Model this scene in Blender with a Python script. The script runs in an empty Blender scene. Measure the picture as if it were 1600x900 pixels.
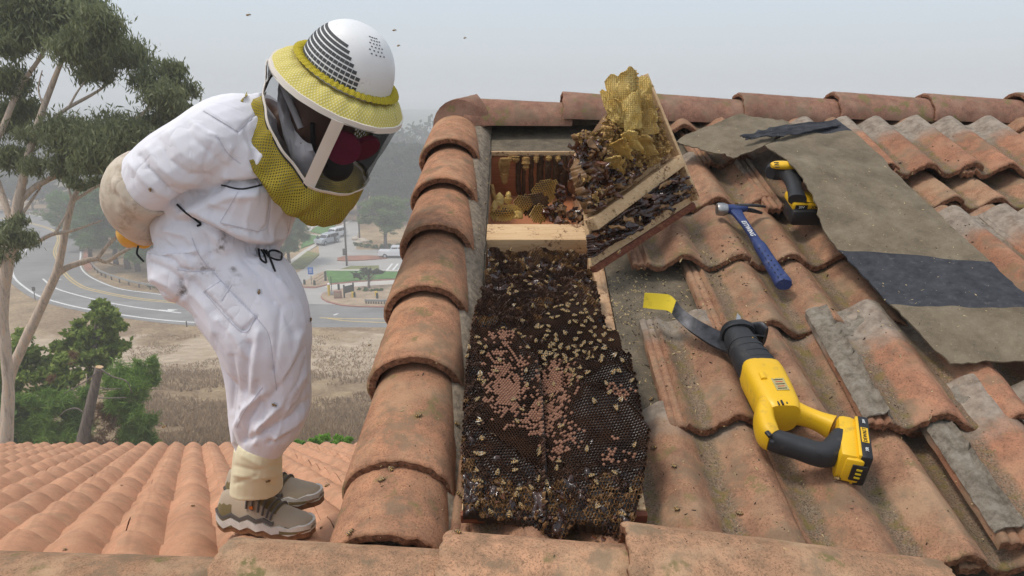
import bpy, bmesh, math, random
from math import sin, cos, pi, radians, atan2, sqrt, exp, floor, tan
from mathutils import Vector, Matrix, noise, geometry
import numpy as np
scene = bpy.context.scene
COL = scene.collection
V = Vector
# ---------------------------------------------------------------- camera, sky, sun, exposure
FPX, PITCH = 1164.0, radians(14.4)
CP, SP = cos(PITCH), sin(PITCH)
cam_d = bpy.data.cameras.new('camera')
cam_d.sensor_width = 36.0
cam_d.lens = 36.0 * FPX / 1600.0
cam_d.clip_start, cam_d.clip_end = 0.05, 6000
cam = bpy.data.objects.new('camera', cam_d)
COL.objects.link(cam)
cam.location = (0, 0, 0)
cam.rotation_euler = (radians(90) - PITCH, 0, 0)
scene.camera = cam
SUN_EL, SUN_ROT = radians(64), radians(250)
world = bpy.data.worlds.new('World')
scene.world = world
world.use_nodes = True
wn, wl = world.node_tree.nodes, world.node_tree.links
wn.clear()
sky = wn.new('ShaderNodeTexSky'); sky.sky_type = 'NISHITA'; sky.sun_disc = False
sky.sun_elevation, sky.sun_rotation = SUN_EL, SUN_ROT
sky.air_density, sky.dust_density = 1.0, 4.0
bg1 = wn.new('ShaderNodeBackground'); bg1.inputs['Strength'].default_value = 0.05
wl.new(sky.outputs[0], bg1.inputs['Color'])
bg2 = wn.new('ShaderNodeBackground'); bg2.inputs['Color'].default_value = (0.565, 0.622, 0.682, 1)
bg2.inputs['Strength'].default_value = 0.73
wadd = wn.new('ShaderNodeAddShader'); wout = wn.new('ShaderNodeOutputWorld')
wl.new(bg1.outputs[0], wadd.inputs[0]); wl.new(bg2.outputs[0], wadd.inputs[1])
wl.new(wadd.outputs[0], wout.inputs['Surface'])
sun_d = bpy.data.lights.new('sun', 'SUN')
sun_d.energy, sun_d.angle, sun_d.color = 1.5, radians(12), (1.0, 0.95, 0.88)
sun = bpy.data.objects.new('sun', sun_d); COL.objects.link(sun)
sd = V((sin(SUN_ROT) * cos(SUN_EL), cos(SUN_ROT) * cos(SUN_EL), sin(SUN_EL)))
sun.rotation_euler = sd.to_track_quat('Z', 'Y').to_euler()
sun.location = (0, 0, 30)
vs = scene.view_settings
vs.view_transform, vs.look, vs.exposure, vs.gamma = 'Standard', 'None', 0.28, 1.0
try: vs.use_curve_mapping = False
except Exception: pass
cy = scene.cycles
try:
    cy.max_bounces, cy.diffuse_bounces, cy.glossy_bounces, cy.transparent_max_bounces = 8, 3, 3, 24
    cy.volume_bounces = 1
    cy.use_adaptive_sampling = True
    cy.use_denoising = True
except Exception: pass

# ---------------------------------------------------------------- measuring helpers (sight lines meet real planes)
def ray(px, py):
    v = 450 - py
    return V((px - 800, FPX * CP + v * SP, v * CP - FPX * SP))
def P(px, py, Y):
    r = ray(px, py); return r * (Y / r.y)
T_MAIN, Z_MAIN = 0.364, -1.2012
TH_M = math.atan(T_MAIN)
M_ROOF = Matrix(((1, 0, 0, 0), (0, cos(TH_M), -sin(TH_M), 0), (0, sin(TH_M), cos(TH_M), Z_MAIN), (0, 0, 0, 1)))
N_MAIN = V((0, -sin(TH_M), cos(TH_M)))
def plane_hit(px, py, p0, n):
    r = ray(px, py); return r * (p0.dot(n) / r.dot(n))
def RP(px, py, h=0.0):
    return plane_hit(px, py, V((0, 0, Z_MAIN)) + N_MAIN * h, N_MAIN)
def RL(px, py, h=0.0):            # roof coordinates (x, s, h)
    p = RP(px, py, h); return V((p.x, (p - V((0, 0, Z_MAIN))).dot(V((0, cos(TH_M), sin(TH_M)))), h))
def roof(x, s, h=0.0): return M_ROOF @ V((x, s, h))
T_LOW, Z_LOW = 0.431, -0.475
N_LOW = V((0, T_LOW, 1)).normalized()
def LP(px, py, h=0.0): return plane_hit(px, py, V((0, 0, Z_LOW)) + N_LOW * h, N_LOW)
ZG = -25.0
def GP(px, py, dz=0.0):
    r = ray(px, py); p = r * ((ZG) / r.z); return V((p.x, p.y, ZG + dz))
def fbm(x, y, z=0.0, o=4): return noise.fractal(V((x, y, z)), 1.0, 2.0, o)
def nz(x, y, z=0.0): return noise.noise(V((x, y, z)))
def sstep(a, b, x):
    t = min(1, max(0, (x - a) / (b - a))); return t * t * (3 - 2 * t)
def lerp(a, b, t): return a + (b - a) * t
def interp(pts, x):
    if x <= pts[0][0]: return pts[0][1]
    for (x0, y0), (x1, y1) in zip(pts, pts[1:]):
        if x <= x1: return y0 + (y1 - y0) * (x - x0) / (x1 - x0)
    return pts[-1][1]
def crom(pts, n):                  # Catmull-Rom through points (tuples of any length), n samples
    pts = [V(p) for p in pts]; out = []
    m = len(pts) - 1
    for i in range(n):
        t = i / (n - 1) * m; k = min(int(t), m - 1); u = t - k
        p1, p2 = pts[k], pts[k + 1]
        p0 = pts[k - 1] if k > 0 else p1 * 2 - p2
        p3 = pts[k + 2] if k + 2 <= m else p2 * 2 - p1
        out.append(0.5 * ((2 * p1) + (p2 - p0) * u + (2 * p0 - 5 * p1 + 4 * p2 - p3) * u * u + (3 * p1 - p0 - 3 * p2 + p3) * u ** 3))
    return out
def inpoly(x, y, poly):
    c = False; j = len(poly) - 1
    for i in range(len(poly)):
        xi, yi = poly[i][0], poly[i][1]; xj, yj = poly[j][0], poly[j][1]
        if (yi > y) != (yj > y) and x < (xj - xi) * (y - yi) / (yj - yi) + xi: c = not c
        j = i
    return c

# ---------------------------------------------------------------- materials
class NT:
    def __init__(s, name, rough=0.8, color=(0.5, 0.5, 0.5), spec=0.3, metallic=0.0):
        s.m = bpy.data.materials.new(name); s.m.use_nodes = True
        s.t = s.m.node_tree; s.n, s.l = s.t.nodes, s.t.links
        s.b = s.n['Principled BSDF']; s.out = s.n['Material Output']
        s.set('Roughness', rough); s.set('Base Color', color); s.set('Specular IOR Level', spec); s.set('Metallic', metallic)
        s._c = None
    def put(s, sock, v):
        if isinstance(v, bpy.types.NodeSocket): s.l.new(v, sock)
        elif v is not None:
            if isinstance(v, (tuple, list)) and len(v) == 3 and sock.type == 'RGBA': v = (*v, 1)
            sock.default_value = v
    def set(s, inp, v): s.put(s.b.inputs[inp], v)
    def coord(s, rnd=True):
        if s._c is None or s._c[0] != rnd:
            tc = s.n.new('ShaderNodeTexCoord'); o = tc.outputs['Object']
            if rnd:
                oi = s.n.new('ShaderNodeObjectInfo')
                vm = s.n.new('ShaderNodeVectorMath'); vm.operation = 'ADD'
                sc = s.math('MULTIPLY', oi.outputs['Random'], 53.0)
                s.l.new(o, vm.inputs[0]); s.l.new(sc, vm.inputs[1]); s.rand = oi.outputs['Random']; o = vm.outputs[0]
            s._c = (rnd, o)
        return s._c[1]
    def obj(s): return s.n.new('ShaderNodeTexCoord').outputs['Object']
    def noise(s, scale, detail=4, rough=0.6, vec=None, dist=0.0):
        t = s.n.new('ShaderNodeTexNoise'); s.l.new(vec if vec is not None else s.coord(), t.inputs['Vector'])
        s.put(t.inputs['Scale'], scale); t.inputs['Detail'].default_value = detail
        t.inputs['Roughness'].default_value = rough; t.inputs['Distortion'].default_value = dist
        return t.outputs['Fac']
    def voro(s, scale, feature='F1', vec=None, out='Distance', rnd=1.0):
        t = s.n.new('ShaderNodeTexVoronoi'); t.feature = feature; s.l.new(vec if vec is not None else s.coord(), t.inputs['Vector'])
        t.inputs['Scale'].default_value = scale; t.inputs['Randomness'].default_value = rnd
        return t.outputs[out]
    def ramp(s, fac, stops, interp='LINEAR'):
        r = s.n.new('ShaderNodeValToRGB'); s.put(r.inputs[0], fac); cr = r.color_ramp; cr.interpolation = interp
        while len(cr.elements) < len(stops): cr.elements.new(0.5)
        for e, (p, c) in zip(cr.elements, stops):
            e.position = p; e.color = (c, c, c, 1) if isinstance(c, (int, float)) else (*c, 1)
        return r.outputs[0]
    def math(s, op, a, b=0.0, clamp=False):
        m = s.n.new('ShaderNodeMath'); m.operation = op; m.use_clamp = clamp
        s.put(m.inputs[0], a); s.put(m.inputs[1], b); return m.outputs[0]
    def mix(s, f, a, b, mode='MIX'):
        m = s.n.new('ShaderNodeMix'); m.data_type = 'RGBA'; m.blend_type = mode
        s.put(m.inputs['Factor'], f); s.put(m.inputs[6], a); s.put(m.inputs[7], b); return m.outputs[2]
    def sep(s, v):
        x = s.n.new('ShaderNodeSeparateXYZ'); s.l.new(v, x.inputs[0]); return x.outputs
    def mapping(s, vec, scale=(1, 1, 1), rot=(0, 0, 0)):
        m = s.n.new('ShaderNodeMapping'); s.l.new(vec, m.inputs[0]); m.inputs['Scale'].default_value = scale
        m.inputs['Rotation'].default_value = rot; return m.outputs[0]
    def attr(s, name):
        a = s.n.new('ShaderNodeAttribute'); a.attribute_name = name; return a.outputs
    def bump(s, h, strength=0.5, dist=0.01):
        b = s.n.new('ShaderNodeBump'); s.put(b.inputs['Height'], h); b.inputs['Strength'].default_value = strength
        b.inputs['Distance'].default_value = dist; s.l.new(b.outputs[0], s.b.inputs['Normal'])
        return b
def simple(name, color, rough=0.6, var=0.12, scale=20, bump=0.0, spec=0.3, metallic=0.0, bdist=0.003):
    t = NT(name, rough, color, spec, metallic)
    n = t.noise(scale, 5)
    d = [c * (1 - var * 1.6) for c in color]; u = [min(1, c * (1 + var)) for c in color]
    t.set('Base Color', t.ramp(n, [(0.25, d), (0.75, u)]))
    if bump: t.bump(n, bump, bdist)
    return t.m

# ---------------------------------------------------------------- object helpers
WM = {}
def mesh(name, verts, faces, smooth=True, sharp=40):
    me = bpy.data.meshes.new(name)
    me.from_pydata([tuple(v) for v in verts], [], faces); me.update()
    if smooth:
        me.polygons.foreach_set('use_smooth', [True] * len(me.polygons))
        if sharp: me.set_sharp_from_angle(angle=radians(sharp))
    return me
def link(name, data, M=None, parent=None, mats=None):
    o = bpy.data.objects.new(name, data)
    M = M if M is not None else Matrix.Identity(4)
    if mats is not None and data is not None and not len(data.materials):
        for m in (mats if isinstance(mats, (list, tuple)) else [mats]): data.materials.append(m)
    COL.objects.link(o); WM[o] = M.copy()
    if parent is not None:
        o.parent = parent; o.matrix_basis = WM[parent].inverted() @ M
    else: o.matrix_basis = M
    return o
def tag(o, label=None, cat=None, group=None, kind=None):
    if label: o['label'] = label
    if cat: o['category'] = cat
    if group: o['group'] = group
    if kind: o['kind'] = kind
    return o
def thing(name, label, cat, loc=(0, 0, 0), group=None, M=None):
    return tag(link(name, None, M if M is not None else Matrix.Translation(loc)), label, cat, group)
def part(name, verts, faces, mats, parent, smooth=True, sharp=40):
    """mesh given in world coordinates, stored in its parent's own frame"""
    Mi = WM[parent].inverted() if parent is not None else Matrix.Identity(4)
    me = mesh(name, [Mi @ V(v) for v in verts], faces, smooth, sharp)
    return link(name, me, WM[parent] if parent is not None else None, parent, mats)
def from_me(name, me, mats, parent):
    if parent is not None: me.transform(WM[parent].inverted())
    return link(name, me, WM[parent] if parent is not None else None, parent, mats)
def struct(name, verts, faces, mats, smooth=True, sharp=None, kind='structure'):
    return tag(link(name, mesh(name, verts, faces, smooth, sharp), None, None, mats), kind=kind)
def copy_thing(o, M, label=None, group=None):
    c = o.copy(); COL.objects.link(c); c.matrix_basis = M; WM[c] = M.copy()
    if label: c['label'] = label
    if group: c['group'] = group
    for ch in o.children:
        d = ch.copy(); COL.objects.link(d); d.parent = c
        for g in ch.children:
            e = g.copy(); COL.objects.link(e); e.parent = d
    return c
class MB:                                           # mesh builder in world (or any) coordinates
    def __init__(s): s.v, s.f, s.mi = [], [], []
    def add(s, vs, fs, mi=0):
        b = len(s.v); s.v += [V(v) for v in vs]; s.f += [tuple(b + i for i in f) for f in fs]; s.mi += [mi] * len(fs); return s
    def box(s, c, size, R=None, mi=0):
        x, y, z = [k / 2 for k in size]; R = R or Matrix.Identity(3)
        vs = [V(c) + R @ V((sx * x, sy * y, sz * z)) for sx in (-1, 1) for sy in (-1, 1) for sz in (-1, 1)]
        return s.add(vs, [(0, 1, 3, 2), (4, 6, 7, 5), (0, 4, 5, 1), (2, 3, 7, 6), (0, 2, 6, 4), (1, 5, 7, 3)], mi)
    def bbox(s, c, size, R=None, r=0.1, mi=0):      # box with chamfered edges
        bm = bmesh.new(); bmesh.ops.create_cube(bm, size=1)
        for v in bm.verts: v.co = V((v.co.x * size[0], v.co.y * size[1], v.co.z * size[2]))
        bmesh.ops.bevel(bm, geom=bm.edges[:], offset=r, segments=2, affect='EDGES', profile=0.5)
        R = R or Matrix.Identity(3); bm.verts.index_update()
        s.add([V(c) + R @ v.co for v in bm.verts], [tuple(v.index for v in f.verts) for f in bm.faces], mi); bm.free(); return s
    def loft(s, rings, cap0=True, cap1=True, closed=True, mi=0):
        n = len(rings[0]); vs = [p for r in rings for p in r]; fs = []
        for i in range(len(rings) - 1):
            for j in range(n if closed else n - 1):
                k = (j + 1) % n; fs.append((i * n + j, i * n + k, (i + 1) * n + k, (i + 1) * n + j))
        if cap0: fs.append(tuple(reversed(range(n))))
        if cap1: fs.append(tuple((len(rings) - 1) * n + j for j in range(n)))
        return s.add(vs, fs, mi)
    def tube(s, pts, rad, n=8, up=V((0, 0, 1)), mi=0, caps=True):
        """pts: points, rad: radius | list of radius | list of (a, b)"""
        pts = [V(p) for p in pts]; rings = []
        side = None
        for i, p in enumerate(pts):
            d = (pts[min(i + 1, len(pts) - 1)] - pts[max(i - 1, 0)]).normalized()
            if side is None:
                side = d.cross(up)
                if side.length < 1e-3: side = d.cross(V((1, 0, 0.1)))
            else: side = side - d * side.dot(d)
            side.normalize(); nn = side.cross(d).normalized()
            r = rad[i] if isinstance(rad, (list, tuple)) else rad
            a, b = r if isinstance(r, (list, tuple)) else (r, r)
            rings.append([p + side * (cos(2 * pi * k / n) * a) + nn * (sin(2 * pi * k / n) * b) for k in range(n)])
        return s.loft(rings, caps, caps, True, mi)
    def sphere(s, c, r, R=None, nu=12, nv=8, mi=0):
        r = (r, r, r) if isinstance(r, (int, float)) else r; R = R or Matrix.Identity(3); c = V(c)
        vs = [c + R @ V((0, 0, r[2]))]
        for i in range(1, nv):
            a = pi * i / nv
            for j in range(nu):
                b = 2 * pi * j / nu; vs.append(c + R @ V((r[0] * sin(a) * cos(b), r[1] * sin(a) * sin(b), r[2] * cos(a))))
        vs.append(c + R @ V((0, 0, -r[2]))); fs = []
        for j in range(nu): fs.append((0, 1 + j, 1 + (j + 1) % nu))
        for i in range(nv - 2):
            for j in range(nu):
                a = 1 + i * nu + j; b = 1 + i * nu + (j + 1) % nu; fs.append((a, a + nu, b + nu, b))
        e = len(vs) - 1
        for j in range(nu): fs.append((e, e - nu + (j + 1) % nu, e - nu + j))
        return s.add(vs, fs, mi)
    def sheet(s, grid, th, mi=0):                   # grid[i][j] of points, thickened downward along its normals
        ni, nj = len(grid), len(grid[0]); top = [p for r in grid for p in r]; bot = []
        for i in range(ni):
            for j in range(nj):
                a = grid[min(i + 1, ni - 1)][j] - grid[max(i - 1, 0)][j]; b = grid[i][min(j + 1, nj - 1)] - grid[i][max(j - 1, 0)]
                bot.append(grid[i][j] - a.cross(b).normalized() * th)
        o = ni * nj; fs = []
        for i in range(ni - 1):
            for j in range(nj - 1):
                a, b, c, d = i * nj + j, (i + 1) * nj + j, (i + 1) * nj + j + 1, i * nj + j + 1
                fs += [(a, b, c, d), (o + d, o + c, o + b, o + a)]
        per = [(i, 0) for i in range(ni)] + [(ni - 1, j) for j in range(1, nj)] + [(i, nj - 1) for i in range(ni - 2, -1, -1)] + [(0, j) for j in range(nj - 2, 0, -1)]
        idx = [i * nj + j for i, j in per]
        for k in range(len(idx)):
            a, b = idx[k], idx[(k + 1) % len(idx)]; fs.append((b, a, o + a, o + b))
        return s.add(top + bot, fs, mi)
    def poly(s, pts, h, n=V((0, 0, 1)), mi=0):      # flat outline extruded by -h along n
        pts = [V(p) for p in pts]; k = len(pts); bot = [p - n * h for p in pts]
        tri = geometry.tessellate_polygon([pts]); fs = []
        for t in tri:
            a, b, c = t
            if (pts[b] - pts[a]).cross(pts[c] - pts[a]).dot(n) < 0: a, c = c, a
            fs += [(a, b, c), (k + c, k + b, k + a)]
        fs += [(i, k + i, k + (i + 1) % k, (i + 1) % k) for i in range(k)]
        return s.add(pts + bot, fs, mi)
    def part(s, name, mats, parent, smooth=True, sharp=40):
        o = part(name, s.v, s.f, mats, parent, smooth, sharp)
        if any(s.mi): o.data.polygons.foreach_set('material_index', s.mi)
        return o
    def mesh(s, name, mats, smooth=True, sharp=40):
        me = mesh(name, s.v, s.f, smooth, sharp)
        for m in (mats if isinstance(mats, (list, tuple)) else [mats]): me.materials.append(m)
        if any(s.mi): me.polygons.foreach_set('material_index', s.mi)
        return me
def text_mesh(body, size, extrude=0.0004):
    cu = bpy.data.curves.new('lettering', 'FONT'); cu.body = body; cu.size = size; cu.extrude = extrude
    cu.align_x, cu.align_y = 'CENTER', 'CENTER'; cu.resolution_u = 2
    o = bpy.data.objects.new('lettering', cu); COL.objects.link(o)
    dg = bpy.context.evaluated_depsgraph_get(); dg.update()
    me = bpy.data.meshes.new_from_object(o.evaluated_get(dg)); me.name = 'lettering'
    bpy.data.objects.remove(o); bpy.data.curves.remove(cu); return me
def frame(o, x, up):                                # matrix with x axis along x, z axis near up, at o
    x = V(x).normalized(); z = (V(up) - x * V(up).dot(x)).normalized(); y = z.cross(x)
    return Matrix(((x.x, y.x, z.x, o[0]), (x.y, y.y, z.y, o[1]), (x.z, y.z, z.z, o[2]), (0, 0, 0, 1)))
# ================================================================ terracotta materials
def tile_material(name, base, dark, head=None, pan=None, speck=1.0, moss=0.5):
    t = NT(name, 0.92, base, 0.15)
    c = t.coord(True); ob = t.sep(t.obj())
    big = t.noise(4.5, 3, 0.55); mid = t.noise(28, 5, 0.65); fine = t.noise(240, 3, 0.7)
    pits = t.noise(620, 2, 0.6)
    col = t.ramp(big, [(0.30, [k * 0.84 for k in base]), (0.52, base), (0.72, [min(1, k * 1.18) for k in base])])
    col = t.mix(t.math('MULTIPLY', t.math('SUBTRACT', t.rand, 0.5), 0.5), col, [min(1, k * 1.35) for k in base])
    col = t.mix(t.ramp(t.rand, [(0.0, 0.28), (0.5, 0.0), (1.0, 0.0)]), col, dark)
    col = t.mix(t.ramp(mid, [(0.38, 0.0), (0.64, 0.72 * speck)]), col, dark)
    col = t.mix(t.ramp(fine, [(0.50, 0.0), (0.62, 0.55 * speck)]), col, [k * 0.55 for k in dark])
    col = t.mix(t.ramp(pits, [(0.60, 0.0), (0.72, 0.5 * speck)]), col, [min(1, k * 1.5) for k in base])
    col = t.mix(t.ramp(t.noise(8, 4, 0.6), [(0.48, 0.0), (0.66, 0.55 * min(1, speck))]), col, [base[0] * 1.02, base[1] * 1.28, base[2] * 1.35])
    col = t.mix(t.math('MULTIPLY', t.ramp(t.noise(11, 5, 0.7), [(0.52, 0.0), (0.62, 0.6)]), min(1, speck) * 0.9), col, t.ramp(fine, [(0.35, (0.12, 0.095, 0.06)), (0.65, (0.24, 0.19, 0.125))]))
    # lichen spots and moss films
    lich = t.math('MULTIPLY', t.ramp(t.noise(15, 3, 0.5), [(0.60, 0.0), (0.68, 1.0)]), t.ramp(t.noise(90, 3, 0.7), [(0.38, 0.0), (0.55, 1.0)]))
    col = t.mix(t.math('MULTIPLY', lich, moss * 0.85), col, (0.185, 0.15, 0.065))
    if pan is not None:        # silt lying in the pans: position across the tile
        ph = t.math('COSINE', t.math('MULTIPLY', t.math('SUBTRACT', ob[0], pan), 2 * pi / 0.148))
        silt = t.math('MULTIPLY', t.ramp(t.math('ADD', t.math('MULTIPLY', ph, 0.5), t.math('MULTIPLY', t.noise(24, 4), 0.5)), [(0.44, 0.0), (0.64, 1.0)]), t.ramp(fine, [(0.3, 0.35), (0.6, 1.0)]))
        siltc = t.mix(t.ramp(t.noise(33, 3), [(0.5, 0.0), (0.64, 1.0)]), t.ramp(t.noise(300, 2), [(0.4, (0.075, 0.06, 0.042)), (0.66, (0.24, 0.195, 0.135))]), (0.13, 0.115, 0.035))
        col = t.mix(t.math('MULTIPLY', silt, 0.92), col, siltc)
    if head is not None:       # cement-grey head that the course above used to cover
        hd = t.ramp(t.math('ADD', ob[1], t.math('MULTIPLY', t.math('SUBTRACT', t.noise(14, 4), 0.5), 0.10)), [(head - 0.035, 0.0), (head + 0.03, 1.0)])
        gcol = t.ramp(t.noise(36, 5, 0.7), [(0.35, (0.17, 0.14, 0.11)), (0.62, (0.33, 0.285, 0.23))])
        col = t.mix(t.math('MULTIPLY', hd, 0.9), col, gcol)
    t.set('Base Color', col)
    h = t.math('ADD', t.math('MULTIPLY', fine, 0.6), t.math('ADD', t.math('MULTIPLY', pits, 0.3), t.math('MULTIPLY', mid, 0.9)))
    t.bump(h, 0.55, 0.0035)
    return t.m
TERRA = (0.385, 0.212, 0.125); TDARK = (0.20, 0.105, 0.068)
M_TILE = tile_material('weathered_terracotta', TERRA, TDARK, 0.345, 0.038, 1.0, 0.8)
M_LOOSE = tile_material('grimy_terracotta', (0.40, 0.19, 0.11), TDARK, 0.27, 0.038, 1.0, 0.4)
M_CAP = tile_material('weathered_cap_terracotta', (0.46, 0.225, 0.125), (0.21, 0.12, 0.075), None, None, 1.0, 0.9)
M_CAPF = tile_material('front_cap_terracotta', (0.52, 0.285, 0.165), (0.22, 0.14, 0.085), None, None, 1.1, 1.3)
M_RIDGE = tile_material('dark_ridge_terracotta', (0.33, 0.175, 0.118), (0.17, 0.09, 0.065), None, None, 1.0, 2.0)  # ridge caps: darker clay tone with more lichen
M_LOWT = tile_material('clean_terracotta', (0.56, 0.295, 0.175), (0.39, 0.195, 0.118), None, None, 0.45, 0.1)
def edge_material():
    t = NT('broken_clay_edge', 0.95, (0.2, 0.1, 0.06), 0.1)
    t.set('Base Color', t.ramp(t.noise(120, 5, 0.7), [(0.32, (0.055, 0.035, 0.025)), (0.52, (0.22, 0.10, 0.055)), (0.7, (0.33, 0.17, 0.10))]))
    t.bump(t.noise(170, 5, 0.75), 1.0, 0.006); return t.m
M_EDGE = edge_material()
def deck_material():
    t = NT('old_roofing_felt', 0.95, (0.2, 0.17, 0.13), 0.12)
    n = t.noise(22, 6, 0.7); f = t.noise(330, 3, 0.6)
    col = t.ramp(n, [(0.3, (0.085, 0.072, 0.055)), (0.55, (0.155, 0.128, 0.092)), (0.75, (0.225, 0.185, 0.13))])
    col = t.mix(t.ramp(f, [(0.60, 0.0), (0.68, 0.8)]), col, (0.36, 0.28, 0.17))
    t.set('Base Color', col); t.bump(t.math('ADD', n, f), 0.6, 0.004); return t.m
M_DECK = deck_material()
M_WALL = simple('old_stucco', (0.52, 0.44, 0.35), 0.9, 0.15, 9, 0.4)
M_MORTAR = simple('grey_mortar', (0.25, 0.20, 0.145), 0.95, 0.35, 60, 0.9, bdist=0.006)

# ================================================================ tile meshes
TW, TP, TL = 0.296, 0.148, 0.42          # cover width, roll pitch, length
def s_tile(seed, A, flat, th=0.021, ny=16, nx=56, rough=1.0, shear=0.0, L=TL, lip=True, drop=0.0):
    rnd = random.Random(seed); o = rnd.uniform(0, 99)
    u0, u1 = (-0.034, TW + 0.004) if lip else (0.0, TW)
    def prof(u):
        c = cos(2 * pi * (u - 0.115) / TP)
        z = A * (c if not flat else (2 * max(0.0, (0.5 + 0.5 * c)) ** flat - 1))
        if lip and u < 0.004:
            z = -0.014 + (0.005 if (-0.030 < u < -0.021 or -0.012 < u < -0.003) else 0.0) - 0.002
        if u > TW - 0.03: z += 0.003
        return z
    g = []
    ys = [0.0, 0.0015, 0.005] + [0.012 + (L - 0.012) * (i / (ny - 3)) for i in range(ny - 2)]
    for i, y in enumerate(ys):
        row = []
        for j in range(nx + 1):
            u = u0 + (u1 - u0) * j / nx
            z = prof(u) + 0.0016 * rough * nz(u * 45 + o, y * 45)
            if i == 0: z -= 0.006
            elif i == 1: z -= 0.0022
            yy = y
            if i < 3: yy += rough * (0.0045 * nz(u * 55, o, 3) + 0.003 * nz(u * 190, o, 7)) - 0.004 * rough * max(0, nz(u * 14, o, 5))
            xx = u + (0.0015 * rough * nz(y * 60, o, 9) if j in (0, nx) else 0)
            row.append(V((xx + shear * yy, yy, z)))
        g.append(row)
    top = [p for r in g for p in r]; bot = []
    for i in range(ny + 1):
        for j in range(nx + 1):
            p = g[i][j].copy()
            p.z = g[max(i, 2)][j].z - th - (rough * 0.002 * nz(p.x * 160, o, 2) if i < 2 else 0)
            if i < 2: p.y += rough * 0.003 * nz(p.x * 130, o, 11)
            bot.append(p)
    N = (ny + 1) * (nx + 1); fs = []; mi = []
    k = lambda i, j: i * (nx + 1) + j
    for i in range(ny):
        for j in range(nx):
            fs.append((k(i, j), k(i, j + 1), k(i + 1, j + 1), k(i + 1, j))); mi.append(0)
            if i < 5 or i == ny - 1: fs.append((N + k(i + 1, j), N + k(i + 1, j + 1), N + k(i, j + 1), N + k(i, j))); mi.append(1)
    for j in range(nx):
        fs.append((k(0, j + 1), k(0, j), N + k(0, j), N + k(0, j + 1))); mi.append(1)
        fs.append((k(ny, j), k(ny, j + 1), N + k(ny, j + 1), N + k(ny, j))); mi.append(0)
    for i in range(ny):
        fs.append((k(i, 0), k(i + 1, 0), N + k(i + 1, 0), N + k(i, 0))); mi.append(0)
        fs.append((k(i + 1, nx), k(i, nx), N + k(i, nx), N + k(i + 1, nx))); mi.append(1)
    me = mesh('roof_tile', top + bot, fs, True, 50); me.polygons.foreach_set('material_index', mi)
    return me
def cap_tile(seed, a, b, L, taper=0.88, th=0.016, a0=-6, a1=188, n=40, ny=20, rough=1.0, skirt=0.0, bend=0.0):
    """barrel tile, y along its axis from the wide end at y = 0"""
    rnd = random.Random(seed); o = rnd.uniform(0, 99)
    ys = [0.0, 0.0015, 0.006] + [0.014 + (L - 0.014) * i / (ny - 3) for i in range(ny - 2)]
    def ring(i, y, inner):
        s = lerp(1.0, taper, y / L); out = []
        aa, bb = (a * s - (th if inner else 0)), (b * s - (th if inner else 0))
        if i == 0 and not inner: aa -= 0.006; bb -= 0.006
        if i == 1 and not inner: aa -= 0.002; bb -= 0.002
        for j in range(n + 1):
            an = radians(lerp(a0, a1, j / n))
            r = 1 + rough * 0.012 * nz(an * 5 + o, y * 30)
            x, z = aa * r * cos(an), bb * r * sin(an)
            yy = y
            if i < 3: yy += rough * (0.006 * nz(an * 5, o, 3) + 0.003 * nz(an * 22, o, 7))
            if i == len(ys) - 1: yy += rough * 0.004 * nz(an * 8, o, 17)
            z += bend * (y / L - 0.5) ** 2
            out.append(V((x, yy, z)))
        return out
    R1 = [ring(i, y, False) for i, y in enumerate(ys)]; R2 = [ring(i, y, True) for i, y in enumerate(ys)]
    m = n + 1; vs = [p for r in R1 for p in r] + [p for r in R2 for p in r]; N = len(ys) * m; fs = []; mi = []
    for i in range(len(ys) - 1):
        for j in range(n):
            fs.append((i * m + j, i * m + m + j, i * m + m + j + 1, i * m + j + 1)); mi.append(0)
            fs.append((N + i * m + j + 1, N + i * m + m + j + 1, N + i * m + m + j, N + i * m + j)); mi.append(1)
        fs.append((i * m, N + i * m, N + i * m + m, i * m + m)); mi.append(1)
        fs.append((i * m + n, i * m + m + n, N + i * m + m + n, N + i * m + n)); mi.append(1)
    e = (len(ys) - 1) * m
    for j in range(n):
        fs.append((j, j + 1, N + j + 1, N + j)); mi.append(1)
        fs.append((e + j + 1, e + j, N + e + j, N + e + j + 1)); mi.append(1)
    me = mesh('cap_tile', vs, fs, True, 50); me.polygons.foreach_set('material_index', mi); return me
def with_mats(me, *ms):
    for m in ms: me.materials.append(m)
    return me

# ================================================================ the house
FRM = M_ROOF.to_3x3()
house = thing('house', 'house with weathered terracotta tile roof opened up over a beehive', 'house', (0.0, 1.8, -6.9))
RX = -0.115                                   # right edge line of the rake caps
OPEN = (RL(763, 235, -0.06), RL(763, 350, -0.06))
OX0, OX1 = -0.078, 0.236                      # opening across the roof
DH = -0.052                                   # deck height under the tile mean plane
SB, SM0, SM1, ST = RL(800, 560, DH).y, RL(830, 377, DH).y, RL(830, 352, DH).y, RL(830, 237, DH).y
SRIDGE = 3.33
mb = MB()                                     # roof deck in slabs around the opening
def slab(x0, x1, s0, s1, h1=DH, th=0.018, b=mb, mi=0):
    c = roof((x0 + x1) / 2, (s0 + s1) / 2, h1 - th / 2); return b.box(c, (x1 - x0, s1 - s0, th), M_ROOF.to_3x3(), mi)
slab(-0.20, OX0, 0.35, SRIDGE); slab(OX1 + 0.036, 3.2, 0.35, SRIDGE)
slab(OX0, OX1 + 0.036, 0.35, SB); slab(OX0, OX1 + 0.036, ST, SRIDGE)
deck = mb.part('roof_deck', M_DECK, house, True, 30)
M_DECKEDGE = M_DECK
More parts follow.
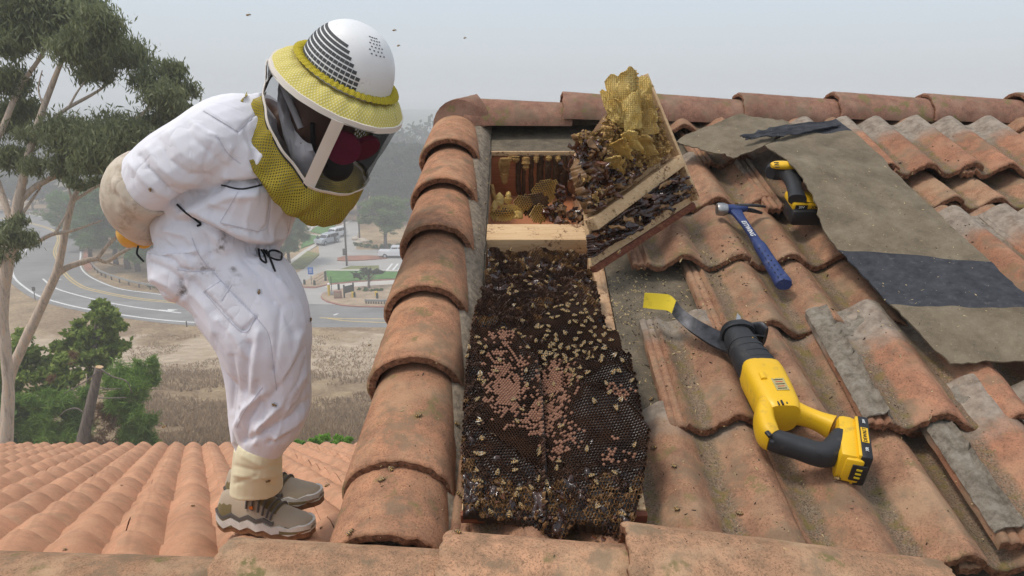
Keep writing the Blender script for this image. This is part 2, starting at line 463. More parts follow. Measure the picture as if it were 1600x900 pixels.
# walls and gable under the roof
w = MB()
yb0, yb1 = 0.45, 5.9
w.box((1.5, 3.2, -4.6), (3.3, 5.2, 4.6))      # main block under the deep roof
w.box((-3.6, 3.2, -5.6), (7.0, 5.4, 2.6))
w.poly([(-0.16, 0.5, -4), (-0.16, 0.5, -1.16), (-0.16, 3.1, -0.22), (-0.16, 5.6, -1.2), (-0.16, 5.6, -4)], 0.06, V((-1, 0, 0)))
w.part('stucco_wall', M_WALL, house, False)
w = MB()
w.box((1.5, 4.3, -0.62), (3.4, 2.5, 0.02), Matrix.Rotation(-TH_M, 3, 'X'))
w.box((1.5, 3.16, -0.16), (3.5, 0.04, 0.20))  # dark board added under the ridge caps to close a bright gap
w.part('back_slope', M_DECK, house, False)

tiles_short = [with_mats(s_tile(40 + k, 0.0195, 0.0, L=0.20), M_TILE, M_EDGE) for k in range(3)]
tiles = [with_mats(s_tile(40 + k, 0.0195, 0.0), M_TILE, M_EDGE) for k in range(7)]
loose_mesh = [with_mats(s_tile(80 + k, 0.0195, 0.0, rough=1.6), M_LOOSE, M_EDGE) for k in range(4)]
rnd = random.Random(5)
S0, SE = 1.2015, 0.3342
TILT = math.atan(0.030 / SE)
def tile_matrix(x, s, h=0.0, rot=0.0, tilt=TILT, roll=0.0):
    """lower-left corner at roof coordinates (x, s); lower end lifted over the course below"""
    M = M_ROOF @ Matrix.Translation((x, s, h)) @ Matrix.Rotation(rot, 4, 'Z') @ Matrix.Rotation(-tilt, 4, 'X') @ Matrix.Rotation(roll, 4, 'Y')
    return M
ROWS = {0: (0.515, -9, None), 1: (0.365, 0.36, None), 2: (0.525, 0.52, None), 3: (0.372, 0.36, None), 4: (0.545, 0.53, None), 5: (0.40, 0.53, None), 6: (0.55, 0.5, None)}
S_ROW = {k: S0 + SE * k for k in range(-1, 7)}
S_ROW[3] = RL(1110, 412, 0.0).y; S_ROW[4] = RL(1112, 322, 0.0).y; S_ROW[5] = RL(1100, 256, 0.0).y; S_ROW[6] = S_ROW[5] + 0.29
for r in range(-1, 7):
    ph, xmin, _ = ROWS.get(r, (0.365, 0.7, None))
    s = S_ROW[r]
    k0 = int(floor((-0.13 - ph) / TW)) - 1
    for k in range(k0, 12):
        x = ph + k * TW
        if x < xmin - 0.005 and r != 0: continue
        if r == 0 and x < -0.125: continue
        if x > 2.9 or x > 0.9 + s * 0.9: continue
        me = tiles[rnd.randrange(7)] if r < 6 else tiles_short[rnd.randrange(3)]
        link('roof_tile', me, tile_matrix(x + rnd.uniform(-.002, .002), s + rnd.uniform(-.006, .006), 0.018 + rnd.uniform(-.003, .003), rnd.uniform(-.006, .006), TILT, rnd.uniform(-.006, .006)), deck)
# rake caps down the left edge of the slope
rakes = [with_mats(cap_tile(k, 0.110, 0.094, 0.40, 0.84, th=0.021, a0=-4, a1=214), M_CAP, M_EDGE) for k in range(4)]
XR = RX - 0.106
rs = [RL(610, 1000, 0.07).y] + [RL(640, p, 0.075).y for p in (727, 562, 450, 353, 281, 219)]
rs[0] = RL(610, 851, 0.06).y
for i, s in enumerate(rs):
    M = M_ROOF @ Matrix.Translation((XR + rnd.uniform(-.004, .004), s, -0.012)) @ Matrix.Rotation(rnd.uniform(-.012, .012), 4, 'Z') @ Matrix.Rotation(-0.095, 4, 'X') @ Matrix.Rotation(rnd.uniform(-.03, .03), 4, 'Y')
    link('rake_tile', rakes[i % 4], M, deck)
# ridge caps, each left end lapped over its neighbour
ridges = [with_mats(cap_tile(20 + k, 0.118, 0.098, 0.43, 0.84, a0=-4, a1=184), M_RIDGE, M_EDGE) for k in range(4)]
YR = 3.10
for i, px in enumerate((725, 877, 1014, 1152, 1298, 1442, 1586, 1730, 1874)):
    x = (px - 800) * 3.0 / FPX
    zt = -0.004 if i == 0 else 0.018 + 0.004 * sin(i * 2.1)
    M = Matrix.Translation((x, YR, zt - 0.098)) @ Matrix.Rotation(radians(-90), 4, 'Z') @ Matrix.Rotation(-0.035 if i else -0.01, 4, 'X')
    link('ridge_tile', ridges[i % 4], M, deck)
# mortared hip starter where rake and ridge meet
mb = MB()
c0 = V((-0.205, 2.99, -0.115))
rings = []
for i in range(9):
    t = i / 8; an = t * pi * 0.5
    c = c0 + V((0.07 * sin(an) - 0.005, 0.10 * (sin(an)), 0.02 * sin(an)))
    ax = V((sin(an), cos(an), 0)); sd_ = V((cos(an), -sin(an), 0))
    rings.append([c + sd_ * (0.100 * cos(k / 12 * pi)) + V((0, 0, 0.106 * sin(k / 12 * pi) + 0.004 * nz(k, i * 0.7))) for k in range(13)])
mb.loft(rings, True, True, False)
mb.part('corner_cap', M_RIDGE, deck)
mb = MB(); mb.sphere(roof(XR, rs[0] + 0.06, -0.012), (0.085, 0.035, 0.058), FRM, 14, 8); mb.part('rake_end_fill', M_MORTAR, deck)  # dark ball added to close the pale gap at the lower rake end
# mortar bed under the rake caps and a metal-grey felt turn-up beside the opening
mb = MB()
g = []
for i in range(60):
    s = 0.95 + (SRIDGE - 0.95) * i / 59
    g.append([roof(RX - 0.06, s, DH + 0.05), roof(RX - 0.01 + 0.004 * nz(s * 30, 1), s, DH + 0.045), roof(RX + 0.012 + 0.006 * nz(s * 40, 2), s, DH + 0.022 + 0.004 * nz(s * 70, 5)), roof(RX + 0.024 + 0.007 * nz(s * 45, 3), s, DH + 0.004)])
mb.sheet([list(r) for r in zip(*g)], -0.01)
mb.part('mortar_bed', M_MORTAR, deck)
# foreground ridge caps
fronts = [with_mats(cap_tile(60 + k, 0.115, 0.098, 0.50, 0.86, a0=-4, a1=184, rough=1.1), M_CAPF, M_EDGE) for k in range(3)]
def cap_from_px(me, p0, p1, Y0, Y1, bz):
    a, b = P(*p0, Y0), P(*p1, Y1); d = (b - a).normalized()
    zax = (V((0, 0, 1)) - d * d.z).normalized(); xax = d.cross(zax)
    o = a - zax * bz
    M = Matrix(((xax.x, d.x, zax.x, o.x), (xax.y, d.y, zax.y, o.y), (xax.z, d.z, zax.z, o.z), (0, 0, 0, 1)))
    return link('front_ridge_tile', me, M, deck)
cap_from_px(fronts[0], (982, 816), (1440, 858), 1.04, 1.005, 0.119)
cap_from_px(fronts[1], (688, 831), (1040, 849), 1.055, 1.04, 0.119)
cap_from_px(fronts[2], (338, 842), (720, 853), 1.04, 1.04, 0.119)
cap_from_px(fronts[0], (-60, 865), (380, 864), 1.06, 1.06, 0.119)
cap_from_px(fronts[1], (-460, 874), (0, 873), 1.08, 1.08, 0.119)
w = MB(); w.box((0.35, 1.07, -1.02), (0.94, 0.13, 0.40)); w.box((-1.2, 1.06, -1.13), (2.1, 0.12, 0.42)); w.part('ridge_mortar', M_MORTAR, deck, False)

# lower, cleaner roof to the left
mb = MB()
low0, low1 = 1.40, 7.42
zl = lambda y: -T_LOW * y + Z_LOW
for (x0, x1) in ((-9.0, -0.22),):
    vs = [(x0, low0, zl(low0) - 0.04), (x1, low0, zl(low0) - 0.04), (x1, low1, zl(low1) - 0.04), (x0 , low1, zl(low1) - 0.04)]
    mb.add([V(v) for v in vs] + [V(v) - V((0, 0, 0.14)) for v in vs], [(0, 1, 2, 3), (7, 6, 5, 4), (0, 4, 5, 1), (1, 5, 6, 2), (2, 6, 7, 3), (3, 7, 4, 0)])  # plain deck slab under the tiles, put in to block light
low = mb.part('lower_roof', M_DECK, house, False)
SHEAR = -0.42
LOWS = 0.180 / TP
lowt = []
for k in range(5):
    me = s_tile(140 + k, 0.022, 0.48, th=0.016, ny=8, nx=48, rough=0.45, shear=0.0, L=0.435 / LOWS, lip=False)
    for v in me.vertices:
        x, y, z = v.co; t_ = y * LOWS / 0.435; nose = max(0.0, 1 - y * LOWS / 0.075) ** 2; v.co = (x * LOWS + SHEAR * y * LOWS, y * LOWS, z * lerp(1.15, 0.70, t_) - 0.020 * nose)
    me.update(); lowt.append(with_mats(me, M_LOWT, M_LOWT))
ey = V((0, -1, T_LOW)).normalized(); ez = N_LOW; ex = V((1, 0, 0))
# up-slope is toward the camera; x is mirrored so the frame stays right-handed
count = 0
for j in range(19):
    Y = 7.44 - 0.332 * j
    xs = -0.4575 * (Y - 2.13) + 0.180 * 0.35
    px0, px1 = -70, 700
    for k in range(-30, 30):
        x = xs + k * 0.360 - 0.60
        p = V((x, Y, zl(Y)))
        if p.x > 0.02: continue
        q = p.x / (Y * CP - p.z * SP) * FPX + 800
        if q < -260: continue
        M = Matrix(((-1, 0, 0, x + rnd.uniform(-.004, .004)), (0, ey.y, ez.y, p.y), (0, ey.z, ez.z, p.z + 0.034 + rnd.uniform(-.003, .003)), (0, 0, 0, 1))) @ Matrix.Rotation(-0.180, 4, 'X')
        link('roof_tile', lowt[rnd.randrange(5)], M, low); count += 1
print('low tiles', count)
# ================================================================ sky haze, terrain, roads
def hill(x, y):
    z = interp([(-60, -7.2), (9, -7.2), (14, -8.4), (30, -14.6), (45, -19.6), (60, -22.6), (72, -24.4), (80, ZG), (5000, ZG)], y)
    if y < 78: z += 0.35 * fbm(x * 0.05, y * 0.05, 1.0) * sstep(10, 30, y) * (1 - sstep(66, 78, y)) + 0.08 * fbm(x * .5, y * .5, 3) * (1 - sstep(66, 78, y)) * sstep(10, 30, y)
    if y > 330: z += 16 * sstep(330, 800, y) * (0.6 + 0.5 * nz(x * 0.004, y * 0.002, 2))
    return z
def ground_material():
    t = NT('dry_hillside', 0.97, (0.3, 0.22, 0.14), 0.05)
    o = t.obj(); xyz = t.sep(o)
    big = t.noise(0.035, 4, 0.6, o); mid = t.noise(0.35, 5, 0.65, o); fine = t.noise(3.2, 5, 0.75, o)
    straw = t.ramp(fine, [(0.3, (0.29, 0.20, 0.11)), (0.5, (0.46, 0.34, 0.20)), (0.7, (0.56, 0.44, 0.28))])
    brown = t.ramp(fine, [(0.3, (0.16, 0.105, 0.06)), (0.5, (0.27, 0.185, 0.11)), (0.72, (0.40, 0.29, 0.18))])
    dirt = t.ramp(mid, [(0.3, (0.46, 0.36, 0.25)), (0.7, (0.60, 0.48, 0.35))])
    col = t.mix(t.ramp(t.math('ADD', t.math('MULTIPLY', big, 0.5), t.math('MULTIPLY', mid, 0.5)), [(0.42, 0.0), (0.56, 1.0)]), straw, brown)
    # bare strip along the road, wobbling with noise
    yy = t.math('ADD', xyz[1], t.math('MULTIPLY', t.math('SUBTRACT', t.noise(0.12, 3, 0.6, o), 0.5), 22.0))
    band = t.math('MULTIPLY', t.ramp(t.math('DIVIDE', yy, 100.0), [(0.54, 0.0), (0.60, 1.0), (0.735, 1.0), (0.76, 0.0)]), t.ramp(t.noise(0.7, 4, 0.7, o), [(0.36, 0.35), (0.55, 1.0)]))
    col = t.mix(band, col, dirt)
    near = t.ramp(t.math('DIVIDE', yy, 100.0), [(0.44, 1.0), (0.56, 0.0)])
    col = t.mix(t.math('MULTIPLY', near, t.ramp(mid, [(0.35, 0.3), (0.6, 0.95)])), col, brown)
    wood = t.ramp(t.noise(0.06, 5, 0.7, o), [(0.35, (0.045, 0.065, 0.035)), (0.65, (0.12, 0.13, 0.075))])
    col = t.mix(t.ramp(t.math('DIVIDE', yy, 1000.0), [(0.19, 0.0), (0.24, 1.0)]), col, wood)
    t.set('Base Color', col); t.bump(t.math('ADD', fine, mid), 0.8, 0.25); return t.m
M_GROUND = ground_material()
xs = [-2400, -1500, -900, -600, -400, -250, -160, -110] + [(-90 + 3 * i) for i in range(61)] + [110, 160, 250, 400, 600, 900, 1500, 2400]
ys = [-40, 0, 8, 11] + [14 + 2 * i for i in range(36)] + [90, 110, 140, 180, 240, 330, 400, 500, 620, 800, 1000, 1250, 1700, 2600]
vs = [V((x, y, hill(x, y))) for y in ys for x in xs]; nx = len(xs)
struct('terrain', vs, [(i * nx + j, i * nx + j + 1, (i + 1) * nx + j + 1, (i + 1) * nx + j) for i in range(len(ys) - 1) for j in range(nx - 1)], M_GROUND)

def asphalt(name, base, v=0.25):
    t = NT(name, 0.9, base, 0.2); o = t.obj()
    n = t.noise(0.25, 5, 0.65, o); f = t.noise(6, 3, 0.7, o); st = t.noise(0.9, 3, 0.6, t.mapping(o, (0.12, 1.4, 1)))
    col = t.ramp(t.math('ADD', t.math('MULTIPLY', n, 0.6), t.math('MULTIPLY', st, 0.4)), [(0.35, [c * (1 - v) for c in base]), (0.65, [c * (1 + v) for c in base])])
    t.set('Base Color', t.mix(t.ramp(f, [(0.4, 0.0), (0.7, 0.3)]), col, [c * 1.5 for c in base])); return t.m
M_ROAD = asphalt('worn_asphalt', (0.215, 0.21, 0.205)); M_PARK = asphalt('pale_asphalt', (0.36, 0.345, 0.32), 0.15)
M_WALK = asphalt('concrete_path', (0.50, 0.47, 0.42), 0.12)
M_WHITE = simple('road_paint_white', (0.72, 0.72, 0.70), 0.8, 0.1, 1.5); M_YEL = simple('road_paint_yellow', (0.56, 0.42, 0.17), 0.8, 0.15, 1.5)
M_LAWN = simple('mown_lawn', (0.085, 0.20, 0.04), 0.95, 0.3, 0.9); M_LAWNDRY = simple('dry_lawn', (0.20, 0.21, 0.07), 0.95, 0.3, 0.7)
M_RED = simple('red_soil', (0.34, 0.155, 0.10), 0.95, 0.2, 0.5); M_SOIL = simple('sandy_soil', (0.40, 0.30, 0.20), 0.95, 0.25, 0.8)
M_KERB = simple('red_kerb', (0.36, 0.16, 0.125), 0.9, 0.2, 2)
def flat(name, pxs, dz, th, m, smooth=0):
    pts = [GP(*p, dz) for p in pxs]
    if smooth: pts = crom(pts + [pts[0]], smooth)[:-1]
    mb = MB().poly(pts, th); return struct(name, mb.v, mb.f, m, False)
outer = [(720, 518), (640, 517), (500, 515), (400, 511), (300, 504), (251, 500), (195, 493), (120, 480), (66, 465), (40, 450), (22, 433), (19, 413), (26, 398), (36, 385), (38, 373), (28, 362), (0, 352), (-60, 347)]
inner = [(720, 481), (640, 481), (480, 477), (400, 473), (300, 466), (240, 459), (189, 452), (155, 440), (133, 427), (125, 413), (126, 397), (124, 382), (112, 365), (95, 347), (60, 338), (30, 333), (0, 329), (-60, 325)]
NR_ = 90
oc = crom([GP(*p) for p in outer], NR_); ic = crom([GP(*p) for p in inner], NR_)
def ribbon(name, a, b, dz, th, m):
    mb = MB(); n = len(a); z = V((0, 0, dz)); d = V((0, 0, dz - th))
    vs = [p + z for p in a] + [p + z for p in b] + [p + d for p in a] + [p + d for p in b]; fs = []
    for i in range(n - 1):
        fs += [(i, i + 1, n + i + 1, n + i), (2 * n + i, 2 * n + i + 1, i + 1, i), (n + i, n + i + 1, 3 * n + i + 1, 3 * n + i)]
    return struct(name, vs, fs, m, False)
def outw(a, b, d):                    # curve a pushed away from b by d metres
    return [p + (p - q).normalized() * d for p, q in zip(a, b)]
ribbon('road', outw(oc, ic, 1.3), outw(ic, oc, 0.6), 0.03, 0.3, M_ROAD)
def line(name, c, w, m, dz=0.045): 
    n = len(c); L, R_ = [], []
    for i in range(n):
        d = (c[min(i + 1, n - 1)] - c[max(i - 1, 0)]).normalized(); s_ = V((-d.y, d.x, 0))
        L.append(c[i] + s_ * w / 2); R_.append(c[i] - s_ * w / 2)
    return ribbon(name, L, R_, dz, 0.01, m)
line('edge_line', oc, 0.28, M_WHITE); line('edge_line', ic[12:], 0.22, M_WHITE)
yl = crom([GP(*p) for p in [(480, 489), (350, 480), (240, 471), (200, 466), (155, 457), (124, 448), (100, 429), (87, 404), (84, 392), (90, 372), (78, 359), (44, 349), (0, 341)]], 80)
line('centre_line', yl, 0.22, M_YEL); line('centre_line', [p + V((0.05, 0.55, 0)) for p in yl], 0.22, M_YEL)
line('centre_line', crom([GP(*p) for p in [(500, 497), (560, 498.5), (700, 499)]], 10), 0.24, M_YEL)
line('centre_line', crom([GP(*p) for p in [(512, 498), (560, 503), (700, 507)]], 10), 0.24, M_YEL)
line('lane_line', crom([GP(*p) for p in [(67, 436), (82, 448), (105, 457), (160, 471), (215, 481), (283, 489.5)]], 40), 0.25, M_WHITE)
for seg in ([(76, 436.5), (96, 437)], [(521, 493), (528, 490.5)], [(36, 397), (42, 388)]):
    line('lane_line', [GP(*p) for p in seg], 0.3, M_WHITE)
ar = [(248, 484.2), (262, 485.3), (262, 483.5), (278, 484.5), (264, 487.3), (263, 486.4), (249, 485.4)]
flat('lane_arrow', ar, 0.05, 0.012, M_WHITE)
# red dirt strip and kerb on the inside of the bend
ribbon('red_verge', outw(ic, oc, 0.9)[42:66], outw(ic, oc, 3.2)[42:66], 0.05, 0.2, M_RED)
# park beyond the road
flat('park_road', [(400, 476), (400, 440), (446, 437), (475, 420), (499, 399), (498, 384), (515, 365), (545, 346), (563, 346), (557, 376), (556, 390), (760, 390), (760, 479), (640, 480), (480, 477)], 0.015, 0.2, M_PARK)
flat('footpath', [(430, 424), (447, 412), (473, 393), (497, 379), (515, 364), (539, 349), (545, 345), (551, 345), (541, 351), (517, 366), (499, 382), (476, 397), (457, 413), (440, 427)], 0.13, 0.3, M_WALK)
flat('footpath', [(478, 368), (480, 366), (504, 368.5), (512, 365), (514, 367), (504, 371)], 0.12, 0.3, M_WALK)
flat('footpath', [(480, 362), (480, 355), (490, 351.5), (505, 351), (527, 350.5), (527, 352), (500, 354), (490, 356), (486, 361)], 0.12, 0.3, M_WALK)
flat('lawn', [(470, 389), (474, 375), (484, 367.5), (504, 370.5), (496, 379)], 0.15, 0.3, M_LAWN)
flat('lawn', [(485, 362.5), (496, 354.5), (525, 352.5), (513, 363.5), (503, 366.5)], 0.15, 0.3, M_LAWN)
flat('lawn', [(470, 352), (480, 348), (507, 345), (540, 343), (527, 349.5), (480, 352)], 0.15, 0.3, M_LAWN)
flat('verge', [(448, 419), (481, 393), (499, 398), (488, 409), (475, 420), (450, 421)], 0.14, 0.3, M_LAWNDRY)
flat('lawn', [(509, 424.5), (551, 424.5), (619, 426), (660, 426), (660, 435), (600, 437.2), (560, 439.5), (530, 442.5), (515, 443.5), (511, 434)], 0.16, 0.3, M_LAWN)
flat('dirt_bank', [(471, 447), (474, 443), (490, 432), (505, 425.5), (509, 424.5), (511, 434), (515, 443.5), (505, 447), (492, 449), (478, 449)], 0.15, 0.3, M_SOIL)
flat('footpath', [(507, 424.2), (512, 422.6), (560, 422.6), (660, 424.2), (660, 426), (551, 424.4)], 0.17, 0.3, M_WALK)
flat('dry_verge', [(530, 422.3), (548, 417), (592, 416), (592, 422.3)], 0.14, 0.3, M_LAWNDRY)
flat('parking_island', [(527, 404), (540, 401), (575, 400.2), (606, 402), (604, 404.5), (575, 407), (540, 408.5), (527, 408)], 0.15, 0.3, M_RED)
isl = [(502.5, 464), (506, 459.5), (520, 455.5), (545, 451), (570, 449), (640, 444), (700, 443), (700, 481), (640, 480.5), (560, 479.5), (535, 477.5), (513, 472), (504, 467.5)]
flat('kerb', [(501.2, 464), (505, 458.8), (520, 454.7), (545, 450.2), (570, 448.2), (640, 443.4), (702, 442.4), (702, 482), (640, 481.3), (560, 480.4), (533, 478.3), (511, 472.6), (503, 468)], 0.13, 0.3, M_KERB)
flat('planting_island', isl, 0.16, 0.3, M_SOIL)
flat('footpath', [(505, 446.6), (560, 439.7), (660, 435.4), (660, 444), (560, 449.5), (520, 454)], 0.035, 0.2, M_WALK)
flat('kerb', [(470.5, 447.6), (478, 449.4), (492, 449.6), (515, 444.4), (560, 440.3), (600, 437.8), (660, 435.6), (660, 436.2), (600, 438.6), (560, 441.1), (515, 445.4), (492, 450.6), (477, 450.3), (470, 448.4)], 0.14, 0.3, M_KERB)
for px in (604, 613, 622):
    line('parking_line', [GP(px + 9, 412), GP(px, 423)], 0.3, M_WHITE, 0.03)
# the morning fog: one closed box of thin air round everything
hz = MB().box((0, 1290, -9.0), (5000, 2780, 37.0))
haze = struct('haze', hz.v, hz.f, None, False, kind='stuff')
hm = bpy.data.materials.new('haze'); hm.use_nodes = True
hn = hm.node_tree.nodes; hn.clear()
ho = hn.new('ShaderNodeOutputMaterial'); hv = hn.new('ShaderNodeVolumePrincipled')
hv.inputs['Color'].default_value = (0.97, 0.985, 1.0, 1); hv.inputs['Density'].default_value = 0.0025
hm.node_tree.links.new(hv.outputs[0], ho.inputs['Volume']); haze.data.materials.append(hm)
# ================================================================ the opened hive
def proj(p):
    d = p.y * CP - p.z * SP; u = p.z * CP + p.y * SP
    return 800 + FPX * p.x / d, 450 - FPX * u / d
def wood_material(name, a, b, c, stain=0.0, scale=(3, 40, 40)):
    t = NT(name, 0.75, a, 0.25); v = t.mapping(t.coord(), scale)
    n = t.noise(3, 5, 0.65, v, 0.6); f = t.noise(9, 4, 0.7, v)
    col = t.ramp(t.math('ADD', t.math('MULTIPLY', n, 0.65), t.math('MULTIPLY', f, 0.35)), [(0.34, b), (0.5, a), (0.68, c)])
    if stain:
        col = t.mix(t.ramp(t.math('ADD', t.math('MULTIPLY', t.noise(16, 5, 0.7), 0.6), t.math('MULTIPLY', t.noise(120, 3), 0.4)), [(0.53, 0.0), (0.60, stain)]), col, (0.13, 0.05, 0.02))
    t.set('Base Color', col); t.bump(f, 0.4, 0.002); return t.m
M_PINE = wood_material('pale_pine', (0.62, 0.42, 0.23), (0.50, 0.31, 0.155), (0.70, 0.51, 0.31), 0.85)
M_PINE2 = wood_material('rough_pine', (0.52, 0.33, 0.19), (0.38, 0.22, 0.12), (0.64, 0.46, 0.29), 0.7, (40, 3, 40))
M_MAHOG = wood_material('red_brown_wood', (0.17, 0.055, 0.03), (0.10, 0.032, 0.02), (0.30, 0.13, 0.06))
M_BOARD = wood_material('reddish_board', (0.42, 0.165, 0.075), (0.31, 0.115, 0.052), (0.50, 0.22, 0.11))
def wax_material(name, a, b, rough=0.45, scale=60, sss=0.0, bumpcell=0.0, spec=0.4):
    t = NT(name, rough, a, spec); n = t.noise(scale, 4, 0.65); n2 = t.noise(scale * 0.25, 3)
    colr = t.ramp(t.math('ADD', t.math('MULTIPLY', n, 0.5), t.math('MULTIPLY', n2, 0.5)), [(0.34, a), (0.66, b)])
    if sss: colr = t.mix(t.ramp(t.math('ADD', t.rand, t.math('MULTIPLY', t.math('SUBTRACT', t.noise(18, 4), 0.5), 1.4)), [(0.55, 0.0), (1.1, 0.7)]), colr, (0.50, 0.27, 0.06))
    t.set('Base Color', colr)
    if bumpcell:
        cell = t.voro(bumpcell, 'DISTANCE_TO_EDGE', None, 'Distance', 0.12)
        t.bump(t.ramp(cell, [(0.02, 1.0), (0.16, 0.0)]), 1.0, 0.004)
        if sss: tr = t.n.new('ShaderNodeBsdfTranslucent'); t.put(tr.inputs[0], t.mix(0.5, colr, (1.0, 0.80, 0.36))); mx = t.n.new('ShaderNodeMixShader'); mx.inputs[0].default_value = 0.16; t.l.new(t.b.outputs[0], mx.inputs[1]); t.l.new(tr.outputs[0], mx.inputs[2]); t.l.new(mx.outputs[0], t.out.inputs['Surface'])
    else: t.bump(n, 0.5, 0.003)
    return t.m
M_WAXD = wax_material('brood_wax_dark', (0.040, 0.022, 0.015), (0.115, 0.058, 0.034), 0.42, 45)
M_WAXB = wax_material('brown_wax', (0.12, 0.058, 0.024), (0.27, 0.15, 0.06), 0.45, 45)
M_WAXY = wax_material('amber_wax', (0.33, 0.19, 0.05), (0.55, 0.36, 0.12), 0.45, 40)
M_WAXF = wax_material('fresh_wax', (0.98, 0.61, 0.12), (1.0, 0.79, 0.32), 0.5, 26, 0.3, 190)
M_WAXG = wax_material('golden_crumbly_wax', (0.34, 0.18, 0.05), (0.70, 0.43, 0.14), 0.55, 55, 0.0, 170)
M_CAPD = wax_material('capped_brood', (0.20, 0.098, 0.060), (0.30, 0.155, 0.10), 0.7, 90, spec=0.2)
M_HONEY = wax_material('dark_honey', (0.010, 0.005, 0.004), (0.055, 0.022, 0.011), 0.16, 70, spec=0.6)
M_HONEYR = wax_material('red_honey', (0.035, 0.012, 0.006), (0.13, 0.045, 0.017), 0.2, 55, spec=0.6)
M_CELL = wax_material('cell_bottom', (0.008, 0.005, 0.004), (0.028, 0.014, 0.009), 0.35, 80)  # near-black floors: the shade inside the cells is put into the colour
M_CELLY = wax_material('amber_cell_bottom', (0.52, 0.28, 0.055), (0.78, 0.48, 0.13), 0.4, 80)
M_WAXBK = wax_material('bark_brown_wax', (0.055, 0.030, 0.014), (0.17, 0.095, 0.04), 0.6, 60, 0, 180)
M_CELLYD = wax_material('deep_amber_cell', (0.075, 0.036, 0.010), (0.17, 0.09, 0.025), 0.35, 80)  # darker floors for pale combs: cell shade painted in so the pattern shows
HEXM = [M_WAXD, M_CELL, M_CAPD, M_WAXB, M_WAXY, M_HONEY, M_CELLY, M_WAXF, M_CELLYD]
HC = [(cos(pi / 6 + pi / 3 * k), sin(pi / 6 + pi / 3 * k)) for k in range(6)]
def hexfield(mb, u0, u1, v0, v1, pitch, surf, state, depth=0.009):
    """real honeycomb cells; surf(u, v) -> point, normal; state(u, v) -> None | (rim material, kind)"""
    R = pitch / sqrt(3); row = 0; v = v0
    while v < v1:
        u = u0 + (pitch / 2 if row % 2 else 0)
        while u < u1:
            st = state(u, v)
            if st is not None:
                rim, kind = st
                c, n = surf(u, v); a, _ = surf(u + 0.002, v); b, _ = surf(u, v + 0.002)
                tu, tv = (a - c) / 0.002, (b - c) / 0.002
                if tu.length > 2.6: tu = tu.normalized() * 2.6
                if tv.length > 2.6: tv = tv.normalized() * 2.6
                ring = lambda r, d: [c + tu * (x * r) + tv * (y * r) + n * d for x, y in HC]
                b0 = len(mb.v)
                if kind == 'cap':
                    mb.v += ring(R, -0.001) + ring(R * 0.62, 0.0016) + [c + n * 0.0026]
                    for k in range(6):
                        j = (k + 1) % 6
                        mb.f += [(b0 + k, b0 + j, b0 + 6 + j, b0 + 6 + k), (b0 + 6 + k, b0 + 6 + j, b0 + 12)]; mb.mi += [rim, rim]
                else:
                    bm_ = {'open': 1, 'amber': 6, 'honey': 5, 'deep': 8}[kind]; dd = -0.0035 if kind == 'honey' else -depth
                    mb.v += ring(R, -0.0006) + ring(R * 0.84, 0.0006) + ring(R * 0.74, dd)
                    for k in range(6):
                        j = (k + 1) % 6
                        mb.f += [(b0 + k, b0 + j, b0 + 6 + j, b0 + 6 + k), (b0 + 6 + k, b0 + 6 + j, b0 + 12 + j, b0 + 12 + k)]; mb.mi += [rim, rim if kind == 'amber' else bm_ if False else rim]
                    mb.f.append(tuple(b0 + 12 + k for k in range(6))); mb.mi.append(bm_)
            u += pitch
        v += pitch * sqrt(3) / 2; row += 1
def lumps(name, poly, pt, hf, res, mats, parent, matf=None, base=-0.01, noise_n=None):
    """closed lump of stuff: height field hf(u, v) over a polygon of (u, v), pt(u, v, h) -> world"""
    us = [p[0] for p in poly]; vs_ = [p[1] for p in poly]
    nu, nv = int((max(us) - min(us)) / res) + 2, int((max(vs_) - min(vs_)) / res) + 2
    idx = {}; mb = MB()
    for i in range(nu):
        for j in range(nv):
            u, v = min(us) + i * res, min(vs_) + j * res
            if inpoly(u, v, poly): idx[i, j] = len(mb.v); mb.v.append(pt(u, v, hf(u, v)))
    nt = len(mb.v); mb.v += [None] * nt
    for (i, j), k in idx.items():
        u, v = min(us) + i * res, min(vs_) + j * res; mb.v[nt + k] = pt(u, v, base)
    edges = {}
    for (i, j) in idx:
        q = [(i, j), (i + 1, j), (i + 1, j + 1), (i, j + 1)]
        if all(x in idx for x in q):
            a = [idx[x] for x in q]; mb.f.append(tuple(a)); mb.mi.append(matf(min(us) + (i + .5) * res, min(vs_) + (j + .5) * res) if matf else 0)
            for k in range(4):
                e = (a[k], a[(k + 1) % 4])
                if (e[1], e[0]) in edges: del edges[e[1], e[0]]
                else: edges[e] = 1
    for a, b in edges: mb.f.append((b, a, nt + a, nt + b)); mb.mi.append(mb.mi[0] if mb.mi else 0)
    return mb.part(name, mats, parent, True, None)

# ---- framing of the opening (parts of the house)
FR = M_ROOF.to_3x3()
def rbox(mb, x0, x1, s0, s1, h0, h1, r=0.002, mi=0):
    return mb.bbox(roof((x0 + x1) / 2, (s0 + s1) / 2, (h0 + h1) / 2), (x1 - x0, s1 - s0, h1 - h0), FR, r, mi)
CF = -0.24
mb = MB(); rbox(mb, OX0 - 0.03, OX1 + 0.03, SB - 0.3, ST + 0.03, CF - 0.02, CF); mb.part('ceiling_board', M_BOARD, house)
mb = MB(); rbox(mb, OX1, OX1 + 0.034, SB - 0.02, ST + 0.02, CF, DH - 0.004, 0.003); mb.part('rafter', M_PINE2, house)
mb = MB(); rbox(mb, OX0 - 0.036, OX0 - 0.002, SB - 0.02, ST + 0.02, CF, DH - 0.019, 0.003); mb.part('rafter', M_PINE2, house)
mb = MB(); rbox(mb, OX0 - 0.002, OX1, SM0, SM1, -0.17, DH + 0.006, 0.004); mb.part('blocking', M_PINE, house)
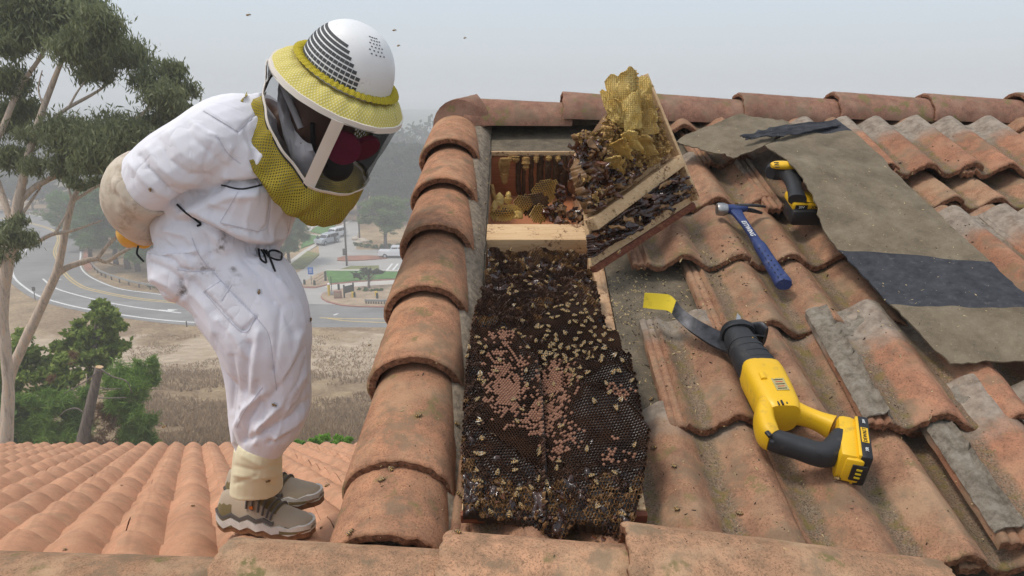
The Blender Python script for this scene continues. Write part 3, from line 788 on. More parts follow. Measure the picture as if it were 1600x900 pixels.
mb = MB(); rbox(mb, OX0 - 0.002, OX1, ST, ST + 0.035, CF, DH - 0.02, 0.003); mb.part('header', M_BOARD, house)
mb = MB(); rbox(mb, OX0 - 0.002, OX1 + 0.002, ST - 0.006, ST - 0.0005, DH - 0.016, DH + 0.003, 0.001); mb.part('cut_sheathing', M_PINE, house)
mb = MB(); rbox(mb, OX0 - 0.002, OX1, SB - 0.036, SB - 0.002, CF, DH - 0.02, 0.003); mb.part('header', M_PINE2, house)

# ---- combs left in the upper bay
def lobe(mb, p0, p1, w, t, up, n=10, m=14, seed=0, mi=0, tip=0.5, rough=0.12):
    p0, p1 = V(p0), V(p1); pts = []; rad = []
    bendv = V((nz(seed, 1.1), nz(seed, 2.2), nz(seed, 3.3))) * (p1 - p0).length * 0.18
    for i in range(n):
        u = i / (n - 1); pts.append(p0.lerp(p1, u) + bendv * sin(pi * u))
        f = sqrt(max(0.0, 1 - (max(0, u - (1 - tip)) / tip) ** 2)) if u > 1 - tip else 1.0
        f = max(f, 0.06) * (0.8 + 0.2 * min(1, u * 4)) * (1 + rough * nz(u * 6, seed, 5))
        rad.append((w * f, t * max(f, 0.25)))
    rad[-1] = (w * 0.1, t * 0.1)
    return mb.tube(pts, rad, m, up, mi)
upper = thing('honeycomb', 'pale and brown honeycomb hanging inside the upper bay of the roof opening', 'honeycomb', RP(830, 300, -0.2), 'combs in the roof')
def far(px, d):          # point on the header wall at depth d below the deck, seen at column px
    x = RL(px, 240, DH).x; return roof(x, ST - 0.004, DH - d)
mb = MB()
for px, ln, w, ofs, sd_ in ((788, 0.105, 0.020, 0.03, 1), (822, 0.05, 0.014, 0.02, 2), (838, 0.022, 0.010, 0.015, 3), (806, 0.024, 0.014, 0.01, 4), (797, 0.02, 0.009, 0.012, 5), (858, 0.016, 0.012, 0.01, 6), (872, 0.02, 0.010, 0.012, 8)):
    mb = MB(); a = far(px, 0.012) - FR @ V((0, ofs, 0)); lobe(mb, a, a - FR @ V((0, 0.012, ln)), w * 1.1, 0.009, FR @ V((0, 1, 0)), seed=sd_, tip=0.9, rough=0.5); mb.part('hanging_comb', M_WAXG, upper)
mb = MB(); x = roof(OX0 + 0.004, ST - 0.22, DH - 0.03); lobe(mb, x, x - FR @ V((-.012, 0.02, 0.07)), 0.022, 0.009, V((1, 0, 0)), seed=9)
mb.part('hanging_comb', M_WAXG, upper)
mb = MB()                                        # long brown strips down the header wall
for px, ln, w, sd_ in ((812, 0.175, 0.010, 11), (819, 0.19, 0.007, 12), (832, 0.18, 0.009, 13), (846, 0.16, 0.013, 14), (858, 0.15, 0.011, 15), (868, 0.17, 0.012, 16), (880, 0.16, 0.014, 17), (892, 0.17, 0.012, 19)):
    mb = MB(); a = far(px, 0.010) - FR @ V((0, 0.006, 0)); lobe(mb, a, a - FR @ V((0, 0.004, ln)), w, 0.007, FR @ V((0, 1, 0)), seed=sd_, tip=0.2, rough=0.5); mb.part('brown_comb', M_WAXBK, upper)
def comb_sheet(mb, grid, pitch, rim, kind, thick=0.006, frac=1.0):
    """cells over a bilinear/curved patch: grid function g(a, b), a and b in 0..1"""
    o, A, B = grid(0, 0), grid(1, 0), grid(0, 1)
    lu, lv = (A - o).length, (B - o).length
    def surf(u, v):
        a, b = u / lu, v / lv; p = grid(a, b); n = (grid(a + .01, b) - p).cross(grid(a, b + .01) - p).normalized()
        if n.dot(-p) < 0: n = -n
        return p, n
    hexfield(mb, 0, lu, 0, lv, pitch, surf, lambda u, v: (rim, kind) if (2 * u / lu - 1) ** 2 + (2 * v / lv - 1) ** 2 < frac + 0.15 * nz(u * 60, v * 60) else None, thick)
def patch(c, ru, rv, bend=0.0):
    c, ru, rv = V(c), V(ru), V(rv); n = ru.cross(rv).normalized()
    return lambda a, b: c + ru * (2 * a - 1) + rv * (2 * b - 1) + n * bend * ((2 * a - 1) ** 2 + (2 * b - 1) ** 2)
mb = MB()
cav = lambda px, py, d: RP(px, py, DH - d)
for (px, py, d, ru, rv, bend, rim, kind) in (
        (852, 302, 0.10, (0.052, -.01, 0.012), (0.01, 0.025, 0.045), 0.012, 7, 'deep'), (836, 322, 0.085, (0.05, 0.0, 0.008), (0.0, 0.02, 0.04), 0.012, 3, 'deep'),
        (818, 318, 0.075, (0.032, 0, -.004), (0.004, 0.016, 0.026), 0.006, 4, 'deep'), (800, 328, 0.065, (0.04, 0, -.008), (0.0, 0.018, 0.022), -0.01, 7, 'deep'),
        (786, 338, 0.052, (0.042, 0, 0.0), (0.002, 0.02, 0.018), 0.01, 7, 'deep'), (842, 335, 0.06, (0.03, 0.01, 0.0), (0, 0.02, 0.028), 0.008, 4, 'deep'), (868, 330, 0.06, (0.026, 0.01, 0.01), (0, 0.02, 0.03), 0.008, 3, 'deep')):
    comb_sheet(mb, patch(cav(px, py, d), ru, rv, bend), 0.0088, rim, kind)
tag(mb.part('cell_comb', HEXM, upper, False), kind='stuff')
mb = MB()
for (px, py, d, ln, w, sd_) in ((779, 322, 0.07, 0.05, 0.018, 31), (771, 330, 0.06, 0.04, 0.012, 32), (808, 342, 0.05, 0.03, 0.02, 33), (793, 318, 0.075, 0.045, 0.014, 35)):
    mb = MB(); a = cav(px, py, d + 0.03); lobe(mb, a, a + V((0.004, 0, ln)), w, 0.006, V((0, 1, 0.3)), seed=sd_, tip=0.8, rough=0.6); mb.part('fresh_comb', M_WAXF, upper)
dark = thing('honeycomb', 'black glossy honey-soaked comb slabs standing along the rafter of the upper bay', 'honeycomb', RP(885, 320, -0.1), 'combs in the roof')
mb = MB(); r2 = random.Random(4)
def slabcomb(mb, a, b, w, t, seed, mi=0, rows=16):          # broken flake of comb, rough and jagged
    a, b = V(a), V(b); up = V((0.3, -1, 0.4)); pts, rad = [], []
    n = max(4, rows + 1); q = random.Random(seed * 7 + 1)
    for i in range(n):
        u = i / (n - 1); pts.append(a.lerp(b, u) + V((q.gauss(0, 1), q.gauss(0, 1), q.gauss(0, 1))) * (w * 0.28))
        k = q.uniform(0.45, 1.25); e = min(1, min(u, 1 - u) * 4 + 0.35); rad.append((w * k * e, t * q.uniform(0.4, 1.2) * e))
    b0 = len(mb.v); mb.tube(pts, rad, 6, up, mi)
    for i in range(b0, len(mb.v)): mb.v[i] = mb.v[i] + V((q.gauss(0, 1), q.gauss(0, 1), q.gauss(0, 1))) * (w * 0.16)
for i in range(26):
    px, py = r2.uniform(868, 908), r2.uniform(262, 346)
    if px < 905 - (py - 240) * 0.45 and px < 872: continue
    d = r2.uniform(0.01, 0.11); a = cav(px, py, d)
    slabcomb(mb, a, a + V((r2.uniform(-.02, .03), r2.uniform(-.03, .04), r2.uniform(0.03, 0.07))), r2.uniform(.008, .016), r2.uniform(.006, .01), i, r2.choice((0, 0, 1, 2)), 6)
for i in range(30):
    px, py = r2.uniform(848, 912), r2.uniform(325, 352); a = cav(px, py, r2.uniform(0.0, 0.06))
    slabcomb(mb, a, a + V((r2.uniform(-.03, .03), r2.uniform(-.02, .02), r2.uniform(0.005, 0.03))), r2.uniform(.006, .012), r2.uniform(.005, .009), i + 50, r2.choice((0, 1, 2, 2)), 5)
tag(mb.part('honey_slab', [M_HONEY, M_HONEYR, M_WAXB], dark), kind='stuff')

# ---- dark comb filling the middle bay
mid = thing('honeycomb', 'dark ridged honeycomb filling the middle bay between blocking and brood board', 'honeycomb', RP(840, 450, -0.1), 'combs in the roof')
MIDP = [(762, 376), (918, 376), (921, 400), (930, 440), (938, 490), (946, 522), (900, 560), (800, 560), (736, 545), (738, 505), (750, 470), (757, 430)]
midpoly = [RL(px, py, 0.0)[:2] for px, py in MIDP]
def mid_h(u, v):
    px, py = proj(roof(u, v, -0.02))
    q = py + 0.40 * (px - 740) + 14 * nz(u * 14, v * 14, 3)
    saw = (q / 33.0) % 1.0
    hh = -0.070 + 0.052 * (1 - saw) ** 0.8 + 0.010 * nz(u * 30, v * 30, 1) + 0.006 * nz(u * 80, v * 80, 2)
    hh += 0.05 * sstep(395, 520, py)
    hh += 0.030 * exp(-(((px - 905) / 34) ** 2 + ((py - 490) / 30) ** 2))
    return hh
tag(lumps('comb_body', midpoly, lambda u, v, h: roof(u, v, h - 0.006), mid_h, 0.0035, [M_WAXD, M_HONEY, M_WAXB], mid, lambda u, v: (1 if nz(u * 34, v * 34, 4) > 0.16 else 2 if nz(u * 50, v * 50, 9) > 0.25 else 0), -0.2), kind='stuff')
def height_surf(hf, pt, n0):
    def f(u, v):
        h = hf(u, v); e = 0.003
        n = V((-(hf(u + e, v) - h) / e, -(hf(u, v + e) - h) / e, 1)); n.x = max(-1.2, min(1.2, n.x)); n.y = max(-1.2, min(1.2, n.y))
        return pt(u, v, h), (n0 @ n).normalized()
    return f
mb = MB()
def mid_state(u, v):
    if not inpoly(u, v, midpoly): return None
    px, py = proj(roof(u, v, -0.02))
    if nz(u * 34, v * 34, 4) > 0.20 and py < 465: return None
    if abs(mid_h(u + 0.004, v) - mid_h(u - 0.004, v)) + abs(mid_h(u, v + 0.004) - mid_h(u, v - 0.004)) > 0.017: return None
    am = nz(u * 22, v * 22, 7)
    if py < 430 and am > 0.0: return (3, 'amber' if am > 0.25 else 'open')
    if am > 0.34: return (3, 'honey')
    return (0, 'open')
hexfield(mb, min(p[0] for p in midpoly), max(p[0] for p in midpoly), min(p[1] for p in midpoly), max(p[1] for p in midpoly), 0.0058, height_surf(mid_h, roof, FR), mid_state)
tag(mb.part('comb_cells', HEXM, mid, False), kind='stuff')

# ---- brood comb on its board, laid over the tiles
bd = thing('comb_board', 'board carrying brown brood comb crowded with bees below the roof opening', 'comb board', RP(865, 800, 0.03))
BH = 0.030
bl, br_ = RL(722, 800, BH), RL(1008, 800, BH); tl_, tr_ = RL(737, 560, BH), RL(944, 560, BH)
mb = MB(); rbox(mb, bl.x, br_.x, bl.y - 0.004, tl_.y, BH - 0.006, BH + 0.012, 0.002); mb.part('board', M_PINE, bd)
mb = MB(); rbox(mb, bl.x - 0.002, br_.x + 0.002, bl.y - 0.016, bl.y - 0.005, BH - 0.012, BH + 0.010, 0.002); mb.part('board_edge', M_MAHOG, bd)
BP = [(726, 600), (728, 560), (738, 528), (744, 512), (770, 505), (815, 508), (845, 492), (868, 470), (905, 462), (928, 470), (938, 500), (966, 508), (972, 535), (983, 560), (992, 610), (1003, 640), (1012, 688), (1008, 735), (1000, 772), (990, 815), (972, 826), (940, 812), (900, 805), (880, 822), (852, 812), (800, 796), (722, 790), (722, 690)]
BHH = 0.07
bpoly = [RL(px, py, BHH)[:2] for px, py in BP]
EDGES = [([(700, 9999), (845, 600), (895, 622), (940, 633), (985, 655), (1015, 690)], 0.050, 850, 895, 90), ([(700, 9999), (870, 545), (915, 572), (965, 588), (1005, 612)], 0.042, 880, 915, 50),
         ([(700, 9999), (915, 530), (950, 548), (990, 566)], 0.034, 915, 938, 34), ([(700, 530), (760, 516), (800, 522), (840, 560), (850, 640), (1100, 9999)], 0.032, 690, 700, 70),
         ([(700, 655), (745, 668), (800, 700), (850, 740), (900, 765), (1020, 780)], 0.022, 690, 700, 36), ([(700, 9999), (815, 520), (850, 530), (880, 560), (900, 9999)], 0.012, 815, 830, 50)]
def brood_h(u, v):
    px, py = proj(roof(u, v, BHH))
    h = 0.052 + 0.012 * nz(u * 9, v * 9, 5) + 0.004 * nz(u * 30, v * 30, 8)
    for pts, st, xa, xb, fall in EDGES:
        e = interp(pts, px)
        if py > e: h += st * sstep(xa, xb, px) * exp(-(py - e) / fall)
    rough = sstep(700, 780, py) * 0.9 + 0.6 * (1 - sstep(735, 775, px)) * sstep(520, 560, py)
    h += rough * (0.012 * nz(u * 45, v * 45, 2) + 0.007 * nz(u * 110, v * 110, 4))
    h += 0.022 * exp(-(((px - 895) / 40) ** 2 + ((py - 490) / 26) ** 2))
    h -= 0.025 * sstep(775, 830, py)
    return h
bpt = lambda u, v, h: roof(u, v, h)
def brood_zone(u, v):
    px, py = proj(roof(u, v, BHH)); return px, py
def honey_patch(u, v):
    px, py = brood_zone(u, v)
    k = nz(u * 32, v * 32, 6) + 0.35 * nz(u * 75, v * 75, 3)
    lim = 0.70 - 0.44 * sstep(690, 760, py) * (1 - 0.7 * sstep(870, 960, px) * (1 - sstep(770, 790, py))) - 0.25 * (1 - sstep(735, 768, px))
    return k > lim
tag(lumps('comb_body', bpoly, lambda u, v, h: roof(u, v, h - (0.0035 if not honey_patch(u, v) else -0.002)), brood_h, 0.0035, [M_CELL, M_HONEY, M_WAXB], bd, lambda u, v: 1 if honey_patch(u, v) else 0, BH), kind='stuff')
RH = random.Random(12)
def brood_state(u, v):
    if not inpoly(u, v, bpoly) or honey_patch(u, v): return None
    px, py = brood_zone(u, v)
    g = abs(brood_h(u + 0.003, v) - brood_h(u - 0.003, v)) + abs(brood_h(u, v + 0.003) - brood_h(u, v - 0.003))
    if g > 0.013: return None
    # capped brood islands
    isl = max(exp(-(((px - 790) / 34) ** 2 + ((py - 605) / 55) ** 2)), exp(-(((px - 868) / 34) ** 2 + ((py - 590) / 32) ** 2)), 0.9 * exp(-(((px - 852) / 42) ** 2 + ((py - 640) / 34) ** 2)),
              0.85 * exp(-(((px - 962) / 34) ** 2 + ((py - 622) / 14) ** 2)), 0.62 * exp(-(((px - 880) / 40) ** 2 + ((py - 690) / 30) ** 2)), 0.5 * exp(-(((px - 958) / 36) ** 2 + ((py - 715) / 22) ** 2)), 0.75 * exp(-(((px - 785) / 34) ** 2 + ((py - 530) / 10) ** 2)), 0.6 * exp(-(((px - 790) / 45) ** 2 + ((py - 560) / 25) ** 2)))
    rr = RH.random()
    if isl > 0.26 + 0.64 * rr + 0.34 * nz(u * 48, v * 48, 12): return (2, 'cap')
    edge = sstep(690, 770, py) + 0.8 * (1 - sstep(730, 760, px)) + 0.5 * nz(u * 28, v * 28, 9)
    if edge > 1.45: return (4 if nz(u * 55, v * 55, 2) > 0.25 else 3, 'open')
    if edge > 0.9: return (3, 'honey' if rr > 0.85 else 'open')
    return (0, 'open')
mb = MB()
hexfield(mb, min(p[0] for p in bpoly), max(p[0] for p in bpoly), min(p[1] for p in bpoly), max(p[1] for p in bpoly), 0.0062, height_surf(brood_h, roof, FR), brood_state, 0.0075)
tag(mb.part('brood_cells', HEXM, bd, False), kind='stuff')
# ragged comb hanging over the lower edge of the board
mb = MB(); r3 = random.Random(8)
for cx, cy_, rx, ry, nn, hh in ((868, 808, 24, 12, 60, 0.05), (835, 806, 20, 6, 26, 0.04), (960, 812, 26, 14, 66, 0.05), (1003, 745, 5, 40, 16, 0.04), (740, 790, 14, 6, 12, 0.05), (775, 770, 16, 12, 22, 0.075), (880, 775, 30, 12, 36, 0.075), (960, 780, 30, 10, 30, 0.07)):
    for i in range(int(nn * 0.6)):
        px, py = cx + r3.gauss(0, rx * 0.55), cy_ + r3.gauss(0, ry * 0.55)
        if px > 1014: continue
        a = RP(px, py, hh + r3.uniform(-.015, .012)); d = V((r3.uniform(-1, 1), r3.uniform(-1, .3), r3.uniform(-.6, 1))).normalized() * r3.uniform(0.003, 0.008)
        slabcomb(mb, a, a + d, r3.uniform(.002, .0046), r3.uniform(.0016, .0034), i, r3.choice((0, 0, 0, 1, 1, 2, 2)), 4)
tag(mb.part('crumbled_comb', [M_HONEY, M_HONEYR, M_WAXB, M_WAXG], bd), kind='stuff')
mb = MB()                                         # honey run off onto the tiles
for pts in (((868, 826), (876, 838), (876, 847)), ((968, 828), (956, 838), (950, 846)), ((925, 838), (932, 842)), ((940, 840), (946, 844))):
    mb.tube([RP(px, py, 0.030) for px, py in pts], [(0.004, 0.002)] * len(pts), 6, N_MAIN)
mb.part('honey_drip', M_HONEYR, bd)

# ---- cut-out panel of sheathing stood on edge, comb side out
pB, pC = RP(1082, 316, 0.06), RP(926, 416, 0.015)
ra = ray(1000, 119); BC = pC - pB
pA = ra * (pB.dot(BC) / ra.dot(BC))
pn = (pC - pB).cross(pA - pB).normalized()
if pn.dot(-pB) < 0: pn = -pn
PE1 = (pB - pC).normalized(); PE2 = pn.cross(PE1)
if PE2.z < 0: PE2 = -PE2
PR = Matrix((PE1, PE2, pn)).transposed()
def pan(px, py, h=0.0): return plane_hit(px, py, pB + pn * h, pn)
def panuv(px, py, h=0.0):
    d = pan(px, py, h) - pC; return (d.dot(PE1), d.dot(PE2))
def pw(u, v, h): return pC + PE1 * u + PE2 * v + pn * h
panel = thing('sheathing_panel', 'cut-out roof sheathing panel standing on edge with yellow and dark honeycomb', 'roof panel', pC)
out = [(1001, 119), (1082, 316), (926, 416), (918, 348), (914, 292), (938, 236), (970, 176), (990, 124)]
mb = MB(); mb.poly([pan(px, py, 0) for px, py in out], 0.016, pn); mb.part('sheathing', M_PINE, panel, False)
mb = MB(); L_ = (pB - pC).length
mb.bbox(pw(L_ / 2, -0.010, -0.004), (L_, 0.020, 0.024), PR, 0.003); mb.part('red_edge', M_MAHOG, panel)
a_, b_ = panuv(1000, 120), panuv(1081, 314); l_ = sqrt((b_[0] - a_[0]) ** 2 + (b_[1] - a_[1]) ** 2)
mb = MB(); mb.bbox(pw((a_[0] + b_[0]) / 2, (a_[1] + b_[1]) / 2, 0.006), (l_, 0.011, 0.050), PR @ Matrix.Rotation(atan2(b_[1] - a_[1], b_[0] - a_[0]), 3, 'Z'), 0.002); mb.part('sawn_edge', M_PINE, panel)
mb = MB(); a = panuv(917, 353); b = panuv(1053, 254)
cc = ((a[0] + b[0]) / 2, (a[1] + b[1]) / 2); ln = sqrt((b[0] - a[0]) ** 2 + (b[1] - a[1]) ** 2); an = atan2(b[1] - a[1], b[0] - a[0])
mb.bbox(pw(cc[0], cc[1], 0.02), (ln, 0.036, 0.04), PR @ Matrix.Rotation(an, 3, 'Z'), 0.002); mb.part('batten', M_PINE, panel)
lowp = [panuv(*p, 0.03) for p in ((925, 366), (1052, 268), (1066, 280), (1076, 308), (1040, 330), (985, 368), (928, 404))]
def low_h(u, v):
    q = v + 0.10 * u + 0.012 * nz(u * 14, v * 14, 1); saw = (q / 0.030) % 1.0
    return 0.016 + 0.040 * (1 - abs(2 * saw - 1)) ** 0.7 * (0.7 + 0.5 * nz(u * 20, v * 20, 3)) + 0.006 * abs(nz(u * 150, v * 60, 4)) + 0.009 * nz(u * 75, v * 75, 9) + 0.005 * nz(u * 170, v * 170, 7)
lumps('dark_comb', lowp, pw, low_h, 0.003, [M_HONEY, M_HONEYR, M_WAXB], panel, lambda u, v: 0 if nz(u * 60, v * 60, 1) < 0.12 else (1 if nz(u * 50, v * 50, 5) < 0.2 else 2), 0.0)
upp = [panuv(*p, 0.02) for p in ((999, 128), (1046, 238), (985, 284), (920, 336), (906, 300), (896, 262), (912, 232), (896, 208), (930, 205), (948, 178), (968, 150), (985, 140))]
def up_t(u, v):
    px, py = proj(pw(u, v, 0.02)); return sstep(225, 290, py + 0.30 * (980 - px)), px, py
def up_h(u, v):
    t, px, py = up_t(u, v)
    g = abs(nz(u * 26, v * 26, 2)) * 0.05 + abs(nz(u * 60, v * 60, 4)) * 0.018
    return 0.014 + g + 0.012 * nz(u * 90, v * 90, 7) + 0.006 * nz(u * 190, v * 190, 3) + 0.015 * t
lumps('golden_comb', upp, pw, up_h, 0.0032, [M_WAXG, M_HONEYR, M_WAXB, M_HONEY], panel, lambda u, v: (0 if up_t(u, v)[0] + 0.9 * nz(u * 32, v * 32, 11) < 0.50 else (1 if nz(u * 45, v * 45, 3) > -0.05 else (2 if nz(u * 60, v * 60, 8) > 0.1 else 3))), 0.0)
def wax_sheet(b0, b1, t0, t1, h0, h1, seed, peak=0.5, bulge=0.02, th=0.004, ni=26, nj=18):
    """thin curved blade of new comb with a torn upper edge"""
    B0, B1, T0, T1 = pan(*b0, h0), pan(*b1, h0 + .006), pan(*t0, h1), pan(*t1, h1 + .01); g = []
    for i in range(ni):
        t = i / (ni - 1); row = []
        for j in range(nj):
            u = j / (nj - 1); tt = t * (1 - 0.30 * abs(u - peak) ** 1.3 + 0.10 * nz(u * 5, seed) + 0.06 * nz(u * 15, seed, 3)); wv = u + 0.05 * nz(t * 4, seed, u * 2)
            p = B0.lerp(B1, wv).lerp(T0.lerp(T1, wv), tt) + pn * (bulge * sin(pi * u) * (0.3 + t) + 0.010 * nz(t * 3, u * 3, seed) + 0.02 * t * t * (u - .5)); row.append(p)
        g.append(row)
    bl_ = MB().sheet(g, th).part('wax_blade', M_WAXF, panel, True, 60)
    L1, L2 = (g[0][-1] - g[0][0]).length, (g[-1][nj // 2] - g[0][nj // 2]).length; c_ = MB()
    def at(u, v):
        fi, fj = min(max(v / L2, 0), .999) * (ni - 1), min(max(u / L1, 0), .999) * (nj - 1); i, j = int(fi), int(fj); x, y = fi - i, fj - j
        return (g[i][j] * (1 - x) + g[i + 1][j] * x) * (1 - y) + (g[i][j + 1] * (1 - x) + g[i + 1][j + 1] * x) * y
    def sf(u, v):
        p = at(u, v); n = (at(u + .004, v) - p).cross(at(u, v + .004) - p)
        if n.length < 1e-9: n = pn.copy()
        n.normalize(); n = n if n.dot(-p) > 0 else -n
        return p + n * 0.0035, n
    hexfield(c_, 0.003, L1 - 0.003, 0.003, L2 - 0.004, 0.0062, sf, lambda u, v: (7, 'amber') if nz(u * 30, v * 30, seed) > 0.10 - 0.5 * (1 - v / L2) else None, 0.0024)
    if c_.f: me = c_.part('blade_cells', HEXM, bl_, False); tag(me, kind='stuff')
wax_sheet((966, 200), (1001, 206), (946, 116), (992, 112), 0.040, 0.055, 1, 0.45, 0.03)
wax_sheet((976, 206), (1002, 200), (972, 150), (996, 140), 0.060, 0.070, 2, 0.6, 0.02)
wax_sheet((949, 186), (968, 190), (941, 138), (956, 150), 0.035, 0.040, 3, 0.3, 0.012)
wax_sheet((957, 192), (976, 194), (948, 156), (962, 156), 0.050, 0.055, 4, 0.4, 0.012)
wax_sheet((994, 196), (1026, 190), (990, 120), (1008, 122), 0.035, 0.035, 5, 0.4, 0.02)
wax_sheet((1000, 214), (1028, 208), (996, 152), (1014, 150), 0.052, 0.050, 6, 0.4, 0.018)
wax_sheet((968, 240), (988, 252), (954, 222), (968, 216), 0.060, 0.082, 7, 0.5, 0.02)
wax_sheet((988, 232), (1006, 240), (972, 206), (984, 204), 0.055, 0.075, 9, 0.4, 0.015)
wax_sheet((1006, 244), (1030, 240), (990, 214), (1006, 212), 0.050, 0.064, 10, 0.5, 0.015)
wax_sheet((952, 262), (976, 270), (946, 246), (962, 244), 0.050, 0.070, 12, 0.5, 0.015)
mb = MB(); r4 = random.Random(3)
def rnd_slabs(n, poly, h0, h1, mats, w0=.006, w1=.012, ln=(0.015, 0.04), dirv=None):
    xs_ = [p[0] for p in poly]; ys_ = [p[1] for p in poly]; k = 0
    while k < n:
        px, py = r4.uniform(min(xs_), max(xs_)), r4.uniform(min(ys_), max(ys_))
        if not inpoly(px, py, poly): continue
        a = pan(px, py, r4.uniform(h0, h1)); d = V((r4.uniform(-1, 1), r4.uniform(-.4, .4), r4.uniform(-.7, .7))) if dirv is None else V(dirv) + V((r4.uniform(-.3, .3), r4.uniform(-.3, .3), r4.uniform(-.3, .3)))
        slabcomb(mb, a, a + d.normalized() * r4.uniform(*ln), r4.uniform(w0, w1), r4.uniform(w0, w1) * 0.7, k + 7, r4.choice(mats), 5); k += 1
rnd_slabs(44, [(902, 268), (935, 276), (985, 268), (1035, 240), (985, 284), (922, 334), (905, 300)], 0.03, 0.06, (0, 0, 1, 1, 1, 2, 3), .004, .009, (.01, .03))
rnd_slabs(150, [(906, 214), (950, 190), (985, 205), (1035, 232), (990, 268), (935, 262), (905, 240)], 0.030, 0.060, (3, 3, 3, 3, 3, 2, 1), .003, .008, (.006, .02))
rnd_slabs(26, [(898, 205), (912, 206), (955, 262), (945, 275), (902, 232)], 0.045, 0.07, (0, 1, 1, 2), .006, .010, (0.02, 0.04))
rnd_slabs(60, [(1008, 150), (1020, 160), (1048, 235), (1030, 245), (1000, 200)], 0.02, 0.045, (2, 3, 3, 3), .004, .008, (0.008, 0.02))
rnd_slabs(46, [(930, 362), (1050, 272), (1070, 290), (1070, 306), (990, 360), (930, 400)], 0.035, 0.062, (0, 0, 0, 1, 2), .005, .009, (0.03, 0.07), (0.8, 0.5, 0.15))
tag(mb.part('honey_slab', [M_HONEY, M_HONEYR, M_WAXB, M_WAXG], panel), kind='stuff')
# ================================================================ loose roofing and tools
# ---- loose tiles lifted off and laid back on the slope
def loose(px, py, h, rot, seed, label, tilt=0.03, roll=0.0):
    c = RL(px, py, h); M = tile_matrix(c.x, c.y, h, rot, tilt, roll)
    o = link('loose_roof_tile', loose_mesh[seed % 4], M); return tag(o, label, 'roof tile', 'loose roof tiles')
T1_ = loose(1386, 652, 0.060, radians(-2), 0, 'loose tile with mortar-caked grey left lip below the wide felt strip', 0.05)
T2_ = loose(1603, 838, 0.060, radians(-1), 1, 'loose grey-soiled tile cut off by the right edge near the bottom corner', 0.04)
loose(1219, 318, 0.045, radians(1), 2, 'loose tile half hidden under the felt with its grey lip beside the drill', 0.04)
loose(1398, 262, 0.062, radians(1.5), 3, 'loose tile with grey head tucked against the ridge above the felt strip', 0.01)
loose(1524, 262, 0.062, radians(0.5), 1, 'loose tile with grey head right of the one tucked against the ridge', 0.01)
loose(1265, 262, 0.056, radians(0), 2, 'loose tile with broken grey lip just right of the felt offcut', 0.01)
loose(1560, 452, 0.070, radians(3), 3, 'loose tile with ash-grey head lying right of the wide felt strip', 0.02)
loose(1700, 452, 0.070, radians(2), 0, 'loose tile with ash-grey head at the right edge beside the felt strip', 0.02)

# mortar still caked along the left side of two of them
M_CAKE = NT('pale_caked_mortar', 0.95, (0.3, 0.27, 0.23), 0.1)
M_CAKE.set('Base Color', M_CAKE.ramp(M_CAKE.noise(40, 6, 0.75), [(0.3, (0.12, 0.095, 0.07)), (0.5, (0.27, 0.23, 0.18)), (0.72, (0.40, 0.36, 0.30))])); M_CAKE.bump(M_CAKE.noise(75, 6, 0.8), 1.0, 0.008); M_CAKE = M_CAKE.m
def cake(tile, seed, w1, v0):
    M = WM[tile]; g = []
    for i in range(46):
        v = lerp(v0, 0.415, i / 45); row = []; wd = w1 * (0.75 + 0.5 * nz(v * 14, seed)) * (0.6 + 0.5 * sstep(0.0, 0.3, v)) + (0.06 if v > 0.33 else 0) * sstep(0.33, 0.36, v)
        for j in range(18):
            u = lerp(-0.038, wd, j / 17) + 0.003 * nz(v * 60, j * .3, seed); e = sin(pi * j / 17) ** 0.5
            z = (0.0195 * cos(2 * pi * (u - 0.115) / TP) if u > 0.004 else -0.012) + e * (0.002 + 0.006 * nz(u * 40, v * 40, seed) + 0.005 * nz(u * 110, v * 110, seed)) - (1 - e) * 0.004
            if u < 0.01: z += 0.012 * e
            row.append(M @ V((u, v, z)))
        g.append(row)
    MB().sheet([list(r) for r in zip(*g)], 0.004).part('mortar_crust', M_CAKE, tile, True, 70)
cake(T1_, 3, 0.058, 0.01); cake(T2_, 5, 0.040, 0.02)
# ---- roofing felt
def felt_material():
    t = NT('stiff_roofing_felt', 0.93, (0.2, 0.17, 0.13), 0.15)
    a = t.attr('band'); n = t.noise(11, 6, 0.7); f = t.noise(260, 3, 0.6); g = t.noise(60, 5, 0.7)
    col = t.ramp(n, [(0.28, (0.105, 0.083, 0.056)), (0.5, (0.172, 0.138, 0.094)), (0.72, (0.235, 0.195, 0.138))])
    col = t.mix(t.ramp(g, [(0.56, 0.0), (0.72, 0.6)]), col, (0.10, 0.083, 0.06))
    col = t.mix(t.ramp(f, [(0.62, 0.0), (0.70, 0.7)]), col, (0.33, 0.28, 0.20))
    tar = t.ramp(t.noise(30, 4, 0.7), [(0.3, (0.032, 0.034, 0.040)), (0.7, (0.066, 0.068, 0.075))])
    tar = t.mix(t.ramp(g, [(0.60, 0.0), (0.70, 0.5)]), tar, (0.13, 0.12, 0.11))
    edge = t.math('ADD', a['Fac'], t.math('MULTIPLY', t.math('SUBTRACT', g, 0.5), 0.10))
    t.set('Base Color', t.mix(t.ramp(edge, [(0.49, 0.0), (0.51, 1.0)]), col, tar))
    t.bump(t.math('ADD', t.math('ADD', g, t.math('MULTIPLY', f, 0.7)), t.math('MULTIPLY', n, 1.5)), 0.5, 0.004); return t.m
M_FELT = felt_material()
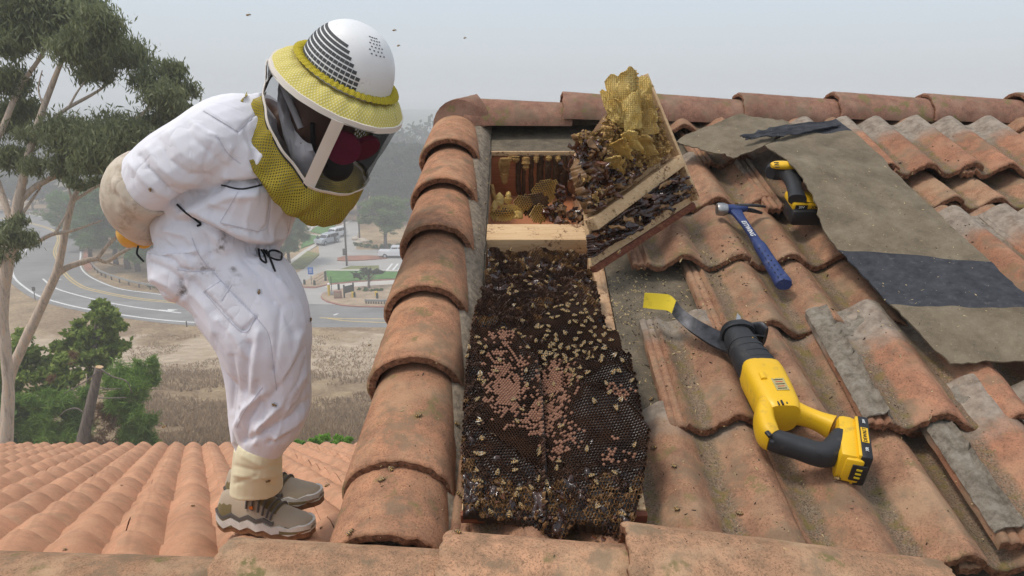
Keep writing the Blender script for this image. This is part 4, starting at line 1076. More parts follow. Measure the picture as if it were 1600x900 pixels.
def felt(name, label, L, R, HL, HR, bands, ni=70, nj=26, th=0.004, ragged=0.008, seed=0):
    """strip between a left and a right edge; L, R rows of (px, py), HL, HR heights over the roof"""
    lp = crom([RP(p[0], p[1], h) for p, h in zip(L, HL)], ni); rp = crom([RP(p[0], p[1], h) for p, h in zip(R, HR)], ni)
    grid = []; band = []
    for i in range(ni):
        row = []
        for j in range(nj):
            u = j / (nj - 1); p = lp[i].lerp(rp[i], u)
            if j in (0, nj - 1): p = p + (rp[i] - lp[i]).normalized() * ragged * (nz(i * 0.45, seed, j) + nz(i * 1.7, seed, j) * .5)
            if i in (0, ni - 1): p = p + (lp[1] - lp[0]).normalized() * ragged * 1.5 * nz(j * 0.6, seed, i)
            p = p + N_MAIN * (0.009 * nz(u * 3 + seed, i * 0.09) + 0.004 * nz(u * 9, i * 0.3, seed + 3))
            row.append(p); t = i / (ni - 1)
            band.append(max((sstep(b0 - .012, b0 + .002, t) * (1 - sstep(b1 - .002, b1 + .012, t)) for b0, b1 in bands(u)), default=0))
        grid.append(row)
    mb = MB().sheet(grid, -th)
    o = thing(name, label, 'roofing felt', lp[ni // 2], 'pieces of roofing felt'); q = mb.part('felt_sheet', M_FELT, o, True, 30)
    at = q.data.attributes.new('band', 'FLOAT', 'POINT'); at.data.foreach_set('value', band + band); return o
felt('roofing_felt', 'long strip of stiff brown roofing felt with dark tar bands draped over the drill',
     [(1176, 219), (1234, 256), (1266, 301), (1287, 360), (1332, 414), (1406, 492), (1484, 570)], [(1306, 187), (1375, 245), (1440, 312), (1510, 378), (1580, 442), (1640, 495), (1720, 560)],
     [0.085, 0.165, 0.150, 0.105, 0.080, 0.085, 0.075], [0.125, 0.130, 0.120, 0.115, 0.115, 0.115, 0.11], lambda u: ((0.605 - 0.015 * u, 0.795 + 0.012 * u), (-0.1, 0.055 * u)), seed=2)
felt('roofing_felt', 'small torn offcut of roofing felt lying at the top of the long strip',
     [(1054, 222), (1100, 198), (1158, 178)], [(1146, 246), (1200, 224), (1244, 192)], [0.065, 0.09, 0.10], [0.10, 0.12, 0.10], lambda u: (), 30, 20, seed=5)
felt('roofing_felt', 'narrow curled tar-black flap folded over the upper end of the long felt strip',
     [(1156, 212), (1215, 198), (1302, 186)], [(1170, 217), (1222, 210), (1312, 198)], [0.145, 0.15, 0.14], [0.135, 0.14, 0.13], lambda u: ((-0.2, 1.2),), 30, 8, seed=8)

# ---- tool materials
def tool_plastic(name, base, rough, dirt):
    t = NT(name, rough, base, 0.45)
    n = t.noise(38, 5, 0.7); f = t.noise(400, 2)
    col = t.ramp(t.noise(9, 3), [(0.3, [c * 0.86 for c in base]), (0.7, base)])
    t.set('Base Color', t.mix(t.ramp(n, [(0.56, 0.0), (0.70, 0.55)]), col, dirt)); t.set('Roughness', t.ramp(n, [(0.4, rough), (0.7, min(1, rough + 0.25))]))
    t.bump(f, 0.12, 0.001); return t.m
M_YELLOW = tool_plastic('yellow_tool_plastic', (0.80, 0.47, 0.012), 0.38, (0.40, 0.24, 0.05))
M_RUBBER = tool_plastic('black_tool_rubber', (0.022, 0.023, 0.026), 0.55, (0.09, 0.08, 0.07))
M_BATT = tool_plastic('black_battery_plastic', (0.012, 0.012, 0.014), 0.4, (0.05, 0.045, 0.04))
M_STEEL = simple('worn_steel', (0.42, 0.41, 0.40), 0.38, 0.25, 60, 0.3, metallic=0.9)
M_DSTEEL = simple('dark_steel', (0.055, 0.055, 0.06), 0.45, 0.4, 50, 0.4, metallic=0.6)
M_BLUE = tool_plastic('blue_grip', (0.022, 0.042, 0.145), 0.5, (0.16, 0.17, 0.24))
M_PRINT = simple('white_print', (0.8, 0.8, 0.78), 0.6, 0.05); M_BPRINT = simple('black_print', (0.02, 0.02, 0.02), 0.6, 0.1)
M_LABEL = simple('label_grey', (0.42, 0.36, 0.16), 0.6, 0.2, 300); M_REDP = simple('red_print', (0.5, 0.06, 0.04), 0.6)
M_PYEL = tool_plastic('chipped_yellow_paint', (0.72, 0.53, 0.02), 0.5, (0.10, 0.08, 0.03))
def sect(c, d, a, b, n=18, p=3.2, up=N_MAIN):      # rounded-rectangle section of half sizes a (in the roof plane), b (normal)
    s_ = d.cross(up).normalized(); nn = s_.cross(d).normalized(); out = []
    for k in range(n):
        t = 2 * pi * k / n; x, y = cos(t), sin(t)
        out.append(c + s_ * (a * (abs(x) ** (2 / p)) * (1 if x > 0 else -1)) + nn * (b * (abs(y) ** (2 / p)) * (1 if y > 0 else -1)))
    return out
def body(mb, rows, n=18, p=3.2, mi=0, steps=None):
    """rows of (px, py, height, half width px, half thickness m) -> rounded tube"""
    R = []
    pts = [RP(r[0], r[1], r[2]) for r in rows]
    data = [(*pts[i], r[3] * (pts[i].y * CP - pts[i].z * SP) / FPX, r[4]) for i, r in enumerate(rows)]
    if steps:
        data = [tuple(v) for v in crom([np.array(d) for d in data], steps)] if False else interp_rows(data, steps)
    cs = [V(d[:3]) for d in data]
    for i, d in enumerate(data):
        dr = (cs[min(i + 1, len(cs) - 1)] - cs[max(i - 1, 0)]).normalized(); R.append(sect(cs[i], dr, d[3], d[4], n, p))
    return mb.loft(R, mi=mi)
def interp_rows(data, n):
    out = []; m = len(data) - 1
    for i in range(n):
        t = i / (n - 1) * m; k = min(int(t), m - 1); u = t - k
        q = [data[max(k - 1, 0)], data[k], data[k + 1], data[min(k + 2, m)]]
        out.append(tuple(0.5 * (2 * b + (c - a) * u + (2 * a - 5 * b + 4 * c - d) * u * u + (3 * b - a - 3 * c + d) * u ** 3) for a, b, c, d in zip(*q)))
    return out
def letter(parent, body_, size, at, along, up, m, nm='lettering', lift=0.0006):
    me = text_mesh(body_, size); F = frame(V(at) + V(up).normalized() * lift, along, up)
    me.transform(WM[parent].inverted() @ F); return link(nm, me, WM[parent], parent, m)

# ---- reciprocating saw
saw = thing('reciprocating_saw', 'yellow and black cordless reciprocating saw lying across the tiles', 'power saw', RP(1230, 620, 0.03))
hS = 0.066
mb = MB(); body(mb, [(1150, 521, hS, 17, .026), (1153, 528, hS, 21, .031), (1160, 541, hS, 23, .033), (1172, 561, hS, 27, .035), (1184, 578, hS, 30, .037), (1190, 588, hS, 31, .037)], 22, 2.6, steps=16); mb.part('nose_boot', M_RUBBER, saw)
for i in range(4):
    mb = MB(); k = i / 3; body(mb, [(1160 + 20 * k, 541 + 30 * k, hS, 24.5 + 4.6 * k, .0345 + .0028 * k), (1162 + 20 * k, 544.5 + 30 * k, hS, 24.5 + 4.6 * k, .0345 + .0028 * k)], 22, 2.6); mb.part('boot_ridge', M_RUBBER, saw)
mb = MB(); body(mb, [(1187, 580, hS, 30, .037), (1191, 590, hS, 32, .040), (1202, 612, hS, 32, .041), (1211, 631, hS, 31.5, .040), (1218, 645, hS, 30, .039), (1222, 654, hS, 26, .036)], 24, 3.4, steps=20); mb.part('motor_housing', M_YELLOW, saw)
mb = MB(); body(mb, [(1196, 632, hS, 12, .034), (1193, 648, hS, 14, .034), (1194, 664, hS, 14.5, .032), (1200, 680, hS, 15, .030), (1208, 688, hS, 12, .026)], 18, 3, steps=14); mb.part('trigger_housing', M_YELLOW, saw)
mb = MB(); body(mb, [(1226, 640, hS, 12, .030), (1244, 646, hS, 11, .026), (1262, 652, hS, 10, .022), (1282, 660, hS, 11, .022), (1300, 668, hS, 14, .026)], 18, 3, steps=14); mb.part('upper_bar', M_YELLOW, saw)
mb = MB(); body(mb, [(1203, 686, hS, 12.5, .024), (1222, 692, hS, 14.5, .024), (1248, 700, hS, 15.5, .023), (1272, 708, hS, 16, .024), (1290, 710, hS, 17, .026), (1304, 702, hS, 19, .029), (1312, 688, hS, 16, .030)], 20, 2.6, steps=24); mb.part('rubber_grip', M_RUBBER, saw)
mb = MB(); body(mb, [(1198, 675, hS + .026, 4, .004), (1204, 682, hS + .026, 4, .004)], 10, 2.4); mb.part('trigger_lock', M_BATT, saw)
for px, py in ((1206, 690), (1279, 707)):
    mb = MB(); c = RP(px, py, hS + 0.0235); mb.tube([c, c + N_MAIN * 0.0012], 0.0042, 12, V((1, 0, 0))); mb.part('screw', M_BATT, saw)
ax = (RP(1335, 690, 0) - RP(1308, 690, 0)).normalized()
bdir = (RP(1320, 740, 0) - RP(1312, 655, 0)).normalized(); sdir = N_MAIN.cross(bdir)
if sdir.x < 0: sdir = -sdir
RB = Matrix((bdir, sdir, bdir.cross(sdir))).transposed()
cB = RP(1319, 700, 0.060)
mb = MB(); mb.bbox(cB, (0.112, 0.036, 0.074), RB, 0.011); mb.part('battery_mount', M_YELLOW, saw)
mb = MB(); mb.bbox(cB + bdir * 0.045 + sdir * 0.010, (0.030, 0.034, 0.060), RB, 0.006); mb.part('battery_latch_housing', M_YELLOW, saw)
mb = MB(); mb.bbox(cB + sdir * 0.028 - bdir * 0.002, (0.116, 0.024, 0.078), RB, 0.007); bt = mb.part('battery_pack', M_BATT, saw)
mb = MB(); mb.bbox(cB + sdir * 0.0165 + bdir * 0.0 + N_MAIN * 0.0006, (0.108, 0.006, 0.079), RB, 0.002); mb.part('battery_collar', M_YELLOW, saw)
topz = RB @ V((0, 0, 1)); topz = topz if topz.dot(N_MAIN) > 0 else -topz
tp = cB + topz * 0.0392
mb = MB(); mb.box(tp + sdir * 0.028 - bdir * 0.004, (0.040, 0.013, 0.0012), RB); mb.part('battery_label', M_YELLOW, saw, False)
letter(saw, 'DEWALT', 0.0095, tp + sdir * 0.028 - bdir * 0.004 + topz * .0006, -bdir, topz, M_BPRINT)
letter(saw, '20V', 0.007, tp + sdir * 0.029 - bdir * 0.042, -bdir, topz, M_PRINT)
letter(saw, 'XR', 0.008, tp + sdir * 0.029 + bdir * 0.034, -bdir, topz, M_PRINT)
mb = MB(); mb.bbox(cB + bdir * 0.0605 + sdir * 0.020, (0.004, 0.026, 0.040), RB, 0.0015); mb.part('battery_latch', M_BATT, saw)
for i in range(3):
    mb = MB(); mb.box(cB + bdir * 0.063 + sdir * 0.020 + topz * (-0.010 + 0.01 * i), (0.0012, 0.010, 0.004), RB); mb.part('charge_light', M_PYEL, saw, False)
# vents, rating label and emblem on the yellow housing
d1 = (RP(1222, 650, 0) - RP(1191, 590, 0)).normalized(); s1 = N_MAIN.cross(d1)
if s1.x < 0: s1 = -s1
R1_ = Matrix((d1, s1, d1.cross(s1))).transposed(); nz1 = N_MAIN
for i in range(5):
    c = RP(1216 + i * 6.2, 630 - i * 1.0, hS + 0.0385 - 0.0028 * abs(i - 1)); mb = MB(); mb.bbox(c, (0.013, 0.0035, 0.004), R1_, 0.0008); mb.part('vent_slot', M_BATT, saw)
c = RP(1219, 600, hS + 0.0405); mb = MB(); mb.box(c, (0.036, 0.026, 0.0008), R1_); mb.part('rating_label', M_LABEL, saw, False)
for i in range(5):
    mb = MB(); mb.box(c + d1 * (-0.013 + 0.0065 * i) + N_MAIN * 0.0005, (0.0022, 0.019 - 0.004 * (i % 2), 0.0006), R1_); mb.part('label_line', M_REDP if i in (1, 3) else M_BPRINT, saw, False)
c = RP(1187, 569, hS + 0.0) ; c = RP(1180, 530, hS + 0.028)
c = RP(1167, 527, hS + 0.0305); mb = MB(); mb.bbox(c, (0.014, 0.026, 0.003), R1_, 0.001); mb.part('emblem_plate', M_YELLOW, saw)
letter(saw, 'D', 0.013, c + N_MAIN * 0.0016, s1, N_MAIN, M_BPRINT)
mb = MB(); body(mb, [(1190, 583, hS + 0.040, 5, .004), (1194, 592, hS + 0.041, 5, .004)], 12, 2.2); mb.part('lever', M_YELLOW, saw)
# shoe and blade
mb = MB(); body(mb, [(1149, 515, hS, 24, .030), (1152, 520, hS, 27, .036), (1154, 525, hS, 26, .035)], 22, 2.4); mb.part('shoe_collar', M_BATT, saw)
mb = MB(); body(mb, [(1172, 515, hS, 4, .02), (1186, 519, hS, 6, .030), (1196, 526, hS, 4, .026)], 16, 2.4, steps=10); mb.part('shoe_flange', M_DSTEEL, saw)
mb = MB(); body(mb, [(1143, 517, hS - .005, 8, .028), (1147, 522, hS - .005, 12, .030)], 16, 2.6); mb.part('shoe_hinge', M_DSTEEL, saw)
g = []
for i in range(9):
    t = i / 8; an = lerp(-1.2, 1.5, t); g.append([RP(lerp(1143, 1196, t), lerp(505, 529, t) + 7 * sin(pi * t) - 3, hS - 0.03), RP(lerp(1143, 1196, t), lerp(505, 529, t) + 7 * sin(pi * t) - 3, hS + 0.024 - 0.012 * abs(2 * t - 1))])
mb = MB().sheet(g, 0.003); mb.part('shoe', M_DSTEEL, saw)
mb = MB(); mb.poly([RP(1152, 489, hS), RP(1157, 494, hS), RP(1163, 528, hS), RP(1147, 528, hS), RP(1148, 510, hS)], 0.0016, N_MAIN); mb.part('blade', M_STEEL, saw, False)

# ---- framing hammer
ham = thing('hammer', 'blue steel hammer with textured blue grip lying on the tiles', 'hammer', RP(1180, 385, 0.03))
def tube_px(rows, n=14, p=2.6, steps=None):
    mb = MB(); return body(mb, rows, n, p, steps=steps)
tube_px([(1120, 327, .051, 9, .018), (1123, 327, .051, 10.5, .0195), (1131, 327, .051, 10.5, .0195), (1136, 327, .051, 8.5, .016)], 16, 2.1).part('striking_face', M_STEEL, ham)
tube_px([(1134, 327, .051, 8, .015), (1142, 326, .051, 7, .012), (1152, 326, .051, 7.5, .012), (1166, 324.5, .051, 6, .011)], 14, 2.6, 8).part('head', M_BLUE, ham)
tube_px([(1148, 322, .059, 3.5, .004), (1164, 320.5, .061, 3.5, .004), (1180, 321, .059, 3.2, .004), (1196, 323, .053, 2.6, .003)], 10, 2.6, 10).part('claw', M_DSTEEL, ham)
tube_px([(1163, 327, .043, 4.5, .006), (1176, 329, .039, 4.2, .006), (1191, 333, .033, 2.8, .003)], 10, 2.6, 10).part('claw', M_DSTEEL, ham)
tube_px([(1147, 326, .049, 11, .008), (1155, 338, .047, 8, .008), (1166, 353, .045, 6.5, .008), (1177, 369, .043, 6.5, .0085), (1186, 384, .041, 8, .010)], 14, 3, 14).part('shank', M_BLUE, ham)
tube_px([(1183, 379, .041, 7.5, .012), (1188, 386, .041, 9.5, .0145), (1198, 402, .039, 10, .015), (1208, 418, .037, 11, .016), (1217, 432, .036, 12, .017), (1223, 441, .035, 13.5, .018), (1225, 445, .035, 12, .016)], 18, 2.3, 20).part('grip', M_BLUE, ham)
hd = (RP(1177, 369, .05) - RP(1160, 344, .05)).normalized()
letter(ham, 'ESTWING', 0.020, RP(1169, 357, .0545), hd, N_MAIN, M_PRINT)
for i in range(14):
    t = i / 13; c = RP(lerp(1189, 1221, t) + (4 if i % 2 else -3), lerp(388, 436, t), 0.0545 - 0.0015 * t); mb = MB(); mb.tube([c - N_MAIN * .001, c + N_MAIN * 0.0006], 0.0022, 8, V((1, 0, 0))); mb.part('grip_dimple', M_BATT, ham)

# ---- pry bar
bar = thing('pry_bar', 'flat black pry bar with a yellow painted end resting on a tile', 'pry bar', RP(1070, 500, 0.03))
top_ = [(1007, 457.5, .085), (1028, 458.5, .085), (1046, 461, .082), (1057, 470, .076), (1068, 484, .068), (1088, 500, .060), (1112, 514, .052), (1130, 523, .048), (1141, 527, .046)]
bot_ = [(1005, 480, .052), (1022, 483, .052), (1040, 485, .052), (1051, 490, .050), (1060, 502, .048), (1076, 517, .046), (1098, 533, .044), (1118, 545, .044), (1137, 553, .044)]
tg, bg_ = crom([RP(*p) for p in top_], 40), crom([RP(*p) for p in bot_], 40)
def strip(i0, i1, name, m, parent, th=0.006):
    g = [[tg[i].lerp(bg_[i], j / 4) for j in range(5)] for i in range(i0, i1)]
    return MB().sheet(g, th).part(name, m, parent, True, 30)
strip(0, 16, 'painted_end', M_PYEL, bar); strip(15, 40, 'bar', M_DSTEEL, bar)
c = tg[31].lerp(bg_[31], 0.45); nn = (tg[31] - bg_[31]).cross(tg[32] - tg[30]).normalized(); nn = nn if nn.dot(-c) > 0 else -nn
hx = (tg[33] - tg[29]).normalized(); hy = nn.cross(hx)
mb = MB(); mb.poly([c + nn * .0015 - hx * .012, c + nn * .0015 + hx * .008 + hy * .008, c + nn * .0015 + hx * .008 - hy * .008], 0.001, nn); mb.part('nail_slot', M_TILE, bar, False)

# ---- drill under the felt
dr = thing('cordless_drill', 'yellow and black cordless drill half covered by the felt strip', 'drill', RP(1245, 340, 0.03))
bx = V((1, 0, 0)); cD = RP(1256, 325, 0.075)
mb = MB(); mb.bbox(cD + V((0.012, 0.0, -0.012)), (0.120, 0.085, 0.050), FR, 0.010); mb.part('battery_pack', M_BATT, dr)
mb = MB(); mb.bbox(cD + FR @ V((0.012, 0.010, 0.020)), (0.118, 0.085, 0.022), FR, 0.006); mb.part('battery_shoe', M_YELLOW, dr)
fz = FR @ V((0, -1, 0)); fc = cD + FR @ V((0.012, -0.0326, 0.020))
mb = MB(); mb.box(fc + FR @ V((-0.034, 0, 0)), (0.036, 0.0012, 0.013), FR); mb.part('label_patch', M_BATT, dr, False)
mb = MB(); mb.box(fc + FR @ V((0.040, 0, 0)), (0.026, 0.0012, 0.013), FR); mb.part('label_patch', M_BATT, dr, False)
letter(dr, '20V', 0.010, fc + FR @ V((-0.034, -0.001, 0)), bx, fz, M_PRINT); letter(dr, 'XR', 0.016, fc + FR @ V((0.004, 0, -0.001)), bx, fz, M_BPRINT); letter(dr, '4', 0.013, fc + FR @ V((0.038, -0.001, 0)), bx, fz, M_PRINT)
uz = FR @ V((0, 0, 1)); letter(dr, 'DEWALT', 0.010, cD + FR @ V((0.008, -0.026, 0.0312)), bx, uz, M_BPRINT)
mb = MB(); body(mb, [(1246, 312, .115, 14, .018), (1243, 300, .120, 11.5, .018), (1240, 288, .125, 11.5, .019), (1236, 276, .128, 14, .021), (1228, 268, .125, 16, .022)], 18, 2.5, steps=16); mb.part('rubber_grip', M_RUBBER, dr)
mb = MB(); body(mb, [(1204, 270, .120, 8, .020), (1208, 268, .120, 13, .026), (1220, 266, .120, 14.5, .029), (1240, 267, .120, 14.5, .030), (1262, 270, .118, 14, .030), (1290, 275, .11, 12, .026)], 20, 2.6, steps=18); mb.part('motor_sleeve', M_RUBBER, dr)
mb = MB(); body(mb, [(1205, 259, .150, 5, .006), (1211, 258, .152, 8, .010), (1222, 258, .154, 9, .011), (1234, 259, .152, 9, .011), (1244, 261, .146, 7, .008)], 18, 2.6, steps=14); mb.part('top_cover', M_YELLOW, dr)
for i in range(3):
    c = RP(1213 + i * 0.8, 254 + 3.5 * i, .165); mb = MB(); mb.box(c, (0.014, 0.003, 0.002), FR); mb.part('vent_slot', M_BATT, dr, False)
# ================================================================ the beekeeper
CR, CU, CFW = V((1, 0, 0)), V((0, SP, CP)), V((0, CP, -SP))
def depth(p): return p.y * CP - p.z * SP
def limb(mb, rows, n=20, steps=None, k=1.0, p=2.3):
    """rows (px, py, Y, half width px, half depth m): a rounded section at each point of the limb"""
    d = []
    for px, py, Y, hw, hd in rows:
        c = P(px, py, Y); d.append((c.x, c.y, c.z, hw * depth(c) / FPX * k, hd * k))
    if steps: d = interp_rows(d, steps)
    cs = [V(q[:3]) for q in d]; R = []; prev = None
    for i, q in enumerate(d):
        t = (cs[min(i + 1, len(cs) - 1)] - cs[max(i - 1, 0)]).normalized()
        s_ = CFW.cross(t)
        s_ = s_.normalized() if s_.length > 0.15 else prev
        if prev is not None and s_.dot(prev) < 0: s_ = -s_
        prev = s_; w = t.cross(s_).normalized(); ring = []
        for j in range(n):
            a = 2 * pi * j / n; x, y = cos(a), sin(a)
            ring.append(cs[i] + s_ * (q[3] * abs(x) ** (2 / p) * (1 if x > 0 else -1)) + w * (q[4] * abs(y) ** (2 / p) * (1 if y > 0 else -1)))
        R.append(ring)
    return mb.loft(R)
def remesh(mb, voxel, smooth=2, name='bee_suit'):
    me = mesh(name, mb.v, mb.f, False); o = bpy.data.objects.new(name, me); COL.objects.link(o)
    bm = bmesh.new(); bm.from_mesh(me); bmesh.ops.recalc_face_normals(bm, faces=bm.faces); bm.to_mesh(me); bm.free()
    m = o.modifiers.new('r', 'REMESH'); m.mode = 'VOXEL'; m.voxel_size = voxel
    if smooth:
        s_ = o.modifiers.new('s', 'SMOOTH'); s_.iterations = smooth; s_.factor = 0.5
    dg = bpy.context.evaluated_depsgraph_get(); dg.update()
    r = bpy.data.meshes.new_from_object(o.evaluated_get(dg)); r.name = name
    bpy.data.objects.remove(o); bpy.data.meshes.remove(me)
    r.polygons.foreach_set('use_smooth', [True] * len(r.polygons)); return r
def seg_dist(px, py, line):
    best = np.full(px.shape, 1e9); side = np.zeros(px.shape)
    for (x0, y0), (x1, y1) in zip(line, line[1:]):
        dx, dy = x1 - x0, y1 - y0; L2 = dx * dx + dy * dy
        t = np.clip(((px - x0) * dx + (py - y0) * dy) / L2, 0, 1)
        d = np.hypot(px - x0 - t * dx, py - y0 - t * dy); best = np.minimum(best, d)
    return best
def sculpt(me, lines, plates=(), amp=0.005, freq=9.0, seed=0, near=True, shrink=0.0):
    """cloth folds pressed into a mesh: ridges (+) and creases (-) along lines, low wrinkles everywhere"""
    n = len(me.vertices); co = np.zeros(n * 3); no = np.zeros(n * 3)
    me.vertices.foreach_get('co', co); me.vertex_normals.foreach_get('vector', no); co = co.reshape(-1, 3); no = no.reshape(-1, 3)
    d = co[:, 1] * CP - co[:, 2] * SP; px = 800 + FPX * co[:, 0] / d; py = 450 - FPX * (co[:, 2] * CP + co[:, 1] * SP) / d
    disp = np.zeros(n)
    front = np.clip((-no @ np.array(CFW)) * 2.0 + 0.3, 0, 1)
    for line, a, w in lines:
        q_ = seg_dist(px, py, line) / w; disp += a * (0.55 * np.exp(-q_ * 1.25) + 0.45 * np.exp(-q_ ** 2)) * front
    for poly, a in plates:
        ins = np.array([inpoly(x, y, poly) for x, y in zip(px, py)]); disp += a * ins * front
    for i in range(n):
        c = co[i]; v = V((c[0] * freq + c[2] * 4, c[1] * freq, c[2] * freq * 0.55 - c[0] * 3 + seed))
        a1 = noise.noise(v); a2 = noise.noise(v * 2.6 + V((5, 1, 2))); a3 = noise.noise(v * 7.0)
        disp[i] += amp * (0.8 * noise.noise(v * 0.35) + 0.45 * (0.35 - abs(a1) ** 0.7) + 0.10 * a3)
    disp += shrink
    co += no * disp[:, None]; me.vertices.foreach_set('co', co.reshape(-1)); me.update()
    return px, py, front
person = thing('person', 'person in a white bee suit and yellow-brimmed helmet bending over with hands behind back', 'person', LP(420, 835))
# ---- materials
def cloth(name, a, rough=0.85, stain=None, weave=900, bump=0.15, st=0.5):
    t = NT(name, rough, a, 0.1); n = t.noise(5, 4, 0.6); f = t.noise(weave, 2)
    col = t.ramp(n, [(0.3, [c * 0.95 for c in a]), (0.7, a)])
    if stain:
        s_ = t.attr('stain')['Fac']; g = t.noise(42, 5, 0.75)
        col = t.mix(t.math('MULTIPLY', s_, t.ramp(g, [(0.44, 0.0), (0.60, 1.0)])), col, stain)
        col = t.mix(t.math('MULTIPLY', t.ramp(t.noise(4, 3), [(0.5, 0.0), (0.75, 1.0)]), st), col, [c * 0.86 for c in a[:2]] + [a[2] * 0.74])
    t.set('Base Color', col); t.set('Sheen Weight', 0.15)
    if stain:
        v = t.mapping(t.obj(), (1.0, 1.0, 0.55), (0.3, 0.5, 0.6)); r1 = t.math('ABSOLUTE', t.math('SUBTRACT', t.noise(4.5, 2, 0.5, v, 0.8), 0.5)); r2 = t.math('ABSOLUTE', t.math('SUBTRACT', t.noise(11, 2, 0.5, v, 0.8), 0.5))
        h = t.math('ADD', t.math('MULTIPLY', t.math('SQRT', r1), 1.0), t.math('MULTIPLY', t.math('SQRT', r2), 0.40))
        t.bump(t.math('ADD', h, t.math('MULTIPLY', f, 0.03)), 0.36, 0.02)
    else: t.bump(f, bump, 0.001)
    return t.m
M_SUIT = cloth('white_canvas', (0.80, 0.79, 0.835), stain=(0.16, 0.135, 0.12), st=0.12)
M_GLOVE = cloth('soiled_canvas', (0.66, 0.57, 0.47), stain=(0.36, 0.27, 0.19), st=0.7)
M_LEATH = cloth('yellow_leather', (0.74, 0.40, 0.05), 0.6)
M_TAPEW = cloth('cream_tape', (0.74, 0.68, 0.60), 0.8)
M_MASK = cloth('cream_masking_tape', (0.78, 0.70, 0.47), 0.5)
M_SKIN = simple('brown_skin', (0.12, 0.062, 0.040), 0.5, 0.1, 30)
M_SHIRT = cloth('grey_checked_shirt', (0.46, 0.455, 0.49), 0.85)
M_PINK = simple('magenta_filter', (0.27, 0.016, 0.07), 0.75, 0.15, 40)
M_RESP = simple('grey_rubber', (0.05, 0.05, 0.055), 0.5)
M_CORD = simple('black_cord', (0.012, 0.012, 0.014), 0.6)
def helmet_plastic():
    t = NT('scuffed_white_plastic', 0.35, (0.8, 0.8, 0.79), 0.5); n = t.noise(14, 6, 0.75); g = t.noise(70, 4, 0.7)
    col = t.ramp(t.noise(3, 3), [(0.3, (0.74, 0.74, 0.73)), (0.7, (0.82, 0.82, 0.81))])
    col = t.mix(t.math('MULTIPLY', t.ramp(n, [(0.55, 0.0), (0.70, 1.0)]), t.ramp(g, [(0.45, 0.0), (0.62, 0.7)])), col, (0.46, 0.38, 0.30))
    t.set('Base Color', col); t.set('Roughness', t.ramp(n, [(0.3, 0.3), (0.7, 0.6)])); return t.m
M_HELM = helmet_plastic(); M_VENT = simple('vent_shadow_grey', (0.075, 0.078, 0.08), 0.7)
def net(name, a, b, alpha_hole, su, sv, hole=0.5):
    """woven net; the 'net' attribute carries coordinates along the cloth in metres"""
    t = NT(name, 0.7, a, 0.2); at = t.attr('net')['Vector']; x = t.sep(at)
    def wave(c, k): return t.math('ADD', t.math('MULTIPLY', t.math('SINE', t.math('MULTIPLY', c, k)), 0.5), 0.5)
    p = t.math('ADD', x[0], t.math('MULTIPLY', x[1], 0.6)); q = t.math('SUBTRACT', x[0], t.math('MULTIPLY', x[1], 0.6))
    h = t.math('MULTIPLY', wave(p, su), wave(q, sv))
    m = t.ramp(h, [(hole - 0.12, 0.0), (hole + 0.06, 1.0)])
    n = t.noise(7, 3)
    col = t.ramp(n, [(0.3, [c * 0.9 for c in a]), (0.7, a)])
    t.set('Base Color', t.mix(m, col, b)); t.bump(h, 0.5, 0.002)
    if alpha_hole < 1: t.set('Alpha', t.math('SUBTRACT', 1.0, t.math('MULTIPLY', m, 1 - alpha_hole)))
    return t.m
M_YNET = net('yellow_net', (0.37, 0.285, 0.03), (0.15, 0.11, 0.012), 0.55, 800, 800, 0.42)
M_BRIM = net('yellow_brim_net', (0.60, 0.50, 0.115), (0.70, 0.63, 0.33), 1.0, 800, 800, 0.42)
M_RUFF = net('gathered_yellow_net', (0.50, 0.40, 0.03), (0.28, 0.21, 0.012), 1.0, 1300, 1300, 0.45)
def tulle(a):
    t = NT('black_tulle', 0.8, (0.012, 0.012, 0.013), 0.1); t.set('Alpha', a); return t.m
M_TULLE, M_TULLED, M_TULLEC = tulle(0.44), tulle(0.80), tulle(0.34)
# ---- suit
LIMBS = dict(
    torso=[(306, 402, 2.10, 66, .15), (322, 378, 2.10, 86, .175), (350, 338, 2.09, 98, .18), (376, 288, 2.07, 96, .18), (392, 240, 2.06, 86, .185), (404, 204, 2.06, 68, .18), (424, 180, 2.06, 44, .12), (436, 170, 2.06, 34, .08)],
    near_leg=[(322, 372, 2.06, 86, .16), (331, 400, 2.06, 100, .165), (360, 432, 2.05, 84, .15), (384, 462, 2.03, 88, .14), (400, 492, 2.01, 86, .125), (411, 522, 2.00, 80, .118), (419, 555, 2.00, 72, .11), (428, 590, 2.01, 60, .10), (428, 628, 2.02, 60, .098), (420, 662, 2.02, 54, .09), (413, 686, 2.02, 42, .075), (408, 704, 2.02, 35, .062)],
    far_leg=[(322, 420, 2.2, 46, .10), (348, 468, 2.24, 36, .10), (364, 520, 2.25, 29, .095), (373, 560, 2.25, 27, .09), (384, 600, 2.24, 30, .09), (392, 650, 2.23, 34, .085), (398, 690, 2.22, 33, .07), (404, 712, 2.22, 30, .055)],
    near_arm=[(392, 200, 2.02, 52, .10), (355, 208, 1.96, 60, .10), (312, 233, 1.93, 58, .098), (272, 258, 1.93, 58, .095), (240, 281, 1.94, 54, .088), (230, 289, 1.95, 50, .082)],
    far_arm=[(395, 205, 2.18, 50, .10), (350, 215, 2.26, 58, .10), (290, 260, 2.29, 50, .09), (240, 300, 2.28, 44, .08)])
mb = MB()
for k, rows in LIMBS.items(): limb(mb, rows, 22, 26)
me = remesh(mb, 0.0052, 3)
